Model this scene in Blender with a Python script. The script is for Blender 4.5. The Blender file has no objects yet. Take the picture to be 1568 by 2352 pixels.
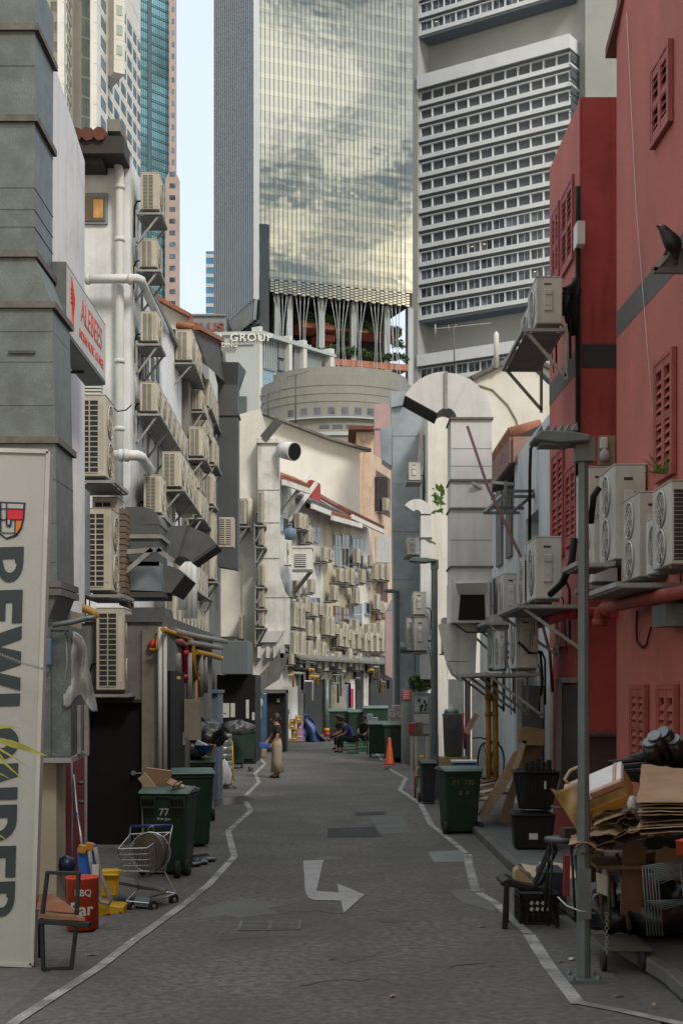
import bpy, bmesh, math, random
from mathutils import Vector, Matrix, Euler
random.seed(7)
R = math.radians
SC = bpy.context.scene
COL = SC.collection
F, CX, HY, EYE = 3267.0, 784.0, 1571.0, 2.36   # focal length, principal column, horizon row, eye height used to survey the photograph
def X(x, Y): return (x-CX)/F*Y
def Z(y, Y): return EYE+(HY-y)/F*Y
def P(x, y, Y): return Vector((X(x, Y), Y, Z(y, Y)))
def G(x, y, z=0.0):
    Y = F*(EYE-z)/(y-HY); return Vector((X(x, Y), Y, z))
def V(*a): return Vector(a)

# ---------------------------------------------------------------- materials
MATS = {}
def rgb(h):
    h = h.lstrip('#'); c = [int(h[i:i+2], 16)/255 for i in (0, 2, 4)]
    return [(v/12.92 if v <= .04045 else ((v+.055)/1.055)**2.4) for v in c]
def mat(name, col, rough=.7, var=.12, scale=2.0, dirt=0.0, dcol=(.05, .045, .04), streak=.0, metal=0.0, bump=0.0, bscale=40, spec=.4, emit=None, trans=0, fine=0.0, lo=.46, hi=.7, rnd=0.0):
    if name in MATS: return MATS[name]
    if isinstance(col, str): col = rgb(col)
    m = bpy.data.materials.new(name); m.use_nodes = True; MATS[name] = m
    N, L = m.node_tree.nodes, m.node_tree.links
    b = N['Principled BSDF']; b.inputs['Roughness'].default_value = rough; b.inputs['Metallic'].default_value = metal
    b.inputs['Specular IOR Level'].default_value = spec
    g = N.new('ShaderNodeNewGeometry')
    def noise(sc, detail=4, vec=None, rough_=.55):
        n = N.new('ShaderNodeTexNoise'); n.inputs['Scale'].default_value = sc; n.inputs['Detail'].default_value = detail
        n.inputs['Roughness'].default_value = rough_
        L.new(vec or g.outputs['Position'], n.inputs['Vector']); return n.outputs['Fac']
    def mixc(f, a, c2):
        x = N.new('ShaderNodeMix'); x.data_type = 'RGBA'
        for s_, v in ((0, f), (6, a), (7, c2)):
            if isinstance(v, bpy.types.NodeSocket): L.new(v, x.inputs[s_])
            elif s_ == 0: x.inputs[0].default_value = v
            else: x.inputs[s_].default_value = (*v[:3], 1)
        return x.outputs[2]
    def ramp(f, a, c2):
        r = N.new('ShaderNodeMapRange'); r.inputs[1].default_value = a; r.inputs[2].default_value = c2
        L.new(f, r.inputs[0]); return r.outputs[0]
    def mul(a, k):
        x = N.new('ShaderNodeMath'); x.operation = 'MULTIPLY'; L.new(a, x.inputs[0]); x.inputs[1].default_value = k; return x.outputs[0]
    c = mixc(ramp(noise(scale, 5), .3, .7), [v*(1-var) for v in col], [min(1, v*(1+var)) for v in col])
    if fine: c = mixc(ramp(noise(scale*22, 3), .35, .65), c, [v*(1-fine) for v in col])
    if streak:
        mp = N.new('ShaderNodeMapping'); mp.inputs['Scale'].default_value = (3.5, 3.5, .22); L.new(g.outputs['Position'], mp.inputs[0])
        c = mixc(mul(ramp(noise(1.6, 5, mp.outputs[0], .65), .5, .78), streak), c, dcol)
    if dirt: c = mixc(mul(ramp(noise(scale*.6+.35, 7, None, .7), lo, hi), dirt), c, dcol)
    if rnd:
        oi = N.new('ShaderNodeObjectInfo'); c = mixc(mul(oi.outputs['Random'], rnd), c, dcol)
    L.new(c, b.inputs['Base Color'])
    if bump:
        bp = N.new('ShaderNodeBump'); bp.inputs['Strength'].default_value = bump; bp.inputs['Distance'].default_value = .01
        L.new(noise(bscale, 4), bp.inputs['Height']); L.new(bp.outputs[0], b.inputs['Normal'])
    if emit: b.inputs['Emission Color'].default_value = (*emit[:3], 1); b.inputs['Emission Strength'].default_value = emit[3]
    if trans: b.inputs['Transmission Weight'].default_value = trans
    return m

# ---------------------------------------------------------------- mesh builder
class M:
    def __init__(s): s.v = []; s.f = []; s.mi = []; s.sm = []
    def add(s, vs, fs, m=0, smooth=False):
        o = len(s.v); s.v += [Vector(p) for p in vs]
        for f in fs: s.f.append([i+o for i in f]); s.mi.append(m); s.sm.append(smooth)
        return s
    def hexa(s, p, m=0):   # p: 4 bottom ccw, 4 top ccw
        return s.add(p, [(3, 2, 1, 0), (4, 5, 6, 7), (0, 1, 5, 4), (1, 2, 6, 5), (2, 3, 7, 6), (3, 0, 4, 7)], m)
    def box(s, x0, x1, y0, y1, z0, z1, m=0):
        x0, x1 = min(x0, x1), max(x0, x1); y0, y1 = min(y0, y1), max(y0, y1); z0, z1 = min(z0, z1), max(z0, z1)
        return s.hexa([(x0, y0, z0), (x1, y0, z0), (x1, y1, z0), (x0, y1, z0), (x0, y0, z1), (x1, y0, z1), (x1, y1, z1), (x0, y1, z1)], m)
    def cbox(s, c, sz, rot=(0, 0, 0), m=0):
        c = Vector(c); e = Euler(rot).to_matrix(); a, b, d = [k/2 for k in sz]
        return s.hexa([c+e@Vector(p) for p in [(-a, -b, -d), (a, -b, -d), (a, b, -d), (-a, b, -d), (-a, -b, d), (a, -b, d), (a, b, d), (-a, b, d)]], m)
    def bar(s, p, q, w, h=None, m=0, up=(0, 0, 1)):
        p, q = Vector(p), Vector(q); h = h or w; d = (q-p).normalized(); u = Vector(up)
        if abs(d.dot(u)) > .97: u = Vector((0, 1, 0))
        a = d.cross(u).normalized(); u = a.cross(d).normalized(); a = a*w/2; u = u*h/2
        return s.hexa([p-a-u, p+a-u, q+a-u, q-a-u, p-a+u, p+a+u, q+a+u, q-a+u], m)
    def prism(s, pts, vec, m=0, smooth=False):
        pts = [Vector(p) for p in pts]; vec = Vector(vec); n = len(pts)
        s.add(pts+[p+vec for p in pts], [tuple(range(n))[::-1], tuple(range(n, 2*n))]+[(i, (i+1) % n, (i+1) % n+n, i+n) for i in range(n)], m)
        if smooth:
            for k in range(n): s.sm[-1-k] = True
        return s
    def tube(s, pts, r, n=8, m=0, caps=True, smooth=True):
        pts = [Vector(p) for p in pts]; k = len(pts); rs = r if isinstance(r, (list, tuple)) else [r]*k
        vs = []; prev = None
        for i, p in enumerate(pts):
            d = (pts[min(i+1, k-1)]-pts[max(i-1, 0)]).normalized()
            u = prev if prev else (Vector((0, 0, 1)) if abs(d.z) < .9 else Vector((0, 1, 0)))
            a = d.cross(u).normalized(); u = a.cross(d).normalized(); prev = u
            for j in range(n):
                t = 2*math.pi*j/n; vs.append(p+(a*math.cos(t)+u*math.sin(t))*rs[i])
        fs = [(i*n+j, i*n+(j+1) % n, (i+1)*n+(j+1) % n, (i+1)*n+j) for i in range(k-1) for j in range(n)]
        s.add(vs, fs, m, smooth)
        if caps: o = len(s.v)-len(vs); s.f += [[o+j for j in range(n)][::-1], [o+(k-1)*n+j for j in range(n)]]; s.mi += [m, m]; s.sm += [False, False]
        return s
    def lathe(s, prof, c=(0, 0, 0), n=16, m=0, smooth=True, sx=1, sy=1):
        c = Vector(c); k = len(prof)
        vs = [c+Vector((r*math.cos(2*math.pi*j/n)*sx, r*math.sin(2*math.pi*j/n)*sy, z)) for r, z in prof for j in range(n)]
        s.add(vs, [(i*n+j, i*n+(j+1) % n, (i+1)*n+(j+1) % n, (i+1)*n+j) for i in range(k-1) for j in range(n)], m, smooth)
        o = len(s.v)-len(vs)
        if prof[0][0] > 1e-4: s.f.append([o+j for j in range(n)][::-1]); s.mi.append(m); s.sm.append(False)
        if prof[-1][0] > 1e-4: s.f.append([o+(k-1)*n+j for j in range(n)]); s.mi.append(m); s.sm.append(False)
        return s
    def sheet(s, fn, nu, nv, m=0, smooth=True, th=0.0):
        g = [[Vector(fn(i/nu, j/nv)) for j in range(nv+1)] for i in range(nu+1)]
        vs = [p for r_ in g for p in r_]; w = nv+1
        fs = [(i*w+j, (i+1)*w+j, (i+1)*w+j+1, i*w+j+1) for i in range(nu) for j in range(nv)]
        return s.add(vs, fs, m, smooth)
    def build(s, name, mats, parent=None, loc=None, bev=0.0, solid=0.0, sub=0, seg=1):
        if not isinstance(mats, (list, tuple)): mats = [mats]
        if loc is None:
            if parent is not None: o = parent_world(parent)
            else:
                xs = [p.x for p in s.v]; ys = [p.y for p in s.v]; o = Vector(((min(xs)+max(xs))/2, (min(ys)+max(ys))/2, min(p.z for p in s.v)))
        else: o = Vector(loc)
        me = bpy.data.meshes.new(name); me.from_pydata([p-o for p in s.v], [], s.f)
        for mm in mats: me.materials.append(mm)
        me.polygons.foreach_set('material_index', s.mi); me.polygons.foreach_set('use_smooth', s.sm)
        if not solid:
            bm = bmesh.new(); bm.from_mesh(me); bmesh.ops.recalc_face_normals(bm, faces=bm.faces); bm.to_mesh(me); bm.free()
        ob = bpy.data.objects.new(name, me); COL.objects.link(ob)
        if parent is not None: ob.parent = parent
        else: ob.location = o
        if bev:
            b = ob.modifiers.new('bevel', 'BEVEL'); b.width = bev; b.segments = seg; b.limit_method = 'ANGLE'
        if solid:
            b = ob.modifiers.new('thickness', 'SOLIDIFY'); b.thickness = solid
        if sub:
            b = ob.modifiers.new('sub', 'SUBSURF'); b.levels = sub; b.render_levels = sub
        return ob
def parent_world(o):
    p = Vector((0, 0, 0))
    while o is not None: p = p+o.location; o = o.parent
    return p
def tag(o, label=None, cat=None, group=None, kind=None):
    if label: o['label'] = label
    if cat: o['category'] = cat
    if group: o['group'] = group
    if kind: o['kind'] = kind
    return o
def T(name, label, cat, loc=(0, 0, 0), group=None):
    o = bpy.data.objects.new(name, None); COL.objects.link(o); o.location = loc; o.empty_display_size = .2
    return tag(o, label, cat, group)
def copy_tree(o, loc=None, rz=None, scale=None, label=None, group=None, parent=None, rot=None):
    c = o.copy(); COL.objects.link(c)
    if parent is not None: c.parent = parent
    if loc is not None: c.location = loc
    if rz is not None: c.rotation_euler = (0, 0, rz)
    if rot is not None: c.rotation_euler = rot
    if scale is not None: c.scale = scale
    if label: c['label'] = label
    if group: c['group'] = group
    for ch in list(o.children): copy_tree(ch, parent=c)
    return c
USED = set()
class Proto:
    def __init__(s, root): s.r = root; s.used = False
    def put(s, loc, rz=0, scale=(1, 1, 1), label=None, group=None, rot=None):
        if not s.used:
            s.used = True; o = s.r; o.location = loc; o.rotation_euler = rot or (0, 0, rz); o.scale = scale
            if label: o['label'] = label
            if group: o['group'] = group
            return o
        return copy_tree(s.r, loc, None if rot else rz, scale, label, group, rot=rot)
class Fc:   # a vertical facade plane through plan points A and B; o = metres out towards the camera
    def __init__(s, A, B):
        s.A = Vector((A[0], A[1], 0)); B = Vector((B[0], B[1], 0)); s.d = (B-s.A).normalized(); s.len = (B-s.A).length
        n = Vector((s.d.y, -s.d.x, 0)); s.n = n if n.dot(-s.A) > 0 else -n
    def pt(s, u, z, o=0.0): return s.A+s.d*u+s.n*o+Vector((0, 0, z))
    def u(s, x, o=0.0):
        k = (x-CX)/F; A = s.A+s.n*o; return (k*A.y-A.x)/(s.d.x-k*s.d.y)
    def px(s, x, y, o=0.0):
        u = s.u(x, o); Y = (s.A+s.n*o+s.d*u).y; return u, Z(y, Y)
    def box(s, m, u0, u1, z0, z1, o0, o1, k=0):
        p = lambda u, z, o: s.pt(u, z, o)
        return m.hexa([p(u0, z0, o1), p(u1, z0, o1), p(u1, z0, o0), p(u0, z0, o0), p(u0, z1, o1), p(u1, z1, o1), p(u1, z1, o0), p(u0, z1, o0)], k)
    def rect(s, m, x0, y0, x1, y1, o0, o1, k=0, at=.5):   # box from a pixel rectangle measured on the plane
        u0, u1 = s.u(x0, o1), s.u(x1, o1); Y = (s.A+s.n*o1+s.d*(u0+(u1-u0)*at)).y
        return s.box(m, u0, u1, Z(y1, Y), Z(y0, Y), o0, o1, k)
    @property
    def ang(s): return math.atan2(s.d.y, s.d.x)
def wall_open(m, f, u0, u1, z0, z1, holes, o0, o1, k=0):
    """wall slab on facade f with rectangular openings (ua,ub,za,zb)"""
    us = sorted({u0, u1}|{h[0] for h in holes}|{h[1] for h in holes}); zs = sorted({z0, z1}|{h[2] for h in holes}|{h[3] for h in holes})
    us = [a for a in us if u0 <= a <= u1]; zs = [a for a in zs if z0 <= a <= z1]
    for i in range(len(us)-1):
        j = 0
        while j < len(zs)-1:
            def hole(j): 
                cu, cz = (us[i]+us[i+1])/2, (zs[j]+zs[j+1])/2
                return any(h[0] < cu < h[1] and h[2] < cz < h[3] for h in holes)
            if hole(j): j += 1; continue
            e = j
            while e+1 < len(zs)-1 and not hole(e+1): e += 1
            f.box(m, us[i], us[i+1], zs[j], zs[e+1], o0, o1, k); j = e+1
def text_mesh(txt, size, ext=.004, offset=0.0, spacing=1.0):
    c = bpy.data.curves.new('lettering', 'FONT'); c.body = txt; c.size = size; c.extrude = ext; c.offset = offset; c.space_character = spacing
    c.align_x = 'CENTER'; c.align_y = 'CENTER'
    ob = bpy.data.objects.new('lettering', c); COL.objects.link(ob)
    bpy.context.view_layer.update()
    me = bpy.data.meshes.new_from_object(ob.evaluated_get(bpy.context.evaluated_depsgraph_get()))
    bpy.data.objects.remove(ob); bpy.data.curves.remove(c); return me
def lettering(txt, size, mtx, ma, parent, name='lettering', ext=.004, offset=0.0, spacing=1.0, sx=1.0):
    me = text_mesh(txt, size, ext, offset, spacing); me.materials.clear(); me.materials.append(ma)
    me.transform(Matrix.Translation(-parent_world(parent))@mtx@Matrix.Diagonal((sx, 1, 1, 1)))
    o = bpy.data.objects.new(name, me); COL.objects.link(o); o.parent = parent; return o
def frame_mtx(origin, right, up):
    r = Vector(right).normalized(); u = Vector(up).normalized(); n = r.cross(u)
    return Matrix((( r.x, u.x, n.x, origin[0]), (r.y, u.y, n.y, origin[1]), (r.z, u.z, n.z, origin[2]), (0, 0, 0, 1)))

# ---------------------------------------------------------------- camera, world, sun
cam = bpy.data.cameras.new('camera'); co = bpy.data.objects.new('camera', cam); COL.objects.link(co); SC.camera = co
co.location = (0, 0, EYE); co.rotation_euler = (R(90), 0, 0)
cam.sensor_fit = 'VERTICAL'; cam.sensor_height = 36; cam.lens = F/2352*36
cam.shift_y = (HY-1176)/2352; cam.clip_end = 3000; cam.clip_start = .5
SUN_AZ, SUN_EL = (0.50, -0.86), 42.0
w = bpy.data.worlds.new('World'); SC.world = w; w.use_nodes = True
N, L = w.node_tree.nodes, w.node_tree.links; N.clear()
sky = N.new('ShaderNodeTexSky'); sky.sky_type = 'NISHITA'; sky.sun_disc = False; sky.sun_elevation = R(SUN_EL)
sky.sun_rotation = math.atan2(SUN_AZ[0], SUN_AZ[1]); sky.air_density = 1.2; sky.dust_density = 2.5; sky.ozone_density = 1.0
def wn(t, **k):
    n = N.new(t)
    for a, b in k.items(): setattr(n, a, b)
    return n
def wmath(op, a, b=None, clamp=False):
    n = wn('ShaderNodeMath', operation=op, use_clamp=clamp)
    for i, v in enumerate((a, b)):
        if v is None: continue
        if isinstance(v, (int, float)): n.inputs[i].default_value = v
        else: L.new(v, n.inputs[i])
    return n.outputs[0]
def wmix(f, a, b):
    n = wn('ShaderNodeMix', data_type='RGBA')
    for i, v in ((0, f), (6, a), (7, b)):
        if isinstance(v, tuple): n.inputs[i].default_value = (*v, 1)
        elif isinstance(v, (int, float)): n.inputs[i].default_value = v
        else: L.new(v, n.inputs[i])
    return n.outputs[2]
def wrange(f, a, b, c=0.0, d=1.0):
    n = wn('ShaderNodeMapRange'); L.new(f, n.inputs[0])
    for i, v in enumerate((a, b, c, d)): n.inputs[i+1].default_value = v
    return n.outputs[0]
tc = wn('ShaderNodeTexCoord'); mp = wn('ShaderNodeMapping'); mp.inputs['Scale'].default_value = (4.4, 4.4, 11.0); mp.inputs['Location'].default_value = (2.6, 0.4, 1.95)
L.new(tc.outputs['Generated'], mp.inputs[0])
n1 = wn('ShaderNodeTexNoise'); n1.inputs['Scale'].default_value = 1.0; n1.inputs['Detail'].default_value = 8; n1.inputs['Roughness'].default_value = .55; n1.inputs['Distortion'].default_value = .5
L.new(mp.outputs[0], n1.inputs['Vector'])
sx = wn('ShaderNodeSeparateXYZ'); L.new(tc.outputs['Generated'], sx.inputs[0])
cap = wrange(sx.outputs['Z'], .55, .85, 1.0, 0.0)                 # overhead the cloud thins to bright haze
back = wmath('MULTIPLY', wrange(sx.outputs['Y'], .25, -.35), cap)                       # clouds bank up in the evening half of the sky
low = wrange(sx.outputs['Z'], .36, .23)                         # and glow warmer towards the horizon
veil = wmix(.88, sky.outputs[0], (3.45, 3.85, 4.3)); veil = wmix(wrange(sx.outputs['Z'], .5, .9), veil, (6.2, 6.6, 7.0))               # thin high cloud over the blue
grey = (.85, 1.0, 1.08)
lit = wmix(low, (3.6, 3.45, 3.05), (8.2, 6.9, 4.7))
cl = wmix(wrange(n1.outputs['Fac'], .42, .56), grey, lit)
colr = wmix(back, veil, cl)
bg = wn('ShaderNodeBackground'); bg.inputs['Strength'].default_value = .115; L.new(colr, bg.inputs['Color'])
out = wn('ShaderNodeOutputWorld'); L.new(bg.outputs[0], out.inputs[0])
sl = bpy.data.lights.new('sun', 'SUN'); sl.energy = 1.25; sl.angle = R(14); sl.color = (1, .92, .80)
so = bpy.data.objects.new('sun', sl); COL.objects.link(so); so.location = (20, -30, 60)
h = math.cos(R(SUN_EL)); sd = Vector((SUN_AZ[0]*h, SUN_AZ[1]*h, math.sin(R(SUN_EL))))
so.rotation_euler = sd.to_track_quat('Z', 'Y').to_euler()
SC.view_settings.view_transform = 'Standard'; SC.view_settings.look = 'None'; SC.view_settings.gamma = 1; SC.view_settings.exposure = 1.12
try: SC.cycles.max_bounces = 6; SC.cycles.diffuse_bounces = 4
except Exception: pass
# ================================================================ GROUND
m_asph = mat('asphalt', (.138, .131, .120), .9, .25, .6, dirt=.7, dcol=(.078, .076, .073), bump=.35, bscale=110, spec=.2, fine=.38)
m_asph2 = mat('asphalt_patch', (.055, .055, .055), .9, .12, 2.0, dirt=.3, bump=.3, bscale=80, spec=.2, fine=.3)
m_asph3 = mat('asphalt_pale_patch', (.15, .15, .14), .88, .15, 2.0, dirt=.3, dcol=(.08, .08, .08), bump=.3, bscale=80, spec=.2, fine=.3)
m_conc = mat('apron_concrete', (.135, .13, .12), .88, .2, .9, dirt=.6, dcol=(.05, .048, .045), bump=.25, spec=.25, fine=.25)
m_pave = mat('pavement_slab', (.12, .125, .12), .8, .18, 1.4, dirt=.6, dcol=(.05, .05, .048), bump=.2, spec=.3, fine=.2)
m_kerb = mat('kerb_stone', (.13, .13, .12), .85, .2, 2, dirt=.6, fine=.2)
m_line = mat('road_paint', (.40, .40, .37), .85, .15, 3, dirt=.9, dcol=(.13, .13, .12), fine=.4, lo=.42, hi=.6)
m_dark = mat('dark_iron', (.06, .06, .06), .6, .2, 5, dirt=.4)
m_stain = mat('wet_stain', (.03, .03, .028), .25, .2, 4, spec=.5)
tag(M().add([(-900, -60, -.02), (900, -60, -.02), (900, 1500, -.02), (-900, 1500, -.02)], [(0, 1, 2, 3)]).build('ground', m_conc, loc=(0, 0, 0)), kind='structure')
tag(M().add([(-2.7, -8, 0), (2.25, -8, 0), (2.2, 22, 0), (2.0, 60, 0), (6.5, 90, 0), (0.5, 90, 0), (-3.4, 62, 0), (-2.95, 45, 0), (-2.55, 21.5, 0), (-2.3, 17, 0)], [tuple(range(10))]).build('road', m_asph, loc=(0, 0, 0)), kind='structure')
def flat(name, pts, ma, z, kind='structure'):
    m = M(); w = [G(a, b) for a, b in pts]; m.add([(p.x, p.y, z) for p in w], [tuple(range(len(w)))])
    return tag(m.build(name, ma, loc=(0, 0, 0)), kind=kind)
flat('road_patch', [(752, 1903), (860, 1899), (875, 1922), (752, 1924)], m_asph2, .004)
flat('road_patch', [(812, 1866), (886, 1864), (884, 1872), (816, 1874)], m_asph2, .004)
flat('road_patch', [(850, 1876), (925, 1874), (940, 1912), (880, 1917)], m_asph3, .004)
flat('road_patch', [(982, 1957), (1066, 1953), (1072, 1980), (996, 1981)], mat('pale_cement_patch', (.19, .21, .2), .85, .15, 3, dirt=.5, fine=.2), .004)
flat('road_patch', [(1030, 2045), (1110, 2040), (1140, 2095), (1060, 2075)], m_asph3, .004)
# painted zigzag lines
def stripe(pts, wd, name='road_marking'):
    wd *= .82
    m = M(); w = [G(a, b) for a, b in pts]
    for i in range(len(w)-1):
        p, q = w[i], w[i+1]; d = (q-p).normalized(); n = Vector((-d.y, d.x, 0))*wd/2; z = Vector((0, 0, .008+.0006*(i % 2)))
        m.add([p-n+z, q-n+z, q+n+z, p+n+z], [(0, 1, 2, 3)])
    return tag(m.build(name, m_line, loc=(0, 0, 0)), kind='structure')
stripe([(600, 1745), (609, 1755), (586, 1777), (595, 1797), (564, 1828)], .11)
stripe([(565, 1842), (576, 1863), (524, 1910), (538, 1969), (480, 2033), (421, 2080), (300, 2167), (227, 2224), (40, 2345), (-60, 2420)], .115)
stripe([(864, 1731), (879, 1748)], .13)
stripe([(880, 1760), (932, 1788), (918, 1815), (966, 1848), (990, 1896)], .12)
stripe([(990, 1896), (1031, 1928), (1070, 1960)], .11)
stripe([(1074, 1963), (1076, 1988), (1092, 2048)], .13)
stripe([(1098, 2052), (1133, 2072), (1212, 2146)], .115)
stripe([(1214, 2148), (1262, 2224), (1328, 2308)], .14)
stripe([(1336, 2306), (1420, 2322), (1600, 2362)], .12)
m_arrow = mat('arrow_paint', (.34, .34, .32), .8, .12, 3, dirt=.6, dcol=(.16, .16, .15), fine=.25)
m = M(); w_ = [G(a, b) for a, b in [(696, 1978), (743, 1976), (726, 2048), (779, 2051), (784, 2070), (722, 2069), (707, 2063), (701, 2048)]]
m.add([(p.x, p.y, .008) for p in w_], [tuple(range(8))]); w_ = [G(a, b) for a, b in [(774, 2031), (837, 2056), (789, 2099)]]
m.add([(p.x, p.y, .0085) for p in w_], [(0, 1, 2)])
tag(m.build('road_arrow', m_arrow, loc=(0, 0, 0)), kind='structure')
for pts in [[(770, 1887), (890, 1884), (940, 1882)], [(640, 2100), (720, 2092), (798, 2102), (868, 2098)], [(1060, 2060), (1140, 2085), (1200, 2078)], [(500, 2160), (640, 2151), (750, 2158)], [(560, 1990), (640, 1984), (700, 1990)], [(1180, 2230), (1110, 2215), (1010, 2222)], [(690, 2262), (820, 2250), (960, 2264)], [(905, 1905), (912, 1960), (960, 1990)]]:
    m = M(); w_ = [G(a, b) for a, b in pts]; ext = []
    for i in range(len(w_)-1):
        for k in range(5): ext.append(w_[i].lerp(w_[i+1], k/5)+Vector((random.uniform(-.05, .05), random.uniform(-.09, .09), 0)))
    for i in range(len(ext)-1):
        p, q = ext[i], ext[i+1]; n = Vector((0, random.uniform(.004, .010), 0)); z = Vector((0, 0, .0035)); m.add([p-n+z, q-n+z, q+n+z, p+n+z], [(0, 1, 2, 3)])
    tag(m.build('road_crack', mat('crack_tar', (.03, .03, .03), .8), loc=(0, 0, 0)), kind='structure')
for i, pts in enumerate([[(490, 1835), (560, 1828), (582, 1836), (560, 1846), (500, 1852), (492, 1858)], [(440, 1965), (476, 1960), (486, 1968), (430, 1978)], [(505, 1808), (540, 1806), (545, 1812), (508, 1814)]]):
    tag(flat('stain', pts, m_stain, .0045), kind='stuff')
rs = random.Random(21)
for i in range(16):
    c = V(rs.uniform(-2.2, 1.9), rs.uniform(10.5, 34), .0022+.00007*i); r_ = rs.uniform(.08, .5); n = 14; m = M()
    m.add([c+V(math.cos(2*math.pi*k/n)*r_*rs.uniform(.6, 1.25), math.sin(2*math.pi*k/n)*r_*rs.uniform(.8, 1.9), 0) for k in range(n)], [tuple(range(n))]); tag(m.build('stain', mat('oily_asphalt', (.11, .105, .095), .8, .3, 3, dirt=.5, bump=.5, bscale=90, fine=.5) if i % 3 else m_asph3), kind='stuff')
# drain cover with raised tread
T_ = T('manhole_cover', 'rectangular iron drain cover let into the asphalt below the arrow', 'manhole cover', G(620, 2128))
m = M(); c = [G(551, 2117), G(694, 2115), G(690, 2137), G(545, 2139)]
m.hexa([(p.x, p.y, .0) for p in (c[3], c[2], c[1], c[0])]+[(p.x, p.y, .012) for p in (c[3], c[2], c[1], c[0])]); m.build('frame', mat('cover_iron', (.13, .13, .12), .7, .2, 6, dirt=.5, fine=.3), T_)
for k in range(2):
    m = M(); a0, a1 = (.03, .49) if k == 0 else (.51, .97)
    q = lambda u, v: (c[3].lerp(c[2], u)).lerp(c[0].lerp(c[1], u), v)
    m.hexa([q(a0, .08)+V(0, 0, .012), q(a1, .08)+V(0, 0, .012), q(a1, .92)+V(0, 0, .012), q(a0, .92)+V(0, 0, .012), q(a0, .08)+V(0, 0, .018), q(a1, .08)+V(0, 0, .018), q(a1, .92)+V(0, 0, .018), q(a0, .92)+V(0, 0, .018)])
    for j in range(6): m.bar(q(a0+.02, .15+j*.14)+V(0, 0, .02), q(a1-.02, .15+j*.14)+V(0, 0, .02), .01, .006)
    m.build('cover_plate', MATS['cover_iron'], T_)
# right-hand pavement and kerb
m = M(); kb = [(2.66, -6), (2.66, 11.2), (2.5, 12.85), (2.42, 15.3), (2.25, 18.2), (2.2, 22.4), (2.15, 34), (2.0, 60)]
m.prism([(x, y, 0) for x, y in kb]+[(6, 60, 0), (6, -6, 0)], (0, 0, .115)); tag(m.build('pavement', m_pave, loc=(0, 0, 0)), kind='structure')
m = M()
for i in range(len(kb)-1):
    p, q = V(*kb[i], 0), V(*kb[i+1], 0); n = max(1, int((q-p).length/1.0))
    for j in range(n):
        a, b = p.lerp(q, j/n), p.lerp(q, (j+1)/n-.010/(q-p).length); d = (b-a).normalized(); s = Vector((d.y, -d.x, 0))*-.13
        m.hexa([a+s, a, b, b+s, a+s+V(0, 0, .12), a+V(0, 0, .12), b+V(0, 0, .12), b+s+V(0, 0, .12)])
tag(m.build('kerb', m_kerb, loc=(0, 0, 0), bev=.012), kind='structure')

# ================================================================ TOWERS
m_glassd = mat('tower_window_glass', (.095, .115, .15), .2, .85, .35, spec=.4)
m_t5 = mat('tower_white_panel', (.62, .66, .72), .6, .06, .2, streak=.2, dcol=(.3, .3, .3))
m_t5c = mat('tower_concrete', (.33, .35, .355), .85, .1, .1, streak=.45, dcol=(.42, .43, .43))
m_t5d = mat('tower_dark_joint', (.09, .105, .13), .7)
m_lampwin = mat('office_lamp', (1, .7, .35), .5, emit=(1, .7, .4, .7))
def glow_window(o_name, fc, u0, u1, z0, z1, depth, parent, pane_m, frame_m, cache={}, fr=.12, lamp=0):
    w_, h_ = round(u1-u0, 2), round(z1-z0, 2); key = (o_name, w_, h_, depth, pane_m.name, lamp)
    if key not in cache:
        m = M(); m.box(0, w_, -depth-.05, -depth, 0, h_, 0)
        for a, b, c, d in ((0, fr, 0, h_), (w_-fr, w_, 0, h_), (fr, w_-fr, 0, fr), (fr, w_-fr, h_-fr, h_)): m.box(a, b, -depth, 0, c, d, 1)
        m.box(w_*.5-.04, w_*.5+.04, -depth, -depth+.06, fr, h_-fr, 1)
        if lamp: m.box(w_*.25, w_*.5, -depth, -depth+.03, h_*.62, h_*.69, 2); 
        if lamp > 1: m.box(w_*.7, w_*.88, -depth, -depth+.03, h_*.5, h_*.56, 2)
        me_o = m.build(o_name, [pane_m, frame_m, m_lampwin], loc=(0, 0, 0)); cache[key] = me_o.data; bpy.data.objects.remove(me_o)
    o = bpy.data.objects.new(o_name, cache[key]); COL.objects.link(o); o.parent = parent
    # local x along the facade, local +y outwards
    p = fc.pt(u0, z0, depth)-parent_world(parent); flip = fc.n.dot(Vector((-math.sin(fc.ang), math.cos(fc.ang), 0))) < 0
    if flip: p = fc.pt(u1, z0, depth)-parent_world(parent); o.rotation_euler = (0, 0, fc.ang+math.pi)
    else: o.rotation_euler = (0, 0, fc.ang)
    o.location = p; return o

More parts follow.
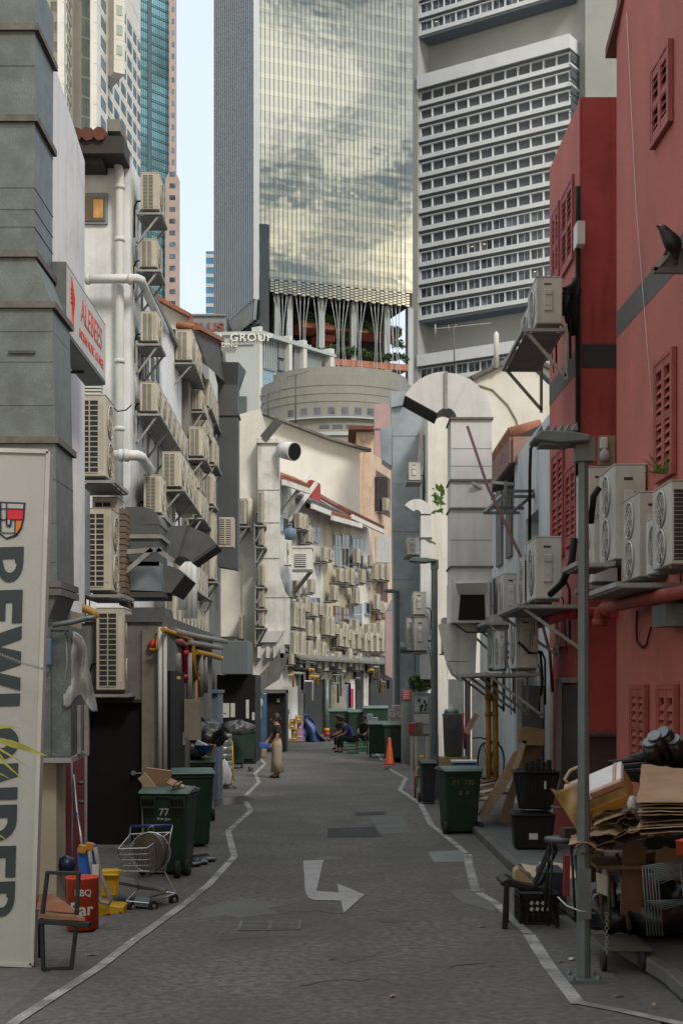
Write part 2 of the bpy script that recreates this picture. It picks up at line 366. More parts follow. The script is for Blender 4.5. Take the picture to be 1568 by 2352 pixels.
# ---- T5: concrete office tower with projecting window blocks
fA, fB = (X(968, 368), 368.0), (X(1310, 344.5), 344.5)
f5 = Fc(fA, fB); t5 = T('office_tower', 'grey concrete office tower with projecting white blocks of square windows', 'tower', (f5.A.x, 368, 0))
m = M(); uL, uR = f5.u(937), f5.u(1475, 0); f5.box(m, uL, uR, 0, 215, -26, -4)
f5.box(m, uL, f5.u(966), 0, 215, -4, 1.5); f5.box(m, f5.u(1339), uR, 0, 215, -4, -1.0)
m.build('wall', m_t5c, t5)
bay = f5.len/12
rng = random.Random(3); count = 0; rest = M()
def block(ztop, nrow, zpar, part, zfirst=None):
    """projecting block: parapet zpar high at the top, then nrow storeys of FH"""
    global count
    FH = 4.6; m = M(); z = ztop; u0, u1 = -.3, f5.len+.5
    f5.box(m, u0, u1, z-zpar, z, -3.9, 2.0, 0); z -= zpar
    f5.box(m, u0+.3, u1-.3, z-.45, z, -3.9, 1.5, 1); z -= .45
    wins = []
    for r in range(nrow):
        f5.box(m, u0+.15, u1-.15, z-.2, z, -3.9, .9, 0)         # head
        for b in range(13): f5.box(m, b*bay-.15, b*bay+.15, z-2.75, z-.2, -.2, .8, 0)
        f5.box(m, u0+.3, u1-.1, z-2.75, z-.2, -3.9, .25, 1)
        for b in range(12): wins.append((b*bay+.16, (b+1)*bay-.16, z-2.73, z-.22))
        f5.box(m, u0, u1, z-3.85, z-2.75, -3.9, 1.3, 0)            # spandrel
        if r < nrow-1: f5.box(m, u0+.2, u1-.2, z-4.6, z-3.85, -3.9, .9, 1)
        # return windows on the right-hand side
        z -= FH
    f5.box(m, u0+.8, u1-.8, z+.0, z+.62, -3.9, 1.2, 1)
    o = m.build(part, [m_t5, m_t5d], t5)
    return wins
ws = block(Z(85, 344.5), 13, 3.4, 'window_block')
ws2 = block(Z(800, 359), 5, 2.9, 'window_block')
ws3 = block(185.0, 3, 2.0, 'window_block')
allw = sorted(ws+ws3+ws2, key=lambda a: -a[2])
for i, a in enumerate(allw):
    lam = rng.choice([0]*11+[1]) if 60 < i < 260 else rng.choice([0]*40+[1])
    if i >= 36 and count < 100: glow_window('window', f5, a[0], a[1], a[2], a[3], .35+.25, t5, m_glassd, m_t5, fr=.04, lamp=lam); count += 1
    else:
        f5.box(rest, a[0], a[1], a[2], a[3], .26, .4, 0); u = (a[0]+a[1])/2; f5.box(rest, u-.05, u+.05, a[2], a[3], .4, .46, 1)
        if lam: f5.box(rest, a[0]+.6, a[0]+1.2, a[3]-.8, a[3]-.66, .4, .43, 2)
        if lam > 1: f5.box(rest, a[0]+1.7, a[0]+2.1, a[3]-1.1, a[3]-.98, .4, .43, 2)
tag(rest.build('window', [m_glassd, m_t5, m_lampwin], t5), kind='stuff')
# right return of the big block: small square windows
fr5 = Fc(tuple(f5.pt(f5.len+.5, 0, 2.0))[:2], tuple(f5.pt(f5.len+.5, 0, -4))[:2])
fr5.n = f5.d.copy()
m = M(); z = Z(85, 344.5)-3.85
for r in range(6):
    fr5.box(m, .8, 4.2, z-2.3, z-.4, .02, .08, 0); fr5.box(m, .0, 5.9, z+.1, z+.5, .01, .04, 0); z -= 3.86
m.build('window_band', m_t5d, t5)

# ---- T4: glass tower with vertical fins, corner nearest
m_mirror = bpy.data.materials.new('curtain_glass'); m_mirror.use_nodes = True
n_, l_ = m_mirror.node_tree.nodes, m_mirror.node_tree.links; b_ = n_['Principled BSDF']
b_.inputs['Metallic'].default_value = 1; b_.inputs['Roughness'].default_value = .04; b_.inputs['Base Color'].default_value = (.80, .84, .80, 1)
g_ = n_.new('ShaderNodeNewGeometry'); no = n_.new('ShaderNodeTexNoise'); no.inputs['Scale'].default_value = .11; no.inputs['Detail'].default_value = 2
mp_ = n_.new('ShaderNodeMapping'); mp_.inputs['Scale'].default_value = (1, 1, 1.6); l_.new(g_.outputs['Position'], mp_.inputs[0]); l_.new(mp_.outputs[0], no.inputs['Vector'])
bp_ = n_.new('ShaderNodeBump'); bp_.inputs['Strength'].default_value = .12; bp_.inputs['Distance'].default_value = .35; l_.new(no.outputs['Fac'], bp_.inputs['Height'])
def vm(op, a, b=None):
    n = n_.new('ShaderNodeVectorMath'); n.operation = op
    for i, v in enumerate((a, b)):
        if isinstance(v, tuple): n.inputs[i].default_value = v
        elif v is not None: l_.new(v, n.inputs[i])
    return n.outputs[0]
wn_ = n_.new('ShaderNodeTexWhiteNoise'); l_.new(vm('SNAP', vm('MULTIPLY', g_.outputs['Position'], (1, 0, 1)), (1.025, 1, 3.77)), wn_.inputs['Vector'])     # every pane sits a touch out of true
jit = vm('MULTIPLY', vm('SUBTRACT', wn_.outputs['Color'], (.5, .5, .5)), (.005, .005, .005)); l_.new(vm('NORMALIZE', vm('ADD', bp_.outputs[0], jit)), b_.inputs['Normal'])
m_mirror2 = m_mirror.copy(); m_mirror2.name = 'spandrel_glass'; b2 = m_mirror2.node_tree.nodes['Principled BSDF']; b2.inputs['Base Color'].default_value = (.93, .95, .88, 1); b2.inputs['Roughness'].default_value = .06
m_fin = mat('tower_fin', (.34, .38, .42), .45, .05, .2, metal=.3)
m_fin2 = mat('tower_fin_dark', (.06, .065, .07), .6, .05, .2)
m_dglass = mat('dark_tower_glass', (.03, .045, .06), .15, .3, .1, spec=.5)
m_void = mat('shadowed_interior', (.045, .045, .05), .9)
K = (X(595, 325), 325.0); f4 = Fc(K, (X(934, 337.6), 337.6)); f4l = Fc(K, (K[0]-.346*38, 325+.938*38))
t4 = T('glass_tower', 'tall mirror glass tower with vertical fins reflecting sunset clouds above open planted terraces', 'tower', (K[0], K[1], 0))
ZT = 190.0; zb = Z(668, 325)         # bottom of the glass skin
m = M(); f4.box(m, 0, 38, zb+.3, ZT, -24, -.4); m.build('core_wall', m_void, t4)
m = M(); f4.box(m, 0, 38, zb+3.0, ZT, -.35, 0, 0)
FHT = 3.77
for k in range(26):
    zz = zb+3.0+.6+k*FHT; 
    if zz+1.1 < ZT: f4.box(m, 0, 38, zz, zz+1.1, 0, .04, 1)
m.build('glass_skin', [m_mirror, m_mirror2], t4)
pan = 10.55/F*350*1.03
for k in range(34):                                        # vertical fins of the bright face
    u = .35+k*1.083
    if u < 37.7: f4.box(M(), 0, 1, 0, 1, 0, 1); mm = M(); f4.box(mm, u-.05, u+.05, zb+3.0, ZT, .0, .13); mm.build('fin', m_fin2, t4)
m = M()
for r in range(5):                                          # stepped tail of small lit panes
    for k in range(34):
        u = .35+k*1.083; zz = zb+3.0-(r+1)*.62-(.3 if k % 2 else 0)
        if u > 2.2 and u+1.0 < 37.7: f4.box(m, u+.08, u+1.0, zz+.12, zz+.52, .0, .3)
m.build('pane_screen', m_mirror2, t4)
for k in range(20):                                         # left face fins, flaring towards the bottom
    mm = M(); u = .2+k*1.80; zz0 = Z(688, 325); spread = .9*math.sin(k*1.1)
    f4l.box(mm, u-.30, u+.30, zz0, ZT, .0, 1.3)
    c0 = f4l.pt(u, zz0, .65); c1 = f4l.pt(u+(17-u)*.10+spread*.5, Z(765, 339), .5); mm.bar(c0+V(0, 0, .2), c1, .55, .9)
    mm.build('fin', m_fin, t4)
m = M(); f4l.box(m, 0, 36, Z(765, 334), ZT, -2, 0); m.build('side_glass', m_dglass, t4)
m = M(); f4.box(m, .1, 2.3, Z(772, 327), Z(514, 325), .05, .3); m.build('painted_reflection_strip', m_dglass, t4)  # dark colour stands in for another building's reflection in the glass
# garden void below
m_terr = mat('terracotta_slab', (.40, .17, .12), .8, .15, .5)
m_hedge = mat('terrace_foliage', (.08, .15, .05), .8, .6, 1.2, fine=.5)
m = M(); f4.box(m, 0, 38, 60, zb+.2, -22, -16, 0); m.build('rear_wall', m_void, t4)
for (x0, yt, x1, dz, o) in ((612, 800, 945, 1.3, -2.5), (714, 716, 945, 1.5, -6), (760, 742, 800, 1.3, -9)):
    m = M(); u0, z = f4.px(x0, yt); u1 = f4.u(x1, 0)
    zs = z; n = 14
    f4.box(m, u0, u1, zs-dz-.6, zs-.4, -14, o, 0); m.build('terrace', m_terr, t4)
def leaves(m, c, r, n, s, rg, k=0):
    for _ in range(n):
        d = Vector((rg.gauss(0, 1), rg.gauss(0, 1), rg.gauss(0, 1))).normalized()*rg.random()**.35
        p = Vector((c[0]+d.x*r[0], c[1]+d.y*r[1], c[2]+d.z*r[2]))
        a = Vector((rg.uniform(-1, 1), rg.uniform(-1, 1), rg.uniform(-1, 1))).normalized(); b = a.cross(Vector((rg.uniform(-1, 1), rg.uniform(-1, 1), .3))).normalized()
        q = s*rg.uniform(.6, 1.4); m.add([p-a*q*.5, p+b*q*.3, p+a*q*.6, p-b*q*.3], [(0, 1, 2, 3)], k)
rg = random.Random(5)
m_hd2 = mat('terrace_foliage_dark', (.04, .09, .04), .8, .6, 1.2, fine=.5)
for j, (x0, x1, yy, o) in enumerate(((614, 672, 788, -2), (672, 760, 800, -2), (765, 850, 800, -2.2), (850, 945, 812, -2.4), (720, 790, 716, -5.8), (790, 870, 732, -5.8), (870, 945, 742, -5.8), (812, 850, 755, -8), (915, 945, 780, -4))):
    m = M(); u0, z0 = f4.px(x0, yy); u1, z1 = f4.px(x1, yy+6)
    for k in range(int((u1-u0)*2)):
        t_ = k/((u1-u0)*2); p = f4.pt(u0+(u1-u0)*t_, z0+(z1-z0)*t_+rg.uniform(-.2, .5), o); leaves(m, p, (.9, .9, rg.uniform(.6, 1.3)), 70, .5, rg, rg.choice((0, 0, 1)))
    tag(m.build('terrace_hedge', [m_hedge, m_hd2]), 'green planting on the glass tower, ' + ['far left end of the lower terrace', 'left of the middle on the lower terrace', 'middle of the lower terrace', 'right end of the lower terrace', 'left end of the upper terrace', 'middle of the upper terrace', 'right end of the upper terrace', 'behind the upper terrace', 'far right corner by the lower terrace'][j], 'hedge', 'planting on the tower terraces')
for x_, w_ in ((609, .9), (640, 1.1), (669, 1.1), (742, 1.2), (816, 1.2), (892, 1.2), (945, 1.1)):
    m = M(); u = f4.u(x_, -3); f4.box(m, u-w_, u+w_*.2, 60, zb+.2, -4, -2.6); m.build('column', m_fin, t4)
rg = random.Random(9)
for k in range(33):                                         # bent fins running down through the void
    u = .35+k*1.083; g = round((u-1.0)/4.7)*4.7+1.0; pts = []
    for t_ in [i/8 for i in range(9)]:
        z = zb-t_*(zb-Z(868, 327)); b = math.sin(t_*math.pi)
        pts.append(f4.pt(u+(g-u)*.62*b**1.2+(.4*t_ if k % 3 else -.4*t_), z, -.6))
    if u > 2.5: M().tube(pts, .10, 5).build('fin_tail', m_fin, t4)
# bright sky seen through the void is simply the gap above the rear wall
# ---- T1 beige stone tower, T2 blue glass tower
m_stone = mat('beige_stone_panel', (.56, .55, .51), .75, .07, .3, streak=.25, dcol=(.36, .33, .28))
m_stone2 = mat('pale_stone_panel', (.62, .63, .63), .75, .07, .3, streak=.25, dcol=(.4, .38, .35))
m_bluew = mat('blue_window_glass', (.13, .20, .26), .15, .35, .2, spec=.7)
m_greenw = mat('green_window_glass', (.05, .11, .105), .15, .4, .2, spec=.6)
m_paleg = mat('pale_bay_glass', (.30, .36, .34), .2, .25, .3, spec=.6)
t1 = T('stone_tower', 'pale beige stone tower with zigzag facets of small blue windows at left', 'tower', (X(200, 257), 257, 0))
nwin = 0; t1rest = M()
def facet(xa, Ya, xb, Yb, wm, cols, ph, hfrac=.5, wmat=None, FHs=3.6, zt=150, zb_=0, dep=14, base=None):
    global nwin
    f = Fc((X(xa, Ya), Ya), (X(xb, Yb), Yb)); m = M(); Lf = f.len
    dep = min(dep, 1.2 if abs(Yb-Ya) > 4 else 14); f.box(m, 0, Lf, zb_, zt, -dep, 0, 0)
    for k in range(int(zt/FHs)):                       # panel joints
        z = k*FHs+ph
        if z > zb_+1 and z < zt: f.box(m, 0, Lf, z, z+.12, -.5, .03, 0)
    m.build('wall', wm, t1)
    for k in range(60):
        z = ph+.9+k*FHs
        if z < 48 or z+2 > zt or z < zb_: continue
        if z > 133: break
        for (a, b) in cols:
            if nwin < 99 and z > 60: glow_window('window', f, a*Lf, b*Lf, z, z+FHs*hfrac, .12, t1, wmat, wm, fr=.06); nwin += 1
            else: f.box(t1rest, a*Lf, b*Lf, z, z+FHs*hfrac, .01, .1, [m_bluew, m_greenw, m_paleg].index(wmat))
    return f
facet(60, 256, 103, 256, m_stone, [(.1, .9)], .3, .5, m_greenw)
facet(103, 256, 148, 257, m_stone, [(.3, .92)], .3, .5, m_greenw)
facet(148, 251, 166, 260, m_stone2, [(.25, .85)], .2, .55, m_bluew)
facet(166, 260, 186, 262, m_stone, [(.2, .75)], -.6, .6, m_greenw)
facet(186, 258, 223, 260, m_stone, [(.05, .33), (.35, .66), (.68, .95)], .4, .86, m_paleg)
facet(223, 251, 248, 259, m_stone2, [(.35, .8)], .2, .55, m_bluew)
facet(248, 259, 262, 261, m_stone, [(.25, .75)], .2, .6, m_greenw, zb_=Z(172, 259))
facet(262, 257, 287, 258, m_stone, [(.25, .78)], .1, .5, m_paleg, zb_=Z(165, 257))
facet(246, 262, 323, 290, m_stone2, [(.02, .15), (.20, .34), (.39, .53), (.58, .71), (.76, .86), (.90, .98)], .2, .52, m_bluew)
tag(t1rest.build('window', [m_bluew, m_greenw, m_paleg], t1), kind='stuff')
m_teal = mat('teal_curtain_glass', (.20, .40, .48), .18, .5, .06, spec=.8)
m_tealf = mat('teal_mullion', (.07, .13, .16), .5)
t2 = T('blue_glass_tower', 'blue green glass tower with a pink stone edge between the stone tower and the sky', 'tower', (X(350, 420), 420, 0))
f2 = Fc((X(318, 430), 430), (X(392, 440), 440)); m = M(); f2.box(m, 0, f2.len, 0, 230, -15, 0); m.build('glass_wall', m_teal, t2)
m = M()
for k in range(56):
    z = 70+k*2.9
    f2.box(m, 0, f2.len, z, z+.22, 0, .15); f2.box(m, 0, f2.len, z+.6, z+.74, 0, .1)
for k in range(16): f2.box(m, f2.len*(k+.5)/16-.07, f2.len*(k+.5)/16+.07, 60, 230, 0, .12)
f2.box(m, f2.len*.27, f2.len*.37, 60, 230, 0, .35)
m.build('mullion_grid', m_tealf, t2)
m_pink = mat('pink_stone', (.40, .32, .30), .75, .08, .3)
f2b = Fc((X(389, 436), 436), (X(404, 436), 436)); m = M(); f2b.box(m, 0, f2b.len, Z(395, 436), 230, -2, .3)
f2b.box(m, -1.2, f2b.len+1.0, 0, Z(412, 436), -2, .3); p0 = f2b.pt(0, 0, .3)
m.hexa([f2b.pt(-1.2, Z(412, 436), .3), f2b.pt(f2b.len+1, Z(412, 436), .3), f2b.pt(f2b.len+1, Z(412, 436), -2), f2b.pt(-1.2, Z(412, 436), -2), f2b.pt(0, Z(395, 436), .3), f2b.pt(f2b.len, Z(395, 436), .3), f2b.pt(f2b.len, Z(395, 436), -2), f2b.pt(0, Z(395, 436), -2)])
m.build('stone_edge', m_pink, t2)
for k in range(40):
    z = 75+k*3.6
    if z > 225: break
    big = z < Z(395, 436); m = M(); f2b.box(m, f2b.len*(.05 if big else .4), f2b.len*(.95 if big else .8), z, z+(1.5 if big else 1.6), .3, .36); m.build('window', m_bluew if not big else m_glassd, t2)
t3 = T('distant_blue_tower', 'small distant blue glass tower peeping out beside the finned face', 'tower', (X(490, 520), 520, 0))
m = M(); f3 = Fc((X(473, 520), 520), (X(520, 520), 520)); f3.box(m, 0, 9, 0, Z(577, 520), -12, 0); f3.box(m, 3.0, 9, 0, Z(571, 520), -12, .4); m.build('glass_wall', mat('azure_glass', (.10, .24, .40), .15, .6, .06, spec=.7), t3)
for k in range(10):
    m = M(); z = Z(592, 520)-k*3.6; f3.box(m, 0, 2.9, z, z+1.3, 0, .15); m.build('floor_band', m_pink if False else mat('pale_band', (.45, .47, .5), .6), t3)
# ---- PLUS building and the stone group building
m_grey = mat('blue_grey_cladding', (.19, .21, .23), .7, .06, .3); m_let = mat('dull_red_letter', (.20, .07, .06), .6)
bp1 = T('sign_building', 'low grey block with red letters on its roof fascia behind the tiled gable', 'building', (X(475, 330), 330, 0))
f = Fc((X(438, 330), 330), (X(520, 330), 330)); m = M(); f.box(m, 0, f.len, 0, Z(721, 330), -15, 0); f.box(m, 0, f.len, Z(726, 330), Z(722, 330), 0, .5); m.build('wall', m_grey, bp1)
lettering('PLUS', 2.75, frame_mtx(P(478, 752, 329.7), (1, 0, 0), (0, 0, 1)), m_let, bp1, 'roof_letters', .15, .07, 1.05, 1.2)
m_rg = mat('silver_stone', (.36, .40, .42), .65, .05, .3, streak=.2, dcol=(.25, .27, .28)); m_rgw = mat('white_pilaster', (.52, .53, .52), .6, .05, .5, streak=.2, dcol=(.4, .4, .4))
m_sky = mat('sky_blue_glass', (.17, .36, .47), .12, .4, .15, spec=.8)
rgb_ = T('stone_office_building', 'silver stone office block with carved roof lettering and a striped blue glass side', 'building', (X(595, 200), 200, 0))
f = Fc((X(480, 200.5), 200.5), (X(593, 200), 200)); fr = Fc((X(595, 200), 200), (X(767, 214), 214))
m = M(); f.box(m, 0, f.len, 0, Z(764, 200), -10, 0); f.box(m, 0, f.len+.3, Z(770, 200), Z(762, 200), 0, .35); f.box(m, 0, f.len-.6, Z(787, 200)-.3, Z(787, 200), 0, .25)
fr.box(m, 0, fr.len, 0, Z(764, 200)-.3, -8, -1.2); fr.box(m, -.2, fr.len, Z(764, 200)-.3, Z(762, 200), -8, .35); m.build('wall', m_rg, rgb_)
lettering('ROYAL GROUP', 1.5, frame_mtx(P(525, 776, 199.7), (1, 0, 0), (0, 0, 1)), mat('cut_letter', (.62, .62, .58), .5), rgb_, 'fascia_letters', .12, .015, 1.15, 1.08)
lettering('BUILDING', .85, frame_mtx(P(512, 793, 199.7), (1, 0, 0), (0, 0, 1)), MATS['cut_letter'], rgb_, 'fascia_letters', .1, .01, 1.1)
for xa, xb in ((593, 600), (661, 668), (694, 702), (756, 765)):
    m = M(); fr.box(m, fr.u(xa), fr.u(xb), 0, Z(766, 204), -1.2, .25); m.build('pilaster', m_rgw, rgb_)
for i, (xa, xb, ya, yb, nb) in enumerate(((601, 633, 782, 856, 6), (702, 735, 795, 860, 7))):
    m = M(); ua, ub = fr.u(xa, -1), fr.u(xb, -1); fr.box(m, ua, ub, Z(yb, 205), Z(ya, 205), -1.2, -1.1)
    for k in range(nb): u = ua+(ub-ua)*(k+.5)/nb; fr.box(m, u-.12, u+.05, Z(yb, 205), Z(ya, 205), -1.1, -.6, 1)
    m.build('striped_glazing', [m_sky, m_rg], rgb_)
for (xa, xb, ya, yb) in ((634, 652, 786, 830), (636, 650, 838, 858), (670, 690, 790, 858), (740, 754, 812, 862)):
    m = M(); fr.box(m, fr.u(xa, -1), fr.u(xb, -1), Z(yb, 207), Z(ya, 207), -1.15, -.5); m.build('service_bay', m_grey, rgb_)
m = M(); ua, ub = fr.u(599, .2), fr.u(660, .2); fr.box(m, ua, ub, Z(1000, 202), Z(858, 202), -1.1, .1)
for k in range(9): u = ua+(ub-ua)*k/8; fr.box(m, u-.04, u+.04, Z(1000, 202), Z(858, 202), .1, .16, 1)
for k in range(8): z = Z(858+k*14, 202); fr.box(m, ua, ub, z, z+.07, .1, .15, 1)
m.build('lower_curtain_glass', [m_sky, m_rg], rgb_)
m = M(); f.box(m, f.u(543), f.u(567), Z(950, 200), Z(910, 200), .02, .12); m.build('window', m_greenw, rgb_)
for k in range(18):
    m = M(); fr.box(m, .8+k*.62, 1.1+k*.62, Z(770, 204)-.75, Z(770, 204)-.2, -.5, .2); m.build('eave_bracket', m_rg, rgb_)
# round building
m_rnd = mat('tiled_drum_wall', (.24, .24, .225), .8, .12, .6, streak=.5, dcol=(.14, .14, .13), fine=.08)
rb = T('round_building', 'round grey brown building banded with tiles and one row of small square windows', 'building', (X(775, 172), 176, 0))
cx_, cy_, rad = X(775, 172), 178.0, 9.6
def arc(m, a0, a1, r0, r1, z0, z1, n=24, k=0):
    for i in range(n):
        t0, t1_ = a0+(a1-a0)*i/n, a0+(a1-a0)*(i+1)/n
        pt = lambda r, t, z: V(cx_+r*math.cos(t), cy_+r*math.sin(t), z)
        m.hexa([pt(r1, t0, z0), pt(r1, t1_, z0), pt(r0, t1_, z0), pt(r0, t0, z0), pt(r1, t0, z1), pt(r1, t1_, z1), pt(r0, t1_, z1), pt(r0, t0, z1)], k)
m = M(); arc(m, R(180), R(360), .1, rad, 0, Z(860, cy_-rad)); arc(m, R(205), R(372), .1, rad-.9, Z(860, cy_-rad)-.1, Z(855, cy_-rad)+.9)
for zt_ in (884, 903, 921): arc(m, R(180), R(360), rad, rad+.06, Z(zt_, cy_-rad), Z(zt_, cy_-rad)+.12)
m.build('wall', m_rnd, rb)
m = M(); arc(m, R(185), R(355), rad, rad+.5, Z(961, cy_-rad), Z(957, cy_-rad)); arc(m, R(185), R(355), rad, rad+.25, Z(1000, cy_-rad), Z(992, cy_-rad)); m.build('ledge', m_rgw if False else m_rg, rb)
for x_ in (668, 698, 729, 761, 792, 822, 850, 876):
    s = (x_-775)/3267*170/rad; t = R(270)+math.asin(max(-.98, min(.98, s))); z0, z1 = Z(952, cy_-rad), Z(935, cy_-rad)
    m = M(); d = .40/rad; arc(m, t-d, t+d, rad+.01, rad+.04, z0, z1, 1, 0); arc(m, t-d-.012, t+d+.012, rad+.01, rad+.09, z0-.13, z0, 1, 1); m.build('window', [m_glassd, m_rnd], rb)
for x_ in (745, 775, 806, 826):
    s = (x_-775)/3267*170/rad; t = R(270)+math.asin(s); m = M(); arc(m, t-.06, t+.06, rad+.01, rad+.05, Z(984, cy_-rad), Z(975, cy_-rad), 1); m.build('vent_slot', m_t5d, rb)
# ================================================================ CANYON BUILDINGS
m_white = mat('white_plaster', (.64, .655, .67), .85, .08, .7, dirt=.5, dcol=(.27, .27, .26), streak=.35, bump=.15, bscale=25)
m_bluew_p = mat('bluish_white_plaster', (.50, .55, .58), .85, .06, .7, dirt=.4, dcol=(.22, .23, .23), streak=.5, bump=.15, bscale=25)
m_cream = mat('cream_plaster', (.62, .61, .57), .85, .06, .5, dirt=.35, dcol=(.36, .32, .25), streak=.4, bump=.15, bscale=20)
m_cream2 = mat('yellow_cream_plaster', (.54, .49, .38), .85, .1, .7, dirt=.7, dcol=(.24, .21, .16), streak=.85, bump=.15, bscale=20)
m_palew = mat('aged_white_plaster', (.60, .60, .58), .85, .06, .8, dirt=.55, dcol=(.27, .25, .22), streak=.55, bump=.15, bscale=20)
m_beige = mat('beige_painted_wall', (.30, .27, .21), .85, .1, 1.2, dirt=.6, dcol=(.13, .11, .09), streak=.7, bump=.15)
m_greyw = mat('grey_concrete_wall', (.17, .165, .155), .88, .12, 1.0, dirt=.6, dcol=(.06, .055, .05), streak=.7, bump=.2)
m_dgrey = mat('slate_grey_paint', (.055, .062, .07), .6, .08, .8, dirt=.2, dcol=(.09, .09, .09), streak=.2)
m_black = mat('black_paint', (.006, .006, .007), .6, .2, 3, dirt=.25, dcol=(.018, .017, .016), spec=.2)
m_redw = mat('salmon_red_plaster', (.40, .12, .10), .9, .16, .8, dirt=.5, dcol=(.25, .095, .08), streak=.8, bump=.2, bscale=25, fine=.06)
m_redd = mat('deep_red_plaster', (.35, .062, .058), .9, .10, .8, dirt=.5, dcol=(.13, .022, .022), streak=.7, bump=.2, bscale=25, fine=.06)
m_redsh = mat('red_shutter_paint', (.28, .05, .045), .6, .1, 4, dirt=.4, dcol=(.10, .02, .02))
m_band = mat('grey_band_paint', (.085, .082, .078), .8, .1, 2, dirt=.3, fine=.1)
m_tile = mat('clay_roof_tile', (.30, .115, .07), .8, .25, 3, dirt=.6, dcol=(.09, .05, .035), fine=.3)
m_tiled = mat('weathered_roof_tile', (.17, .06, .045), .85, .25, 3, dirt=.6, dcol=(.05, .04, .035), fine=.3)
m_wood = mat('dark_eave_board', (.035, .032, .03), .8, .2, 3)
m_peach = mat('peach_plaster', (.58, .44, .34), .85, .1, .6, dirt=.7, dcol=(.28, .18, .12), streak=.8)
m_pinkw = mat('faded_pink_panel', (.36, .25, .26), .8, .08, .6, dirt=.3, streak=.4, dcol=(.22, .15, .15))
m_galv = mat('galvanised_sheet', (.17, .20, .20), .5, .3, 4, dirt=.8, dcol=(.10, .112, .105), metal=.5, bump=.25, bscale=6, fine=.3)
m_galvb = mat('blue_galvanised_sheet', (.27, .32, .37), .42, .2, 1.4, dirt=.4, dcol=(.15, .17, .19), metal=.55, bump=.12, bscale=6)
m_dkgalv = mat('dark_galvanised_sheet', (.13, .14, .145), .5, .15, 4, dirt=.4, dcol=(.06, .065, .065), metal=.5, fine=.15)
m_whduct = mat('white_painted_duct', (.56, .565, .57), .6, .05, 1.5, dirt=.3, dcol=(.30, .29, .27), streak=.4, fine=.03)
m_rough = mat('stained_concrete_duct', (.60, .60, .58), .85, .08, 1.4, dirt=.6, dcol=(.24, .23, .21), streak=.7, bump=.2)
m_flange = mat('rusty_flange', (.12, .115, .105), .7, .3, 6, dirt=.6)
m_pipew = mat('white_downpipe', (.52, .53, .52), .5, .05, 2, dirt=.3, streak=.3, dcol=(.3, .3, .28))
m_glass = mat('window_glass', (.035, .045, .055), .12, .3, 1, spec=.6)
m_wframe = mat('white_window_frame', (.48, .50, .50), .6, .08, 3, dirt=.3, streak=.3, dcol=(.25, .25, .24))
m_steel = mat('grey_steel_angle', (.15, .15, .145), .65, .15, 4, dirt=.5, dcol=(.06, .055, .05))
m_steell = mat('pale_steel_angle', (.27, .27, .26), .65, .15, 4, dirt=.5, dcol=(.10, .09, .08))
m_shut = mat('dark_shutter', (.016, .015, .015), .6, .2, 3, dirt=.3)

def house(name, label, cat='building', loc=(0, 0, 0)): return T(name, label, cat, loc)
def solid(th, nm, ma, x0, x1, y0, y1, z0, z1, bev=0): return M().box(x0, x1, y0, y1, z0, z1).build(nm, ma, th, bev=bev)
def tiles(m, p0, p1, down, n, k=0, r=.09):
    """a row of half-round tile ends between p0 and p1, each running along 'down'"""
    for i in range(n):
        c = Vector(p0).lerp(Vector(p1), (i+.5)/n); m.tube([c, c+Vector(down)], r, 7, k)
# ---- LEFT SIDE
hb1 = house('white_rear_house', 'white plastered rear house with a small lit window, dark eave and white downpipe', loc=(-6, 28, 0))
solid(hb1, 'wall', m_white, -9, -4.15, 28, 29.4, 0, 12.75)
m = M(); p = [P(288, 304, 27.4), P(323, 405, 29.4)]
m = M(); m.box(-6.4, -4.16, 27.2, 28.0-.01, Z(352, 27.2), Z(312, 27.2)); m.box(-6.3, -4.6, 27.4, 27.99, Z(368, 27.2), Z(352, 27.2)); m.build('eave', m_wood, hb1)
m = M(); tiles(m, (-6.3, 27.1, Z(309, 27.1)), (-4.5, 27.1, Z(306, 27.1)), (0, .9, .18), 8, r=.13); m.build('roof', m_tiled, hb1)
m = M(); m.box(X(252, 27.6), X(282, 27.6), 27.3, 28.2, Z(310, 27.5), Z(283, 27.5)); m.build('chimney', m_greyw, hb1)
fw = Fc((-9, 28), (-4.15, 28)); w_ = T('x', '', '') ; bpy.data.objects.remove(w_)
m = M(); fw.rect(m, 187, 443, 247, 514, .0, .06); o_w = m.build('window', mat('grey_blue_frame', (.17, .22, .26), .5, .1, 3), hb1)
m = M(); fw.rect(m, 190, 451, 241, 507, .061, .085); m.build('pane', mat('amber_lit_glass', (.05, .045, .04), .12, .4, 1.6, emit=(.9, .5, .15, .03)), o_w)
m = M(); fw.rect(m, 215, 458, 237, 500, .086, .09); m.build('lit_blind', mat('amber_blind', (.35, .2, .07), .6, .3, 6, emit=(1, .55, .15, .06)), o_w)
hb2 = house('white_extension_wall', 'lower white rear wall behind the racks of outdoor units with two barred windows', loc=(-5, 33, 0))
solid(hb2, 'wall', m_white, -9, -4.15, 29.41, 37, 0, 10.75)
m = M(); m.box(-9, -4.05, 29.42, 37, 10.75, 10.87); m.build('coping', m_greyw, hb2)
f = Fc((-4.15, 29.4), (-4.15, 37))
m = M(); f.rect(m, 323, 818, 372, 880, .01, .06); m.build('window', m_wframe, hb2)
for x0 in (327, 336, 349, 360): m = M(); f.rect(m, x0, 820, x0+7, 876, .065, .08); m.build('pane', m_glass, hb2)
g1 = T('party_wall_gable', 'pale wall with a red coping sloping down beside the blue tower', 'wall', (-6.6, 56, 0))
m = M(); Yg = 56; m.prism([P(300, 1400, Yg), P(440, 1400, Yg), P(438, 731, Yg), P(345, 680, Yg), P(300, 640, Yg)], (0, .5, 0)); m.build('wall', m_white, g1)
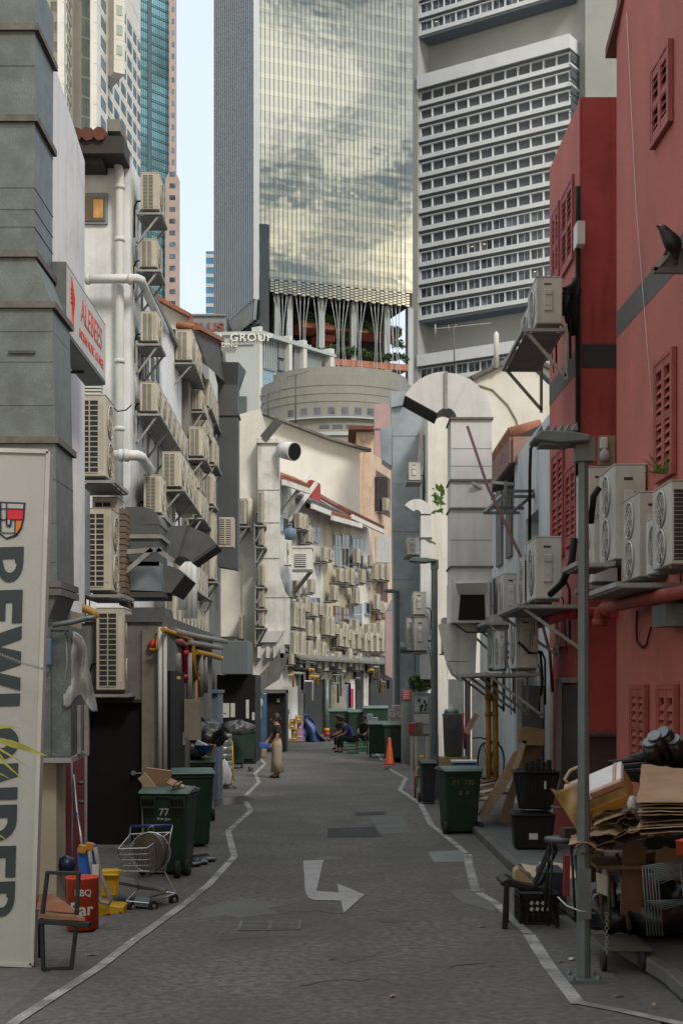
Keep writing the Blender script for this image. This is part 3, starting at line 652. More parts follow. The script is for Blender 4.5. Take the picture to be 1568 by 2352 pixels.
m = M(); m.bar(P(344, 678, Yg-.05), P(439, 730, Yg-.05), .9, .14); m.bar(P(438.5, 728, Yg-.05), P(438.5, 770, Yg-.05), .14, .5); m.build('coping', m_tile, g1)
hb3 = house('dark_eave_house', 'rear house with a deep dark eave and an orange tile edge above stacked units', loc=(-5, 42, 0))
solid(hb3, 'wall', m_greyw, -9, -3.98, 37.01, 47, 0, 11.3)
m = M(); e0, e1 = P(447, 756, 38.2), P(505, 786, 45.0)
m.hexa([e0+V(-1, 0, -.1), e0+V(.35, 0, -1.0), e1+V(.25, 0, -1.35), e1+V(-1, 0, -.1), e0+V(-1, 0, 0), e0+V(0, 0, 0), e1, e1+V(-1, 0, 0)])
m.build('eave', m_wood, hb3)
m = M(); m.bar(e0+V(.05, 0, .05), e1+V(.05, 0, .05), .2, .12); tiles(m, e0+V(-.5, 0, .14), e1+V(-.5, 0, .14), (.55, 0, -.12), 20, r=.11); m.build('roof', m_tile, hb3)
m = M(); m.tube([P(503, 790, 44.6), P(512, 812, 44.6), P(516, 850, 44.6), P(517, 940, 44.6)], .07, 8); m.tube([P(517, 938, 44.6), P(480, 940, 44.6)], .05); m.build('gutter', m_dkgalv, hb3)
# the single-storey kitchens along the lane on the left
k1 = house('kitchen_extension', 'single storey rear kitchen with black doors and grey walls on the left of the lane', loc=(-4, 21, 0))
fk = Fc((X(60, 20.5), 20.5), (X(385, 20.5), 20.5)); m = M()
wall_open(m, fk, fk.u(60), fk.u(385), 0, 3.25, [(fk.u(187), fk.u(326), -.1, Z(1612, 20.5))], -.35, 0); m.build('wall', m_greyw, k1)
m = M(); fk.rect(m, 326, 1445, 362, 1945, .0, .05); m.build('wall_panel', mat('grey_beige_wall', (.20, .19, .165), .85, .15, 1.5, dirt=.6, dcol=(.08, .07, .06), streak=.7), k1)
m = M(); fk.rect(m, 187, 1613, 326, 1958, -.15, -.08); dd = m.build('door', m_black, k1)
m = M(); fk.rect(m, 187, 1606, 326, 1614, -.1, .04); fk.rect(m, 183, 1606, 188, 1950, -.1, .04); m.build('door_frame', m_shut, dd)
m = M(); p = P(308, 1775, 20.55); m.tube([p, p+V(0, -.07, 0)], .035, 10); m.bar(p+V(0, -.07, 0), p+V(.13, -.07, 0), .02); m.build('handle', mat('chrome', (.45, .45, .44), .3, .1, 5, metal=.8), dd)
m = M(); fk.rect(m, 187, 1946, 326, 1962, -.1, .25); m.build('step', m_greyw, k1)
fs = Fc((X(385, 20.5), 20.5), (-2.62, 28.8)); m = M(); fs.box(m, .4, fs.len, 0, 3.25, -1.2, -.0, 0); m.build('side_wall', m_greyw, k1)
m = M(); ud0, ud1 = fs.u(385), fs.u(419); fs.box(m, ud0+.02, ud1, 0, 2.55, .0, .04); d2 = m.build('door', m_black, k1)
m = M(); p = fs.pt(ud1-.25, 1.5, .04); m.bar(p, p+V(.09, -.08, 0), .03); m.box(p.x-.0, p.x+.03, p.y-.1, p.y+.05, 1.4, 1.6); m.build('handle', MATS['chrome'], d2)
m = M(); fs.rect(m, 407, 1553, 415, 1560, .041, .045); m.build('notice', mat('yellow_sticker', (.6, .5, .05), .6), d2)
m = M(); m.box(-6, -2.57, 20.45, 28.8, 3.25, 3.36); m.build('roof', m_dkgalv, k1)
# left wall nearest camera: beige stub, red door
k2 = house('red_door_kitchen', 'beige rear wall stub with a narrow red door beside the tall signboard', loc=(-3.6, 15.5, 0))
m = M(); m.box(-5.5, X(130, 15), 15.0, 15.5, 0, 2.25); m.build('wall', m_beige, k2)
m = M(); m.box(-5.5, X(131, 15.5), 15.51, 16.98, 0, 3.2); m.box(-6, -3.9, 16.99, 20.1, 0, 3.2); m.build('side_wall', m_beige, k2)
fr_ = Fc((X(131, 15.5), 15.5), (X(131, 15.5)-.02, 19)); m = M(); fr_.box(m, .05, 1.45, 0.02, 2.45, .0, .05); rd = m.build('door', mat('maroon_door', (.16, .02, .025), .6, .15, 2, dirt=.5, dcol=(.05, .01, .012), streak=.5), k2)
m = M(); fr_.box(m, 0, .05, 0, 2.5, 0, .07); fr_.box(m, 1.45, 1.52, 0, 2.5, 0, .07); m.build('door_frame', m_steell, rd)
m = M()
for z in (1.0, 1.22): m.lathe([(.03, -.02), (.05, 0), (.03, .02)], fr_.pt(.9, z, .1), 8)
m.build('padlock', m_dark, rd)
wb = house('white_side_wall', 'tall white side wall behind the galvanised duct with its sloping top edge', cat='wall', loc=(-4, 18, 0))
m = M(); xw = -3.56; m.hexa([V(-7, 15.6, 3.2), V(xw, 15.6, 3.2), V(xw, 19.75, 3.2), V(-7, 19.75, 3.2), V(-7, 15.6, 10.5), V(xw, 15.6, 10.5), V(xw, 19.75, 9.62), V(-7, 19.75, 9.62)]); m.build('wall', m_white, wb)
m = M()
for k in range(7): m.box(xw, xw+.03, 18.5, 18.53, 4.2+k*.5, 4.23+k*.5)
m.build('bolt', m_dark, wb)
# cream block behind the slate duct, slate wall
hc = house('cream_rear_house', 'cream rear house with plain walls standing behind the slate grey duct', loc=(-4, 51, 0))
m = M(); Y = 50.5; m.prism([P(470, 1760, Y), P(600, 1760, Y), P(600, 943, Y), P(592, 940, Y), P(545, 953, Y), P(545, 1300, Y), P(500, 1270, Y), P(470, 1300, Y)], (0, 5, 0)); m.build('wall', m_cream, hc)
m = M(); fcx = Fc((X(470, Y), Y), (X(600, Y), Y)); fcx.rect(m, 496, 1364, 519, 1462, .01, .08); m.build('barred_window', m_glass, hc)
m = M()
for k in range(8): z = Z(1364+k*14, Y); fcx.box(m, fcx.u(496), fcx.u(519), z-.015, z+.015, .08, .11)
for x in (496, 504, 511, 519): fcx.rect(m, x-.6, 1364, x+.6, 1462, .08, .11)
m.build('window_bar', m_steel, hc)
m = M(); m.prism([P(498, 1462, 50.3), P(556, 1462, 50.3), P(556, 1310, 50.3), P(519, 1274, 50.3), P(498, 1300, 50.3)], (0, .18, 0)); m.build('wall_panel', m_cream, hc)
m = M(); m.prism([P(549, 1220, 50.2), P(580, 1220, 50.2), P(580, 1148, 50.2), P(549, 1110, 50.2)], (0, .25, 0)); m.prism([P(556, 1480, 50.2), P(600, 1480, 50.2), P(600, 1280, 50.2), P(556, 1280, 50.2)], (0, .1, 0)); m.build('wall_panel', m_cream, hc)
# dark hoarding, kiosk, far-left ground floor
k3 = house('black_kitchen_front', 'black painted ground floor front below a grey box, with white notices stuck on it', loc=(-3.5, 43, 0))
m = M(); m.box(X(498, 42), X(586, 42), 42, 45, 0, Z(1550, 42)); m.build('wall', m_black, k3)
m = M(); m.box(X(509, 41.5), X(569, 41.5), 41.3, 44, Z(1549, 41.5), Z(1472, 41.5)); m.build('grey_box', mat('slate_grey_panel', (.10, .115, .125), .55, .08, 1, streak=.3, dcol=(.06, .06, .06)), k3, bev=.02)
for x0, y0, x1, y1 in ((508, 1615, 527, 1648), (530, 1615, 540, 1647), (565, 1607, 572, 1650), (579, 1636, 585, 1654)):
    m = M(); m.box(X(x0, 42), X(x1, 42), 41.97, 41.985, Z(y1, 42), Z(y0, 42)); m.build('notice', mat('paper_notice', (.42, .42, .40), .8, .1, 8, dirt=.2), k3)
m = M(); m.box(X(514, 42), X(520, 42), 41.96, 41.969, Z(1640, 42), Z(1637, 42)); m.build('notice_mark', mat('red_mark', (.4, .03, .04), .7), k3)
ks = T('blue_grey_cabinet', 'blue grey steel cabinet with a cream door beside the rubbish bags on the left', 'cabinet', (X(478, 29), 29, 0))
m = M(); m.box(X(458, 29), X(500, 29), 29, 30.3, 0, Z(1592, 29)); m.box(X(455, 29), X(503, 29), 28.9, 30.4, Z(1592, 29), Z(1585, 29)); m.build('body', mat('blue_grey_paint', (.11, .14, .19), .6, .1, 2, dirt=.3), ks)
m = M(); m.box(X(459, 29), X(482, 29), 28.94, 28.99, .3, Z(1620, 29)); m.build('door', m_beige, ks)
m = M(); m.box(X(459, 29), X(484, 29), 28.95, 28.99, Z(1617, 29), Z(1600, 29)); m.build('blue_panel', mat('dull_blue', (.04, .07, .14), .6), ks)
# row of shophouses at the bend, facing right
A0, A1 = V(X(648, 61), 61, 0), V(X(905, 82), 82, 0)
def shopfc(): return Fc((A0.x, A0.y), (A1.x, A1.y))
fa = shopfc()
specs = [('white_shophouse', 'white shophouse with a curled tile roof edge nearest the bend', 640, 717, 1100, m_palew), ('grey_white_shophouse', 'narrow grey white shophouse under a flat gutter beside the red chimney', 717, 742, 1165, m_palew),
         ('cream_shophouse', 'stained cream shophouse with tall white windows under an orange tiled eave', 742, 806, 1185, m_cream2), ('yellow_shophouse', 'pale yellow shophouse with pale blue framed windows', 806, 851, 1200, m_cream), ('peach_shophouse', 'peach orange shophouse with white slatted shutters at the far end', 851, 930, 1060, m_peach)]
hs = {}
for i, (nm, lb, xa, xb, yt, ma) in enumerate(specs):
    ua, ub = fa.u(xa), fa.u(xb); h_ = house(nm, lb, loc=tuple(fa.pt(ua, 0))); hs[i] = h_
    yy = (fa.A+fa.d*((ua+ub)/2)).y; m = M(); fa.box(m, ua, ub-.01, 0, Z(yt+6, yy), -7 if i < 4 else -.6, 0); m.build('wall', ma, h_)
def fpart(nm, hh, ma, x0, y0, x1, y1, o0, o1, **k): m = M(); fa.rect(m, x0, y0, x1, y1, o0, o1); return m.build(nm, ma, hh, **k)
def fwin(hh, x0, y0, x1, y1, fm, nx=3, ny=2, shutter=False):
    w_ = fpart('window', hh, fm, x0, y0, x1, y1, .01, .12)
    for i in range(nx):
        a, b = x0+(x1-x0)*(i+.12)/nx, x0+(x1-x0)*(i+.88)/nx
        for j in range(ny):
            c, d = (y0+2, y0+(y1-y0)*.36) if j == 0 and ny == 2 else (y0+(y1-y0)*(.42 if ny == 2 else .04), y1-2)
            m = M(); fa.rect(m, a, c, b, d, .121, .14); m.build('pane', m_glass, w_)
# roofs / eaves of the row
def eave(hh, x0, y0, x1, y1, over, tile_m, drop=.0, n=16, under=True):
    u0, z0 = fa.px(x0, y0, over); u1, z1 = fa.px(x1, y1, over); m = M()
    a, b = fa.pt(u0, z0, over), fa.pt(u1, z1, over); c, d = fa.pt(u1, z1+over*.5, 0), fa.pt(u0, z0+over*.5, 0); e, g = fa.pt(u1, z1+2.2, -3), fa.pt(u0, z0+2.2, -3)
    t = V(0, 0, .14); m.hexa([a, b, c, d, a+t, b+t, c+t, d+t]); m.hexa([d, c, e, g, d+t, c+t, e+t, g+t])
    tiles(m, a+t, b+t, (d-a)*.8, n, 0, .12); m.build('roof', tile_m, hh)
    m = M(); m.bar(a-V(0, 0, .05), b-V(0, 0, .05), .12, .22); m.build('fascia', m_palew, hh)
eave(hs[0], 650, 1105, 710, 1126, .9, m_tile); eave(hs[1], 716, 1160, 800, 1194, .8, m_dkgalv); eave(hs[2], 762, 1187, 830, 1206, .9, m_tile); eave(hs[3], 806, 1184, 882, 1220, .9, m_tiled)
m = M(); fa.rect(m, 717, 1107, 736, 1170, -.5, .3); m.build('chimney', mat('red_chimney', (.33, .035, .03), .75, .1, 2, dirt=.2), hs[1])
for (x, y) in ((676, 1160), (690, 1178)):                  # raking struts
    u, z = fa.px(x, y+40, 0); m = M(); m.bar(fa.pt(u-2.0, z+.2, .05), fa.pt(u-.6, z+2.0, .9), .14); m.build('eave_strut', m_palew, hs[0])
fwin(hs[2], 769, 1228, 783, 1300, m_wframe, 2); fwin(hs[2], 785, 1228, 801, 1304, m_wframe, 2)
m_bframe = mat('pale_blue_window_frame', (.36, .46, .56), .6, .08, 3, dirt=.2)
fwin(hs[3], 809, 1236, 834, 1308, m_bframe, 3); fwin(hs[3], 812, 1384, 832, 1452, m_bframe, 3); fwin(hs[3], 840, 1384, 850, 1412, m_bframe, 1, 1)
fwin(hs[1], 702, 1200, 716, 1232, m_wframe, 2); fwin(hs[1], 718, 1210, 736, 1245, m_bframe, 2); fwin(hs[0], 650, 1190, 664, 1222, m_bframe, 1, 1); fwin(hs[1], 708, 1372, 736, 1400, m_bframe, 3, 1)
fwin(hs[2], 770, 1392, 784, 1440, mat('brown_window_frame', (.2, .12, .05), .7), 2); fwin(hs[2], 788, 1396, 802, 1440, MATS['brown_window_frame'], 2)
for x in range(870, 897, 4): fpart('shutter_slat', hs[4], m_wframe, x, 1232, x+2.6, 1292, .02, .2)
for x in range(868, 890, 5): fpart('window_bar', hs[4], m_wood, x, 1096, x+2.2, 1172, .02, .2)
for nm, x0, y0, x1, y1 in (('dark_louvre', 864, 1090, 896, 1180), ('dark_louvre', 866, 1320, 890, 1380)): fpart(nm, hs[4], mat('brown_louvre', (.12, .065, .05), .7, .2, 3), x0, y0, x1, y1, .0, .03)
# shops' ground floors: openings, awnings, doors
for i, (x0, x1, y0, y1, ma, nm, hh) in enumerate(((655, 684, 1576, 1700, m_palew, 'door', 0), (686, 697, 1540, 1700, m_steel, 'ladder_rack', 0), (700, 740, 1560, 1700, m_shut, 'shutter', 1), (745, 760, 1560, 1690, m_shut, 'shutter', 2),
     (766, 803, 1562, 1650, m_beige, 'wall_panel', 2), (803, 815, 1560, 1650, m_palew, 'door', 3), (797, 802, 1576, 1636, mat('blue_strip', (.05, .1, .35), .6), 'blue_board', 2), (818, 834, 1540, 1660, m_shut, 'door', 3), (836, 846, 1480, 1650, m_cream, 'pillar', 3), (850, 905, 1530, 1660, m_shut, 'shutter', 4), (806, 812, 1582, 1625, mat('red_strip', (.35, .04, .05), .6), 'red_board', 3))):
    fpart(nm, hs[hh], ma, x0, y0, x1, y1, .01, .1+.01*i)
# dark canopy that runs over the ground floors
cn = T('street_canopy', 'dark sheet metal canopy running over the ground floors at the bend', 'canopy', tuple(fa.pt(1, 0)))
m = M(); u0, u1 = fa.u(650), fa.u(905); z = 3.5; m.hexa([fa.pt(u0, z-.1, .8), fa.pt(u1, z-.1, .8), fa.pt(u1, z+.3, .1), fa.pt(u0, z+.3, .1), fa.pt(u0, z, .8), fa.pt(u1, z, .8), fa.pt(u1, z+.42, .1), fa.pt(u0, z+.42, .1)]); m.build('sheet', m_greyw, cn)
for k in range(10):
    m = M(); u = u0+(u1-u0)*(k+.5)/10; m.bar(fa.pt(u, z-.9, .1), fa.pt(u, z-.1, .7), .05); m.build('strut', m_steel, cn)
# party wall beyond, peach and orange blocks
pw = T('pale_party_wall', 'large blank cream white party wall with a sloping grey coping at the centre', 'wall', (X(720, 88), 88, 0))
m = M(); Y = 88; m.prism([P(560, 1500, Y), P(852, 1500, Y), P(850, 1038, Y), P(760, 1012, Y), P(640, 960, Y), P(592, 948, Y), P(560, 950, Y)], (0, 1, 0)); m.build('wall', mat('clean_party_plaster', (.72, .71, .68), .85, .05, .4, dirt=.3, dcol=(.5, .49, .46), streak=.3), pw)
m = M(); m.bar(P(852, 1037, Y-.1), P(760, 1011, Y-.1), 1.3, .14); m.bar(P(760, 1011, Y-.1), P(600, 950, Y-.1), 1.3, .14); m.build('coping', m_greyw, pw)
ob_ = house('orange_house', 'small orange house with a flat tiled roof behind the cream party wall', loc=(X(840, 100), 100, 0))
m = M(); m.box(X(818, 100), X(870, 100), 100, 106, 8, Z(985, 100)); m.build('wall', m_peach, ob_)
m = M(); m.box(X(800, 99), X(868, 99), 99, 106, Z(986, 99), Z(978, 99)); m.build('roof', m_tiled, ob_)
m = M(); m.box(X(832, 100), X(838, 100), 99.9, 99.99, Z(1015, 100), Z(1000, 100)); m.build('window', m_wframe, ob_)
pk = T('pink_tank_wall', 'faded pink wall rising beside the silver duct', 'wall', (X(880, 84), 84, 0))
m = M(); Y = 84; m.box(X(860, Y), X(898, Y), Y, Y+2, 0, Z(927, Y)); m.box(X(858, Y), X(899, Y), Y-.1, Y+2, Z(985, Y), Z(982, Y)); m.prism([P(860, 1060, Y-.4), P(903, 1100, Y-.4), P(903, 1020, Y-.4), P(860, 1000, Y-.4)], (0, .3, 0)); m.build('wall', m_pinkw, pk)
pk2 = T('mauve_duct_box', 'mauve painted duct box with a slanted blue top at the right of the bend', 'duct', (X(890, 58), 58, 0))
m = M(); Y = 58; m.prism([P(885, 1550, Y), P(908, 1562, Y), P(908, 1400, Y), P(885, 1405, Y)], (0, 1, 0)); m.build('body', m_pinkw, pk2)
m = M(); m.prism([P(885, 1404, Y), P(908, 1399, Y), P(908, 1375, Y), P(898, 1378, Y)], (0, 1, 0)); m.build('top', m_galvb, pk2)

# ---- RIGHT SIDE
d_r = -.0257
def xr(Y, base=3.38, Y0=17.5): return base+d_r*(Y-Y0)
r1 = house('red_building', 'near salmon red building with louvred shutters and a grey painted band', loc=(4, 14, 0))
fr1 = Fc((xr(-4), -4), (xr(17.5), 17.5)); m = M(); fr1.box(m, 0, fr1.len, 0, 14, -4, 0); m.build('wall', m_redw, r1)  # wall lengthened unseen past the camera to shade the lane
m = M(); fr1.box(m, 0, fr1.len, 6.62, 6.93, .0, .004); m.build('painted_band', m_band, r1)
m = M(); a, b = P(1389, 112, 17.7), P(1430, -40, 17.0); m.hexa([a+V(0, 0, -.12), a+V(.35, 0, -.12), b+V(.35, 0, -.12), b+V(0, 0, -.12), a, a+V(.4, 0, .3), b+V(.4, 0, .3), b]); m.build('roof', m_tiled, r1)
def shutter(f, x0, y0, x1, y1, hh, out=.02, leafn=2, wm=None):
    """framed louvred shutter window set into a facade, measured from the picture"""
    u0, z1a = f.px(x0, y0); u1, _ = f.px(x1, y0); _, z0a = f.px(x0, y1)
    if u0 > u1: u0, u1 = u1, u0
    z1, z0 = z1a, z0a; m = M()
    f.box(m, u0, u1, z0, z1, .002, .012, 1)
    for a, b, c, d in ((u0, u0+.05, z0, z1), (u1-.05, u1, z0, z1), (u0+.05, u1-.05, z1-.05, z1), (u0+.05, u1-.05, z0, z0+.05)): f.box(m, a, b, c, d, .0, .06)
    w_ = m.build('window', [wm or m_redsh, m_black], hh)
    for L_ in range(leafn):
        a, b = u0+.05+(u1-u0-.1)*L_/leafn, u0+.05+(u1-u0-.1)*(L_+1)/leafn-.008; m = M()
        for c, d in ((a, a+.05), (b-.05, b)): f.box(m, c, d, z0+.05, z1-.05, .012, .055)
        zz = z0+.05; f.box(m, a+.05, b-.05, zz, zz+.09, .012, .05); f.box(m, a+.05, b-.05, z1-.14, z1-.05, .012, .05); f.box(m, a+.05, b-.05, (z0+z1)/2-.04, (z0+z1)/2+.04, .012, .05)
        zz += .12
        while zz < z1-.2:
            p = [f.pt(a+.05, zz, .05), f.pt(b-.05, zz, .05), f.pt(b-.05, zz+.06, .015), f.pt(a+.05, zz+.06, .015)]; m.hexa(p+[q+V(0, 0, .012) for q in p]); zz += .095
        m.build('shutter_leaf', wm or m_redsh, w_)
    return w_
tag(M().tube([fr1.pt(fr1.u(x, .02), Z(y, Y_), .02) for x, y, Y_ in ((1438, 60, 17.2), (1460, 480, 16.4), (1486, 800, 15.8), (1506, 1060, 15.3))], .004, 4).build('hanging_wire', m_pipew), 'thin white wire hanging down the salmon wall', 'wire')
m_redsl = mat('salmon_shutter_paint', (.30, .075, .06), .7, .1, 4, dirt=.4, dcol=(.14, .03, .025))
for (x0, y0, x1, y1) in ((1502, 165, 1546, 345), (1510, 835, 1554, 1112), (1454, 1572, 1490, 1760), (1516, 1572, 1560, 1790)): shutter(fr1, x0, y0, x1, y1, r1, wm=m_redsl)
m = M(); fr1.rect(m, 1496, 1390, 1526, 1440, .0, .25); m.build('meter_box', m_galv, r1)
m = M(); m.tube([fr1.pt(fr1.u(x), Z(y, 15.6), .03) for x, y in ((1468, 1395), (1466, 1440), (1468, 1470), (1480, 1486), (1490, 1478), (1500, 1440))], .012, 6); m.build('cable', m_black, r1)
r2 = house('deep_red_building', 'deep red building stepping out behind the salmon one with a dark grey band', loc=(4, 20, 0))
Yd = 19.0; xd = X(1335, Yd); m = M(); m.box(xd, xd+2.5, Yd, 21.6, 0, 10.2); m.build('wall', m_redd, r2)
m = M(); zb0, zb1 = 6.58, 6.9; m.box(xd, xd+1, Yd-.004, Yd-.0005, zb0, zb1); m.build('painted_band', mat('charcoal_band_paint', (.03, .03, .032), .7, .1, 2), r2)
fr2 = Fc((xd-.002, Yd), (xd-.03, 21.6)); m = M(); fr2.box(m, 0, fr2.len, 2.9, 10.18, .0, .02); m.build('side_wall', m_redw, r2)
m = M(); fr2.box(m, 0, fr2.len, zb0, zb1, .02, .025); m.build('painted_band', m_band, r2)
m = M(); fr2.box(m, 0, .12, 2.4, 10.19, .0, .03); m.build('corner_trim', m_redw, r2)
for (x0, y0, x1, y1) in ((1273, 495, 1290, 660), (1295, 455, 1322, 640), (1273, 1050, 1300, 1290), (1304, 1080, 1330, 1260)): shutter(fr2, x0, y0, x1, y1, r2)
m = M(); fr2.rect(m, 1278, 1575, 1330, 1800, .02, .04); dk = m.build('door', m_shut, r2)
m = M(); fr2.rect(m, 1276, 1560, 1283, 1820, .02, .08); fr2.rect(m, 1276, 1556, 1334, 1568, .02, .08); m.build('door_frame', m_greyw, r2)
m = M(); m.box(X(1338, 18.9), X(1416, 18.9), 18.5, 18.98, 0, Z(1690, 18.9)); m.box(X(1330, 18.9), X(1416, 18.9), 18.35, 18.98, Z(1690, 18.7), Z(1683, 18.7)); m.build('plinth', mat('dark_maroon_plaster', (.07, .03, .03), .85, .15, 2, dirt=.5), r2)
m = M(); fr2.rect(m, 1316, 515, 1325, 568, .02, .12); m.build('junction_box', m_pipew, r2)
# conduits climbing the deep red wall
m = M(); m.tube([P(1326, y, 18.85)+V(.0, 0, .02*math.sin(y)) for y in (430, 500, 600, 700, 900, 1000, 1150)], .035, 6); m.build('conduit', m_black, r2)
m = M()
for k in range(6): m.tube([P(1322+2*k, 640+6*k, 18.7), P(1312-3*k, 655+4*k, 18.5), P(1300, 662+5*k, 18.3), P(1292, 665+12*k, 18.3)], .028, 6)
for k in range(5): m.tube([P(1326-2*k, 640, 18.7), P(1320-3*k, 690, 18.6), P(1316-4*k, 730, 18.6), P(1320-2*k, 770, 18.7)], .03, 6)
tag(m.build('insulated_pipe_bundle', m_black), 'tangle of black insulated pipes behind the high outdoor unit', 'pipes')
r3 = house('bluish_white_house', 'bluish white rear house with an open window beyond the red building', loc=(4, 24, 0))
fr3 = Fc((3.3, 21.61), (3.28, 27)); m = M(); wall_open(m, fr3, 0, fr3.len, 0, 6.65, [(fr3.u(1236), fr3.u(1206), Z(1350, 24.5), Z(1180, 24.5))], -.3, 0); fr3.box(m, 0, fr3.len, 0, 6.6, -2.5, -.31); m.build('wall', m_bluew_p, r3)
m = M(); fr3.box(m, fr3.u(1236), fr3.u(1206), Z(1350, 24.5), Z(1180, 24.5), -.3, -.25); m.build('window', m_glass, r3)
for x0, x1, y0, y1, ma, nm in ((1250, 1262, 1560, 1800, m_pipew, 'pillar'), (1200, 1245, 1575, 1830, m_shut, 'shutter'), (1186, 1196, 1560, 1800, m_steell, 'pillar')): m = M(); fr3.rect(m, x1, y0, x0, y1, .0, .06); m.build(nm, ma, r3)
r4 = house('tiled_eave_house', 'white rear house with a pinkish tiled eave and dark boards under it', loc=(4, 30, 0))
fr4 = Fc((3.62, 27.01), (3.5, 36)); m = M(); fr4.box(m, 0, fr4.len, 0, 6.9, -2.2, 0); m.build('wall', m_bluew_p, r4)
m = M(); a0, a1 = V(3.2, 26.6, 6.5), V(3.2, 31.0, 6.5)
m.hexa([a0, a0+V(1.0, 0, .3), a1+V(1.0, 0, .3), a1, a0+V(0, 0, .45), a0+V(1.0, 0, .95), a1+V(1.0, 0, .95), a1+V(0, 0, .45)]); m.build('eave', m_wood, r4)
m = M(); 
for k in range(7): m.box(3.14, 3.2, 26.62+k*.63, 26.62+k*.63+.6, 6.5, 6.98)
m.box(3.2, 3.6, 26.55, 26.6, 6.5, 6.98); m.build('fascia_tile', mat('pinkish_tile', (.24, .14, .12), .8, .15, 3, dirt=.5), r4)
m = M(); tiles(m, (3.75, 26.6, 7.2), (3.75, 30.8, 7.2), (-.6, 0, -.16), 15, r=.14); m.build('roof', m_tile, r4)
for x0, x1, y0, y1 in ((1138, 1150, 1120, 1300), (1160, 1172, 1100, 1280)): m = M(); fr4.rect(m, x1, y0, x0, y1, .0, .05); m.build('pilaster', m_greyw, r4)
for x0, x1, y0, y1, ma, nm in ((1030, 1065, 1560, 1760, m_palew, 'door'), (1068, 1080, 1560, 1760, m_greyw, 'post'), (1085, 1110, 1560, 1760, m_palew, 'door')):
    m = M(); Y = 33; m.box(X(x0, Y), X(x1, Y), Y, Y+.2, 0, Z(y0, Y)); m.build(nm, ma, r4)
r5 = T('cream_gable_wall', 'tall blank cream gable wall with a stained top edge on the right', 'wall', (4, 40, 0))
m = M(); Y = 41; m.prism([P(982, 1760, Y), P(1330, 1760, Y), P(1330, 890, Y), P(1270, 850, Y), P(1200, 813, Y), P(1080, 872, Y), P(982, 925, Y)], (0, 6, 0)); m.build('wall', m_cream, r5)
m = M(); m.bar(P(1080, 871, Y-.05), P(1202, 811, Y-.05), .3, .12); m.bar(P(1199, 812, Y-.05), P(1275, 852, Y-.05), .3, .12); m.bar(P(982, 924, Y-.05), P(1082, 870, Y-.05), .3, .12); m.build('coping', mat('mossy_coping', (.13, .12, .10), .9, .3, 3, dirt=.5), r5)
m = M(); m.tube([P(1139, 845, Y-.2), P(1139, 768, Y-.2), P(1139, 762, Y-.2)], [.075, .075, .03], 12); m.build('vent_pipe', m_pipew, r5)
m = M(); m.tube([P(x, y, Y-.03) for x, y in ((1098, 885), (1130, 895), (1165, 930), (1185, 965), (1196, 1010), (1197, 1040))], .022, 5); m.build('crack', mat('plaster_crack', (.25, .22, .17), .9), r5)
m = M(); m.tube([P(x, y, 23.2) for x, y in ((1232, 835), (1233, 850), (1262, 878), (1275, 882))], .045, 8); tag(m.build('drain_pipe', m_galv), 'bent grey drain pipe leading onto the red building', 'pipe')
# ================================================================ OUTDOOR UNITS
m_ac = mat('unit_cream_casing', (.53, .50, .42), .55, .06, 2.5, dirt=.5, dcol=(.26, .23, .18), streak=.7, fine=.06, rnd=.55)
m_acw = mat('unit_white_casing', (.50, .50, .48), .55, .06, 2.5, dirt=.6, dcol=(.24, .23, .2), streak=.7, fine=.06, rnd=.5)
m_acd = mat('unit_dark_fins', (.022, .022, .024), .6, .3, 8)
m_acg = mat('unit_grey_guard', (.30, .29, .26), .5, .1, 6)
m_acr = mat('unit_red_badge', (.45, .05, .05), .5)
def ring(m, c, r, t, k, n=20, ax='x'):
    pts = [Vector(c)+(Vector((0, math.cos(a)*r, math.sin(a)*r)) if ax == 'x' else Vector((math.cos(a)*r, 0, math.sin(a)*r))) for a in [2*math.pi*i/n for i in range(n+1)]]
    m.tube(pts, t, 4, k, caps=False)
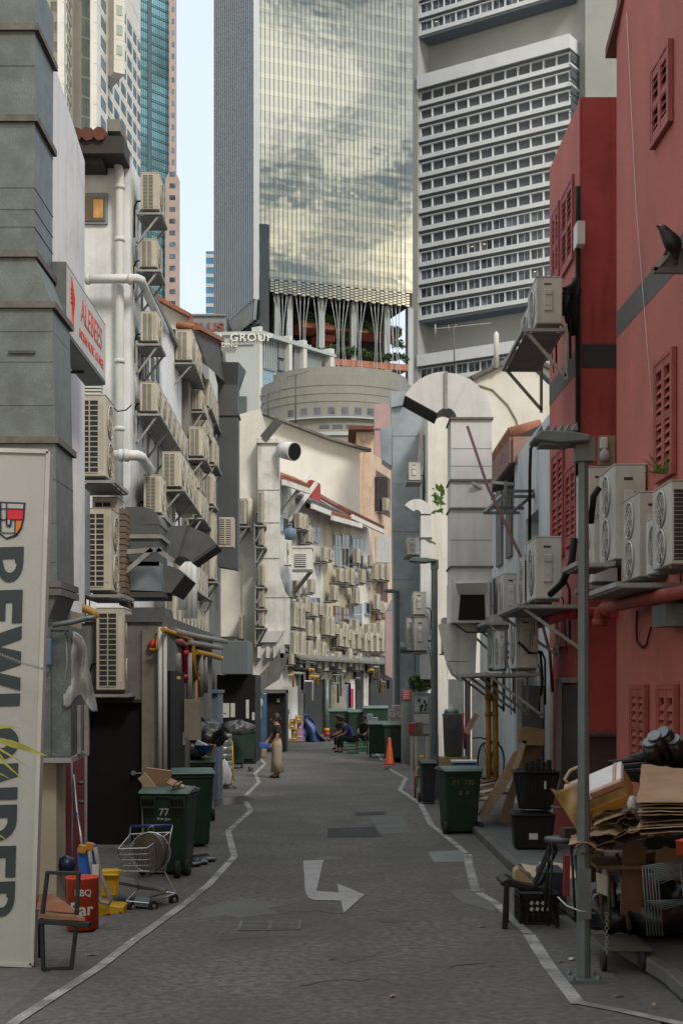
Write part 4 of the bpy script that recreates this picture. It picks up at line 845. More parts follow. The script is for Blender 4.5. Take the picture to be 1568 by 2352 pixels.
def ac_proto(side, fans=1, style='grille', ma=None, rows=18, grid=False, W_=.36, L_=.85, H_=.66):
    """side=+1: fan faces +x (left-hand walls); side=-1: fan faces -x. The narrow end faces -y. Origin: bottom corner on the wall-left side."""
    ma = ma or m_ac; t = T('air_conditioner', 'x', 'air conditioner'); xo = W_ if side > 0 else 0.0; s = side
    m = M(); m.box(0, W_, 0, L_, .03, H_)
    m.build('casing', ma, t, bev=.012); m = M()
    m.box(-.004, W_+.004, -.004, L_+.004, H_, H_+.012); m.build('lid', ma, t)
    for y in (.1, L_-.16): M().box(.02, W_-.02, y, y+.06, 0, .03).build('foot', m_steel, t)
    wx = -.02 if side > 0 else W_+.02; sg = -1 if side > 0 else 1
    m = M(); m.tube([(wx-sg*.02, L_*.2, H_*.35), (wx+sg*.07, L_*.2, H_*.33), (wx+sg*.12, L_*.22, H_*.2), (wx+sg*.13, L_*.25, -H_*.6)], .018, 5); m.tube([(wx-sg*.02, L_*.3, H_*.22), (wx+sg*.05, L_*.34, H_*.05), (wx+sg*.11, L_*.4, -H_*.8)], .010, 5); m.build('pipe', m_black, t)
    for i in range(fans):
        zc = H_*(.5 if fans == 1 else (.27 if i == 0 else .73)); yc = L_*.45 if fans == 1 else L_*.5; r = min(.24, L_*.36, H_*.36 if fans == 1 else H_*.21)
        m = M(); cyl = [(xo+s*.003, yc+math.cos(a)*r, zc+math.sin(a)*r) for a in [2*math.pi*k/20 for k in range(20)]]
        m.add([Vector(c) for c in cyl], [tuple(range(20))], 0)
        for k in range(5):
            a = k*2*math.pi/5; p = Vector((xo+s*.006, yc, zc)); d1 = Vector((0, math.cos(a), math.sin(a))); d2 = Vector((0, math.cos(a+.7), math.sin(a+.7)))
            m.add([p, p+d1*r*.85, p+d2*r*.9+Vector((s*.006, 0, 0))], [(0, 1, 2)], 1)
        o = m.build('fan', [m_acd, m_acg], t)
        m = M()
        for q in (1.0, .8, .6, .4, .2): ring(m, (xo+s*(.012+.02*(1-q)), yc, zc), r*q, .0045 if q < 1 else .012, 0)
        for k in range(4):
            a = k*math.pi/4; d = Vector((0, math.cos(a), math.sin(a)))*r; m.bar(Vector((xo+s*.024, yc, zc))-d, Vector((xo+s*.024, yc, zc))+d, .006, .006)
        m.build('fan_guard', ma, t)
    if style == 'grille':
        m = M(); a, b = (.05, W_*.66) if not grid else (.05, W_*.72); zb_, zt = H_*.07, H_*.94
        m.box(a, b, -.004, .0, zb_, zt, 0)
        n = rows
        for k in range(n+1): z = zb_+(zt-zb_)*k/n; m.box(a, b, -.012, -.0045, z-.005, z+.005 if not grid else z+.008, 1)
        m.box((a+b)/2-.008, (a+b)/2+.008, -.0135, -.0045, zb_, zt, 1)
        m.build('side_grille', [m_acd, ma], t)
        m = M(); m.box(b+.03, W_-.03, -.006, 0, H_*.12, H_*.9); m.build('service_panel', ma, t)
    elif style == 'dark':
        m = M(); m.box(.03, W_-.03, -.004, 0, H_*.08, H_*.9, 0)
        for k in range(16): z = H_*(.1+.05*k); m.box(.03, W_-.03, -.009, -.0045, z, z+.006, 1)
        m.build('side_grille', [m_acd, m_acg], t)
    else:
        m = M(); m.box(W_*.28, W_*.62, -.03, 0, H_*.3, H_*.74); m.build('service_cover', ma, t, bev=.01)
        M().box(W_*.3, W_*.6, -.045, -.031, H_*.62, H_*.72).build('valve_hood', ma, t, bev=.004); M().box(W_*.34, W_*.56, -.034, -.031, H_*.4, H_*.43).build('valve_hood', ma, t)
        m = M(); m.box(W_*.3, W_*.58, -.006, 0, H_*.84, H_*.87); m.build('handle_slot', m_acd, t)
    return Proto(t)
ac_g = ac_proto(1, 1, 'grille', rows=24); ac_big = ac_proto(1, 2, 'grille', rows=14, grid=True, W_=.41, L_=.76, H_=1.22)
ac_p = ac_proto(-1, 1, 'panel', m_acw); ac_p2 = ac_proto(-1, 2, 'panel', m_acw, W_=.36, L_=.95, H_=1.1); ac_dk = ac_proto(-1, 2, 'dark', m_acw, W_=.36, L_=.8, H_=.95)
def put(pr, x0, y0, x1, y1, Y, label, group, L_=None, rz=0, base=(.36, .85, .66)):
    s = F/Y; w_, h_ = (x1-x0)/s, (y1-y0)/s
    return pr.put((X(x0, Y), Y, Z(y1, Y)), rz, (w_/base[0], (L_ or base[1])/base[1], h_/base[2]), label, group)
def shelf(x0, x1, yb, Y0, Y1, label, side=1, group='steel shelves under the outdoor units', dx=0.0, strut=True):
    """steel angle shelf; x0..x1 pixel span of its near edge at depth Y0, yb the row of its top"""
    t = T('wall_shelf', label, 'shelf', (X(x0, Y0), Y0, Z(yb, Y0)), group); a, b, z = X(x0, Y0), X(x1, Y0), Z(yb, Y0); m = M()
    for x in (a, b): m.bar((x, Y0, z-.03), (x+dx, Y1, z-.03), .045, .05)
    n = max(2, int((Y1-Y0)/.45)+1)
    for k in range(n+1): yy = Y0+(Y1-Y0)*k/n; m.bar((a+dx*k/n, yy, z-.04), (b+dx*k/n, yy, z-.04), .04, .04)
    m.build('frame', m_steell, t)
    m = M(); m.box(a+.03, b-.03, Y0+.03, Y1-.03, z-.075, z-.066); m.build('drip_tray', m_steel, t)
    if strut:
        wx = (a-.04 if side > 0 else b+.04); ox = (b-.05 if side > 0 else a+.05)
        for k in range(max(2, int((Y1-Y0)/1.6)+1)):
            yy = Y0+.05+(Y1-Y0-.1)*k/max(1, int((Y1-Y0)/1.6)+0 or 1)
            if yy > Y1: break
            m = M(); m.bar((wx, yy, z-.62), (ox, yy, z-.06), .04, .04); m.bar((wx, yy, z-.66), (wx, yy, z+.05), .04, .04); m.build('strut', m_steell, t)
    return t
ORD = ['first', 'second', 'third', 'fourth', 'fifth', 'sixth', 'seventh', 'eighth', 'ninth', 'tenth']
GL = 'outdoor units stacked on the left wall'
def row(pr, x0, y0, x1, y1, Y, n, pitch, name, group, sh=True, base=(.36, .85, .66), L_=.85, dxm=-.0165, side=1):
    s = F/Y; w_, h_ = (x1-x0)/s, (y1-y0)/s
    for k in range(n):
        yy = Y+k*pitch; hk = h_*(1.0 if k % 3 else 1.0)
        lab = ('cream' if side > 0 else 'white')+' outdoor unit, '+('nearest' if k == 0 else ORD[k]+' back')+' '+name
        pr.put((X(x0, Y)+dxm*k*pitch, yy, Z(y1, Y)), 0, (w_/base[0], L_/base[1], hk/base[2]), lab, group)
    if sh: shelf(x0-(5 if side > 0 else 4), x1+5, y1+1, Y-.08, Y+(n-1)*pitch+L_+.05, 'steel shelf under the '+name.replace('in the ', '').replace('on the ', ''), side, dx=dxm*n*pitch)
row(ac_g, 323, 397, 366, 485, 28.2, 1, .95, 'highest on the left wall beside the blue tower', GL)
row(ac_g, 321, 549, 361, 616, 28.2, 1, .95, 'second down from the top of the left wall', GL)
row(ac_g, 323, 716, 362, 786, 28.4, 1, .95, 'under the bent white pipe, third down the left wall', GL)
row(ac_g, 322, 878, 361, 947, 28.4, 7, .98, 'in the long middle row of the left wall', GL)
row(ac_g, 403, 758, 441, 830, 35.4, 3, 1.0, 'in the short row high under the dark eave', GL)
row(ac_g, 441, 897, 464, 942, 37.8, 1, 1.0, 'tucked between the eave row and slate duct', GL)
row(ac_g, 460, 872, 480, 935, 40.2, 4, .98, 'in the row below the gutter end', GL)
row(ac_g, 434, 981, 467, 1050, 36.6, 2, .98, 'in the pair left of the slate duct', GL)
row(ac_g, 372, 1038, 416, 1121, 29.6, 4, .98, 'in the lower row beneath the long row', GL)
row(ac_g, 437, 1070, 458, 1122, 37.0, 1, .98, 'small and alone left of the slate duct', GL)
row(ac_g, 467, 1089, 490, 1160, 39.4, 1, .98, 'halfway down beside the slate duct', GL)
row(ac_g, 330, 1091, 370, 1181, 28.6, 3, .98, 'in the trio above the arched grey duct', GL)
row(ac_g, 406, 1164, 437, 1180, 33.2, 1, .98, 'mostly hidden behind the trio', GL, sh=False)
row(ac_g, 466, 1179, 492, 1248, 39.4, 1, .98, 'above the twisted duct, by the slate duct', GL)
row(ac_g, 462, 1270, 492, 1333, 39.0, 1, .98, 'lowest beside the slate duct', GL)
row(ac_g, 380, 1352, 404, 1432, 29.9, 9, 1.0, 'in the lowest long row over the lane roof', GL)
row(ac_g, 452, 930, 472, 992, 39.4, 3, .98, 'in the trio just under the gutter end rows', GL)
row(ac_g, 440, 1126, 462, 1186, 36.9, 3, .98, 'in the trio left of the halfway unit', GL)
row(ac_g, 474, 1004, 492, 1064, 40.6, 2, .98, 'in the pair close against the slate duct, upper', GL)
row(ac_g, 396, 1266, 420, 1330, 30.6, 7, 1.0, 'in the upper of the two low rows behind the ducts', GL)
ac_big_lab = [('large cream outdoor unit with a tall black grid, topmost near the sign', 179, 908, 243, 1099, 20.8), ('large cream outdoor unit with a tall black grid, middle of three', 194, 1168, 256, 1361, 20.6), ('large cream outdoor unit with a tall black grid, lowest, above the black door', 221, 1397, 285, 1590, 20.3)]
for lb, x0, y0, x1, y1, Y in ac_big_lab: put(ac_big, x0, y0, x1, y1, Y, lb, 'large grid fronted units near the black door', base=(.41, .76, 1.22))
put(ac_big, 212, 1142, 270, 1330, 21.5, 'cream unit hidden behind the middle large unit, only its top grid showing', 'large grid fronted units near the black door', base=(.41, .76, 1.22))
shelf(166, 262, 1100, 20.6, 21.9, 'heavy steel shelf under the topmost large unit', strut=False); shelf(186, 275, 1362, 20.4, 21.7, 'heavy steel shelf under the middle large unit', strut=False); shelf(205, 300, 1591, 20.15, 21.2, 'curved steel shelf above the black door', strut=False)
m = M()
for k in range(16): m.box(X(274, 21.4), X(288, 21.4), 21.4, 22.3, Z(1168+k*14, 21.4), Z(1180+k*14, 21.4)-.0)
tag(m.build('slatted_screen', mat('brown_slats', (.16, .12, .09), .7, .2, 4, dirt=.4)), 'brown slatted panel beside the middle large unit', 'screen')
# frontal louvre unit on the slate wall
tL = T('air_conditioner', 'cream outdoor unit with two columns of louvres facing the lane on the slate wall', 'air conditioner', P(521, 1257, 41.0), 'louvred units at the slate duct')
m = M(); m.box(X(502, 41), X(537, 41), 41, 41.5, Z(1257, 41), Z(1188, 41)); m.build('casing', m_ac, tL, bev=.01)
m = M(); m.box(X(504, 41), X(530, 41), 40.985, 41, Z(1250, 41), Z(1192, 41), 0)
for k in range(12): z = Z(1192+k*5, 41); m.box(X(504, 41), X(530, 41), 40.97, 40.984, z-.018, z+.012, 1)
m.box(X(516, 41), X(518.5, 41), 40.96, 40.97, Z(1250, 41), Z(1192, 41), 1); m.build('louvre_front', [m_acd, m_ac], tL)
# cream house and shaft units
GC = 'outdoor units on the cream house and pale shaft'
for i, (x0, y0, x1, y1, Y, nm) in enumerate(((549, 1146, 566, 1206, 49.3, 'high on the cream house beside the slate duct'), (549, 1413, 557, 1470, 49.4, 'low on the cream house, narrow'), (592, 1128, 604, 1204, 49.0, 'topmost left of the pale shaft'), (594, 1208, 605, 1254, 49.0, 'second down left of the pale shaft'), (594, 1296, 606, 1346, 49.0, 'third down left of the pale shaft'), (594, 1350, 606, 1396, 49.0, 'fourth down left of the pale shaft'), (594, 1400, 606, 1440, 49.0, 'lowest left of the pale shaft'))):
    row(ac_g, x0, y0, x1, y1, Y, 1, 1, nm, GC, L_=.9); 
# shophouse facade units: rotated to the facade
GS = 'outdoor units covering the shophouse backs at the bend'
def fac(pr, x, y, w_px, h_px, label, o=.45, rz=None, L_=.8, n=1):
    """unit hung on the bend facade, centred on picture column x with its base at row y"""
    u = fa.u(x, o); p = fa.pt(u, 0, o); Y = p.y; s = F/Y
    pr.put((p.x-w_px/2/s, Y, Z(y, Y)), -R(9), (w_px/s/.36, L_/.85, h_px/s/.66), label, GS)
    q = M(); q.box(p.x-w_px/2/s-.3, p.x+w_px/2/s, Y, Y+.7, Z(y, Y)-.06, Z(y, Y)-.02); b = q.build('wall_shelf', m_steel); tag(b, 'shelf under '+label.replace('cream outdoor ', '').replace('pale outdoor ', '').replace(' the ', ' '), 'shelf', 'small shelves on the shophouse backs')
fl = [(684, 1214, 15, 36, 'beside the blue cylinder at top'), (695, 1217, 14, 36, 'left of the roof strut shadow'), (706, 1246, 13, 38, 'above the white louvred cabinet on the right'), (742, 1290, 12, 34, 'just right of the white louvred cabinet'), (777, 1337, 13, 33, 'left of the pair below the tall windows'), (790, 1338, 13, 32, 'right of the pair below the tall windows'), (803, 1345, 14, 40, 'largest below the pale blue window'), (828, 1340, 15, 33, 'below the pale blue window on the right'), (764, 1380, 15, 36, 'hanging with fan showing at centre'), (814, 1388, 15, 38, 'under the pair, right of centre'), (858, 1332, 13, 38, 'nearest on the peach front'), (872, 1332, 13, 38, 'second on the peach front'), (886, 1334, 11, 38, 'third on the peach front'), (884, 1174, 14, 30, 'high on the peach front below the louvres'), (711, 1362, 14, 32, 'below the cabinet bracket'),
      (672, 1442, 13, 60, 'upper left in the tall double stack'), (687, 1445, 13, 60, 'upper right in the tall double stack'), (672, 1505, 14, 56, 'lower left in the tall double stack'), (688, 1507, 14, 56, 'lower right in the tall double stack'), (715, 1416, 17, 34, 'under the small canopy window'), (706, 1462, 10, 38, 'thin and bright at left centre'), (722, 1465, 10, 46, 'thin beside the bright one'), (744, 1460, 14, 46, 'boxy at the middle'), (757, 1462, 12, 46, 'boxy right of the middle'), (705, 1516, 12, 44, 'low with a slanted shadow'), (724, 1512, 11, 56, 'low and tall at the centre left'), (738, 1515, 10, 40, 'low beside the door lamp'), (778, 1486, 11, 42, 'in the even row, leftmost'), (791, 1489, 11, 56, 'in the even row, next to leftmost'), (805, 1492, 11, 44, 'in the even row, third'), (819, 1492, 11, 44, 'in the even row, fourth'), (835, 1497, 11, 42, 'in the even row, fifth'), (848, 1498, 11, 44, 'in the even row, sixth'), (862, 1498, 11, 44, 'in the even row, seventh'), (874, 1498, 10, 44, 'in the even row, eighth'), (886, 1498, 9, 40, 'in the even row, last'), (822, 1540, 11, 40, 'alone low above the narrow door'), (848, 1542, 9, 30, 'small and low right of the narrow door'), (862, 1544, 9, 34, 'lowest beside the yellow pipes'), (880, 1420, 11, 28, 'small on the far peach front'), (748, 1420, 11, 34, 'above the middle boxes'), (676, 1370, 10, 36, 'peeping out beside the shaft')]
for x, y, w_, h_, nm in fl: fac(ac_g, x, y, w_, h_, ('cream' if x % 2 else 'pale')+' outdoor unit '+nm)
k_ = 0
for y_, xs_, nm_ in ((1466, (770, 783, 797, 811, 825, 840, 853, 866, 878), 'in the packed upper row over the even row'), (1536, (668, 684, 698, 713, 727, 742, 756, 770, 784, 798, 812), 'in the packed lowest row over the canopy'), (1408, (684, 698, 730, 860, 872), 'in the scattered row above the packed ones'), (1296, (756, 816, 846), 'in the thin row under the tall windows')):
    for k_, x_ in enumerate(xs_): fac(ac_g, x_+(k_*5 % 4), y_+(k_*7 % 19)-9, 9+(k_*3 % 6), 24+(k_*11 % 20), 'pale outdoor unit, '+(ORD[k_] if k_ < 10 else 'last')+' from the left '+nm_)
# big white louvred cabinet on a bracket
tW = T('ventilation_cabinet', 'white louvred ventilation cabinet on a raking bracket at the bend', 'ventilation unit', P(700, 1310, 60))
m = M(); Y = 59.5; m.box(X(673, Y), X(716, Y), Y, Y+1.6, Z(1308, Y), Z(1258, Y)); m.box(X(671, Y), X(718, Y), Y-.05, Y+1.7, Z(1258, Y), Z(1254, Y)); m.build('casing', m_palew, tW)
m = M(); m.box(X(677, Y), X(702, Y), Y-.03, Y-.005, Z(1302, Y), Z(1272, Y), 0)
for k in range(7): m.box(X(677, Y), X(702, Y), Y-.07, Y-.031, Z(1300-k*4.4, Y), Z(1298-k*4.4, Y), 1)
m.build('louvre', [m_acd, m_palew], tW)
m = M(); m.bar(P(716, 1310, Y), P(676, 1360, Y+1), .12); m.bar(P(671, 1311, Y), P(718, 1311, Y), .12); m.build('bracket', m_steel, tW)
tW2 = T('electric_cabinet', 'small white steel cabinet hung beside the pale shaft', 'cabinet', P(661, 1300, 58))
m = M(); m.box(X(651, 58), X(669, 58), 58, 58.6, Z(1298, 58), Z(1240, 58)); m.build('casing', m_palew, tW2, bev=.02)
m = M(); m.box(X(660, 58)-.01, X(660, 58)+.01, 57.98, 58, Z(1294, 58), Z(1244, 58)); m.bar(P(662, 1272, 57.97), P(662, 1264, 57.97), .04); m.build('door_edge', m_steel, tW2)
m = M(); c = P(667, 1240, 58.2); m.lathe([(.0, 0), (.24, .02), (.24, .42), (.2, .46), (.08, .48), (.08, .6), (.14, .62), (.02, .68)], c, 16); tag(m.build('water_cylinder', mat('blue_tank', (.12, .17, .24), .5, .1, 2)), 'small blue grey cylinder with a cap above the white cabinet', 'cylinder')
# right wall units
GR = 'outdoor units on the right wall'
def rput(pr, x0, y0, x1, y1, Y, lb, base=(.36, .85, .66), L_=.85, g=GR): return put(pr, x0, y0, x1, y1, Y, lb, g, L_=L_, base=base)
rput(ac_p, 1231, 636, 1290, 748, 18.2, 'white outdoor unit high on the red wall with a bundle of black pipes')
rput(ac_p, 1214, 700, 1262, 780, 19.4, 'unit behind the high one, its round fan just showing')
shelf(1202, 1292, 751, 18.1, 20.4, 'slotted steel shelf under the high unit on the red wall', -1)
rput(ac_p, 1229, 1234, 1289, 1382, 18.4, 'white outdoor unit on the grey shelf behind the lamp post, nearest', L_=.9)
rput(ac_dk, 1203, 1276, 1222, 1390, 19.6, 'slim unit with a dark grille just behind the nearest on the grey shelf', base=(.36, .8, .95), L_=.8)
shelf(1191, 1335, 1385, 18.2, 20.6, 'long grey shelf behind the lamp post', -1)
rput(ac_p, 1155, 1318, 1194, 1424, 24.0, 'white outdoor unit in the upper pair beyond the grey shelf, front one'); rput(ac_dk, 1142, 1324, 1156, 1424, 25.2, 'narrow unit at the back of the upper pair', base=(.36, .8, .95), L_=.8)
rput(ac_p, 1118, 1330, 1130, 1420, 26.6, 'slim white unit leaning out left of the upper pair')
shelf(1116, 1196, 1426, 23.8, 27.4, 'steel shelf under the upper pair', -1)
rput(ac_p, 1184, 1411, 1235, 1541, 20.5, 'white outdoor unit in the lower group with drooping cables'); rput(ac_p, 1130, 1414, 1166, 1541, 24.2, 'white outdoor unit at the left of the lower group', L_=.9); rput(ac_p, 1146, 1450, 1158, 1541, 23.0, 'thin white casing between the two of the lower group')
shelf(1117, 1238, 1543, 20.3, 25.2, 'steel shelf under the lower group on the right', -1)
b2 = (.36, .95, 1.1)
rput(ac_p2, 1410, 1067, 1483, 1290, 15.9, 'tall pale outdoor unit left of the red shutter, fan on its side', b2, .95)
rput(ac_p2, 1351, 1072, 1400, 1232, 17.6, 'tall pale unit half hidden by the lamp post', b2, .95)
rput(ac_p2, 1466, 1130, 1538, 1330, 15.0, 'tall outdoor unit with a big round fan, right of centre', b2, .95)
rput(ac_p, 1512, 1182, 1562, 1318, 14.0, 'small smooth unit in front of the tall ones', L_=.6)
rput(ac_dk, 1540, 1104, 1620, 1302, 13.2, 'unit with wide black grille cut by the right edge', (.36, .8, .95), .8)
rput(ac_p2, 1362, 1190, 1418, 1340, 17.2, 'low outdoor unit with a round badge behind the lamp post', b2, .9)
shelf(1420, 1640, 1334, 14.2, 16.1, 'heavy grey shelf carrying the near units on the red wall', -1, strut=False)
shelf(1355, 1420, 1341, 17.1, 18.2, 'short shelf under the low unit behind the lamp post', -1, strut=False)
shelf(1326, 1408, 1288, 15.9, 16.9, 'short shelf under the tall pale unit', -1, strut=False)
for x, y, Y in ((1515, 1170, 14.99), (1391, 1225, 17.18)):
    m = M(); c = P(x, y, Y-.05); m.lathe([(.0, 0), (.05, 0), (.05, .004), (0, .004)], (0, 0, 0), 16); m.v = [Vector((c.x+p.x, c.y-p.z, c.z+p.y)) for p in m.v]; 
    tag(m.build('round_badge', m_acr), 'red round badge on the '+('tall unit right of centre' if x > 1400 else 'low unit behind the lamp post'), 'badge')
GM = 'outdoor units beside the silver duct'
for i, (x0, y0, x1, y1, Y, nm) in enumerate(((938, 1062, 965, 1105, 39, 'uppermost beside the silver duct'), (934, 1234, 962, 1276, 39, 'below the small white gooseneck duct'), (948, 1360, 978, 1414, 37, 'upper one beside the second lamp post'), (934, 1420, 948, 1498, 37, 'thin one in the lower set by the second lamp post'), (950, 1420, 982, 1498, 36.5, 'lower one beside the second lamp post'), (1018, 1420, 1026, 1500, 32, 'sliver behind the white duct'))):
    rput(ac_p, x0, y0, x1, y1, Y, 'white outdoor unit '+nm, g=GM)
    m = M(); m.box(X(x0-4, Y), X(x1+3, Y), Y-.05, Y+.9, Z(y1+3, Y), Z(y1, Y)-.005); tag(m.build('wall_shelf', m_steel), 'thin shelf under the unit '+nm, 'shelf', 'thin shelves beside the silver duct')
# ================================================================ DUCTS, PIPES, SIGNS
# near galvanised duct on the left: three stacked sections widening downwards
td = T('galvanised_duct', 'huge galvanised ventilation duct in stepped sections at the left edge', 'duct', (-3.3, 15.2, 3.4))
Yd0, Yd1 = 15.0, 15.95
def dsec(x0t, x1t, x0b, x1b, yt, yb, ma=m_galv):
    m = M(); zt, zb_ = Z(yt, Yd0), Z(yb, Yd0); a, b, c, d = X(x0t, Yd0), X(x1t, Yd0), X(x0b, Yd0), X(x1b, Yd0)
    m.hexa([(c, Yd0, zb_), (d, Yd0, zb_), (d, Yd1, zb_), (c, Yd1, zb_), (a, Yd0, zt), (b, Yd0, zt), (b, Yd1, zt), (a, Yd1, zt)]); return m.build('duct_section', ma, td)
def flange(x, y, w_=.04, h_=.035):
    m = M(); z = Z(y, Yd0); xx = X(x, Yd0); m.box(xx-2.2, xx+w_, Yd0-.04, Yd1+.04, z-h_, z+h_)
    m.build('flange', m_flange, td)
dsec(-260, 82, -260, 80, -60, 272); dsec(-260, 80, -260, 79, 274, 583); dsec(-260, 79, -260, 121, 585, 700); dsec(-260, 121, -260, 128, 702, 1010); dsec(-260, 128, -260, 132, 1012, 1340)
m = M(); m.box(X(82, 15)-.004, X(82, 15)+.01, 15.0, 15.9, Z(270, 15), Z(-60, 15)); 
for x, y in ((82, 64), (80, 273), (79, 584), (121, 701), (128, 1011), (133, 1342), (134, 1360)): flange(x, y)
for x, ys in ((80, (150, 290, 430, 480, 520)), (122, (760, 830, 930)), (129, (1100, 1200, 1290))):     # standing seams
    for y in ys: m = M(); z = Z(y, Yd0); m.box(-6, X(x, Yd0)+.004, Yd0-.006, Yd1, z-.006, z+.006); m.build('seam', m_galv, td)
m = M(); m.box(X(20, 15), X(82, 15), 14.97, 14.99, Z(813, 15), Z(806, 15)); m.build('access_slot', m_dark, td)
dsec(60, 134, 60, 112, 1362, 1420, m_dkgalv); dsec(60, 112, 75, 105, 1420, 1480, m_dkgalv)
tb = T('blue_flue', 'blue grey sheet flue squeezed behind the galvanised duct', 'duct', (X(182, 19.9), 19.9, 3.3))
m = M(); m.box(X(166, 19.9), X(193, 19.9), 19.9, 20.4, Z(1365, 19.9), Z(1120, 19.9)); m.build('body', m_galvb, tb)
# small steel cabinet, tarp, blue lock box
tc_ = T('meter_cabinet', 'grey green steel meter cabinet hanging on the beige wall beside the signboard', 'cabinet', P(150, 1740, 14.9))
m = M(); Y = 14.7; m.box(X(70, Y), X(163, Y), Y, Y+.75, Z(1738, Y), Z(1440, Y)); m.build('casing', m_galv, tc_)
m = M(); m.box(X(118, Y), X(119, Y), Y-.012, Y, Z(1735, Y), Z(1445, Y)); m.box(X(118, Y), X(160, Y), Y-.02, Y-.001, Z(1447, Y), Z(1437, Y)); m.build('door_edge', m_dkgalv, tc_)
for x in (162, 178, 194): m = M(); m.box(X(x, 14.9), X(x+8, 14.9), 14.9, 15.0, Z(1732, 14.9), Z(1620, 14.9)); m.build('side_post', m_steell, tc_)
m = M(); m.hexa([P(70, 1752, Y), P(165, 1752, Y), P(205, 1735, Y+.6), P(110, 1738, Y+.6), P(70, 1740, Y), P(165, 1740, Y), P(205, 1724, Y+.6), P(110, 1726, Y+.6)]); m.build('base_tray', m_steell, tc_)
m = M(); m.box(X(105, 14.6), X(120, 14.6), 14.55, 14.66, Z(1528, 14.6), Z(1467, 14.6)); tag(m.build('lock_box', mat('faded_blue_box', (.09, .15, .22), .6, .1, 4, dirt=.3), bev=.008), 'small faded blue box on the front of the meter cabinet', 'box')
rg = random.Random(12)
def tarp(u, v):
    x = 149+(52+20*v)*u+3*math.sin(v*5+u*3); y = 1449+40*u**3+v*(168-22*u+12*math.sin(u*9+.5))
    return P(x, y, 14.64+.45*u+.05*math.sin(u*11+v*2)+.02*math.sin(v*11+u*6)+.008*math.sin(u*29+v*17))
m = M().sheet(tarp, 26, 30); tag(m.build('silver_tarpaulin', mat('silver_foil_sheet', (.27, .28, .275), .55, .3, 5, dirt=.7, dcol=(.09, .09, .09), metal=.15, bump=.35, bscale=12), solid=.006), 'crumpled silver sheet draped over the side of the meter cabinet', 'sheet')
m = M(); m.tube([P(x, y, 14.55) for x, y in ((122, 1436), (170, 1428), (200, 1420), (221, 1418))], .03, 6); tag(m.build('cable_conduit', m_galv), 'grey conduit crossing above the silver sheet', 'conduit')
m = M(); m.tube([P(x, y, 19.6) for x, y in ((165, 1388), (190, 1396), (215, 1406), (222, 1420))], .055, 8); tag(m.build('gas_pipe', mat('ochre_gas_pipe', (.30, .17, .03), .55, .2, 5, dirt=.5, dcol=(.1, .06, .03))), 'ochre gas pipe between the cabinet and the lowest large unit', 'pipe')
# arched and twisted grey ducts over the kitchens
def arcduct(th, nm, ma, c, r0, r1, a0, a1, Y0, Y1, n=14):
    """curved rectangular duct: centre c (picture point) radii in picture px, angles in degrees, from depth Y0 to Y1"""
    m = M(); pi_, po = [], []
    for i in range(n+1):
        a = R(a0+(a1-a0)*i/n); pi_.append((c[0]+r0*math.cos(a), c[1]-r0*math.sin(a))); po.append((c[0]+r1*math.cos(a), c[1]-r1*math.sin(a)))
    s = Y0
    f3 = lambda p, y: Vector((X(p[0], s), y, Z(p[1], s)))
    for i in range(n): m.hexa([f3(pi_[i], Y0), f3(po[i], Y0), f3(po[i], Y1), f3(pi_[i], Y1), f3(pi_[i+1], Y0), f3(po[i+1], Y0), f3(po[i+1], Y1), f3(pi_[i+1], Y1)])
    return m.build(nm, ma, th)
ta = T('arched_duct', 'dull grey duct that arches over and comes down to a rounded base', 'duct', (X(335, 22), 22, 3.0))
m = M(); Y = 21.9; m.box(X(286, Y), X(366, Y), Y, Y+1, Z(1300, Y), Z(1205, Y)); m.build('shaft', m_dkgalv, ta)
arcduct(ta, 'bend', m_dkgalv, (326, 1206), 0, 42, 0, 100, Y, Y+1); m = M(); m.box(X(288, Y), X(326, Y), Y+.001, Y+.999, Z(1206, Y), Z(1164, Y)); m.build('top_section', m_dkgalv, ta)
m = M(); m.box(X(288, Y), X(372, Y), Y-.04, Y+1.05, Z(1237, Y), Z(1228, Y)); m.build('flange', m_steell, ta)
m = M(); m.hexa([P(286, 1355, Y), P(372, 1358, Y), P(372, 1358, Y)+V(0, 1, 0), P(286, 1355, Y)+V(0, 1, 0), P(286, 1290, Y), P(366, 1290, Y), P(366, 1290, Y)+V(0, 1, 0), P(286, 1290, Y)+V(0, 1, 0)]); m.build('shaft', m_galvb, ta)
m = M(); m.box(X(284, Y), X(378, Y), Y-.04, Y+1.05, Z(1372, Y), Z(1360, Y)); m.build('flange', m_dark, ta)
m = M(); prof = [(296, 1395), (378, 1395), (382, 1420), (380, 1450), (366, 1475), (340, 1492), (303, 1500)]; m.prism([P(a, b, Y) for a, b in prof], (0, 1, 0)); m.build('rounded_base', m_dkgalv, ta)
m = M(); m.box(X(302, Y), X(345, Y), Y+.1, Y+.9, 3.3, Z(1498, Y)); m.build('lower_section', m_dkgalv, ta)
for a, b in (((288, 1315), (350, 1262)), ((288, 1268), (372, 1262)), ((362, 1262), (400, 1290))): m = M(); m.bar(P(*a, 21.6), P(*b, 21.6), .07); m.build('bracket', m_steell, ta)
tt = T('twisted_duct', 'dark grey duct fanning out to the right with an open mouth', 'duct', (X(420, 24), 24, 4.0))
m = M(); Y = 23.6; pts = [(372, 1220), (395, 1208), (420, 1207), (450, 1214), (478, 1228), (498, 1250), (440, 1289), (425, 1278), (410, 1278), (398, 1290), (385, 1270)]; m.prism([P(a, b, Y) for a, b in pts], (0, 1.0, 0)); m.build('body', m_dkgalv, tt)
m = M(); m.bar(P(497, 1252, Y-.02), P(441, 1291, Y-.02), .05, .05); m.bar(P(432, 1208, Y-.01), P(410, 1278, Y-.01), .02, .03); m.build('seam', m_dark, tt)
m = M(); m.prism([P(498, 1251, Y+.05), P(440, 1291, Y+.05), P(442, 1294, Y+.05), P(500, 1254, Y+.05)], (0, .9, 0)); m.build('mouth', m_black, tt)
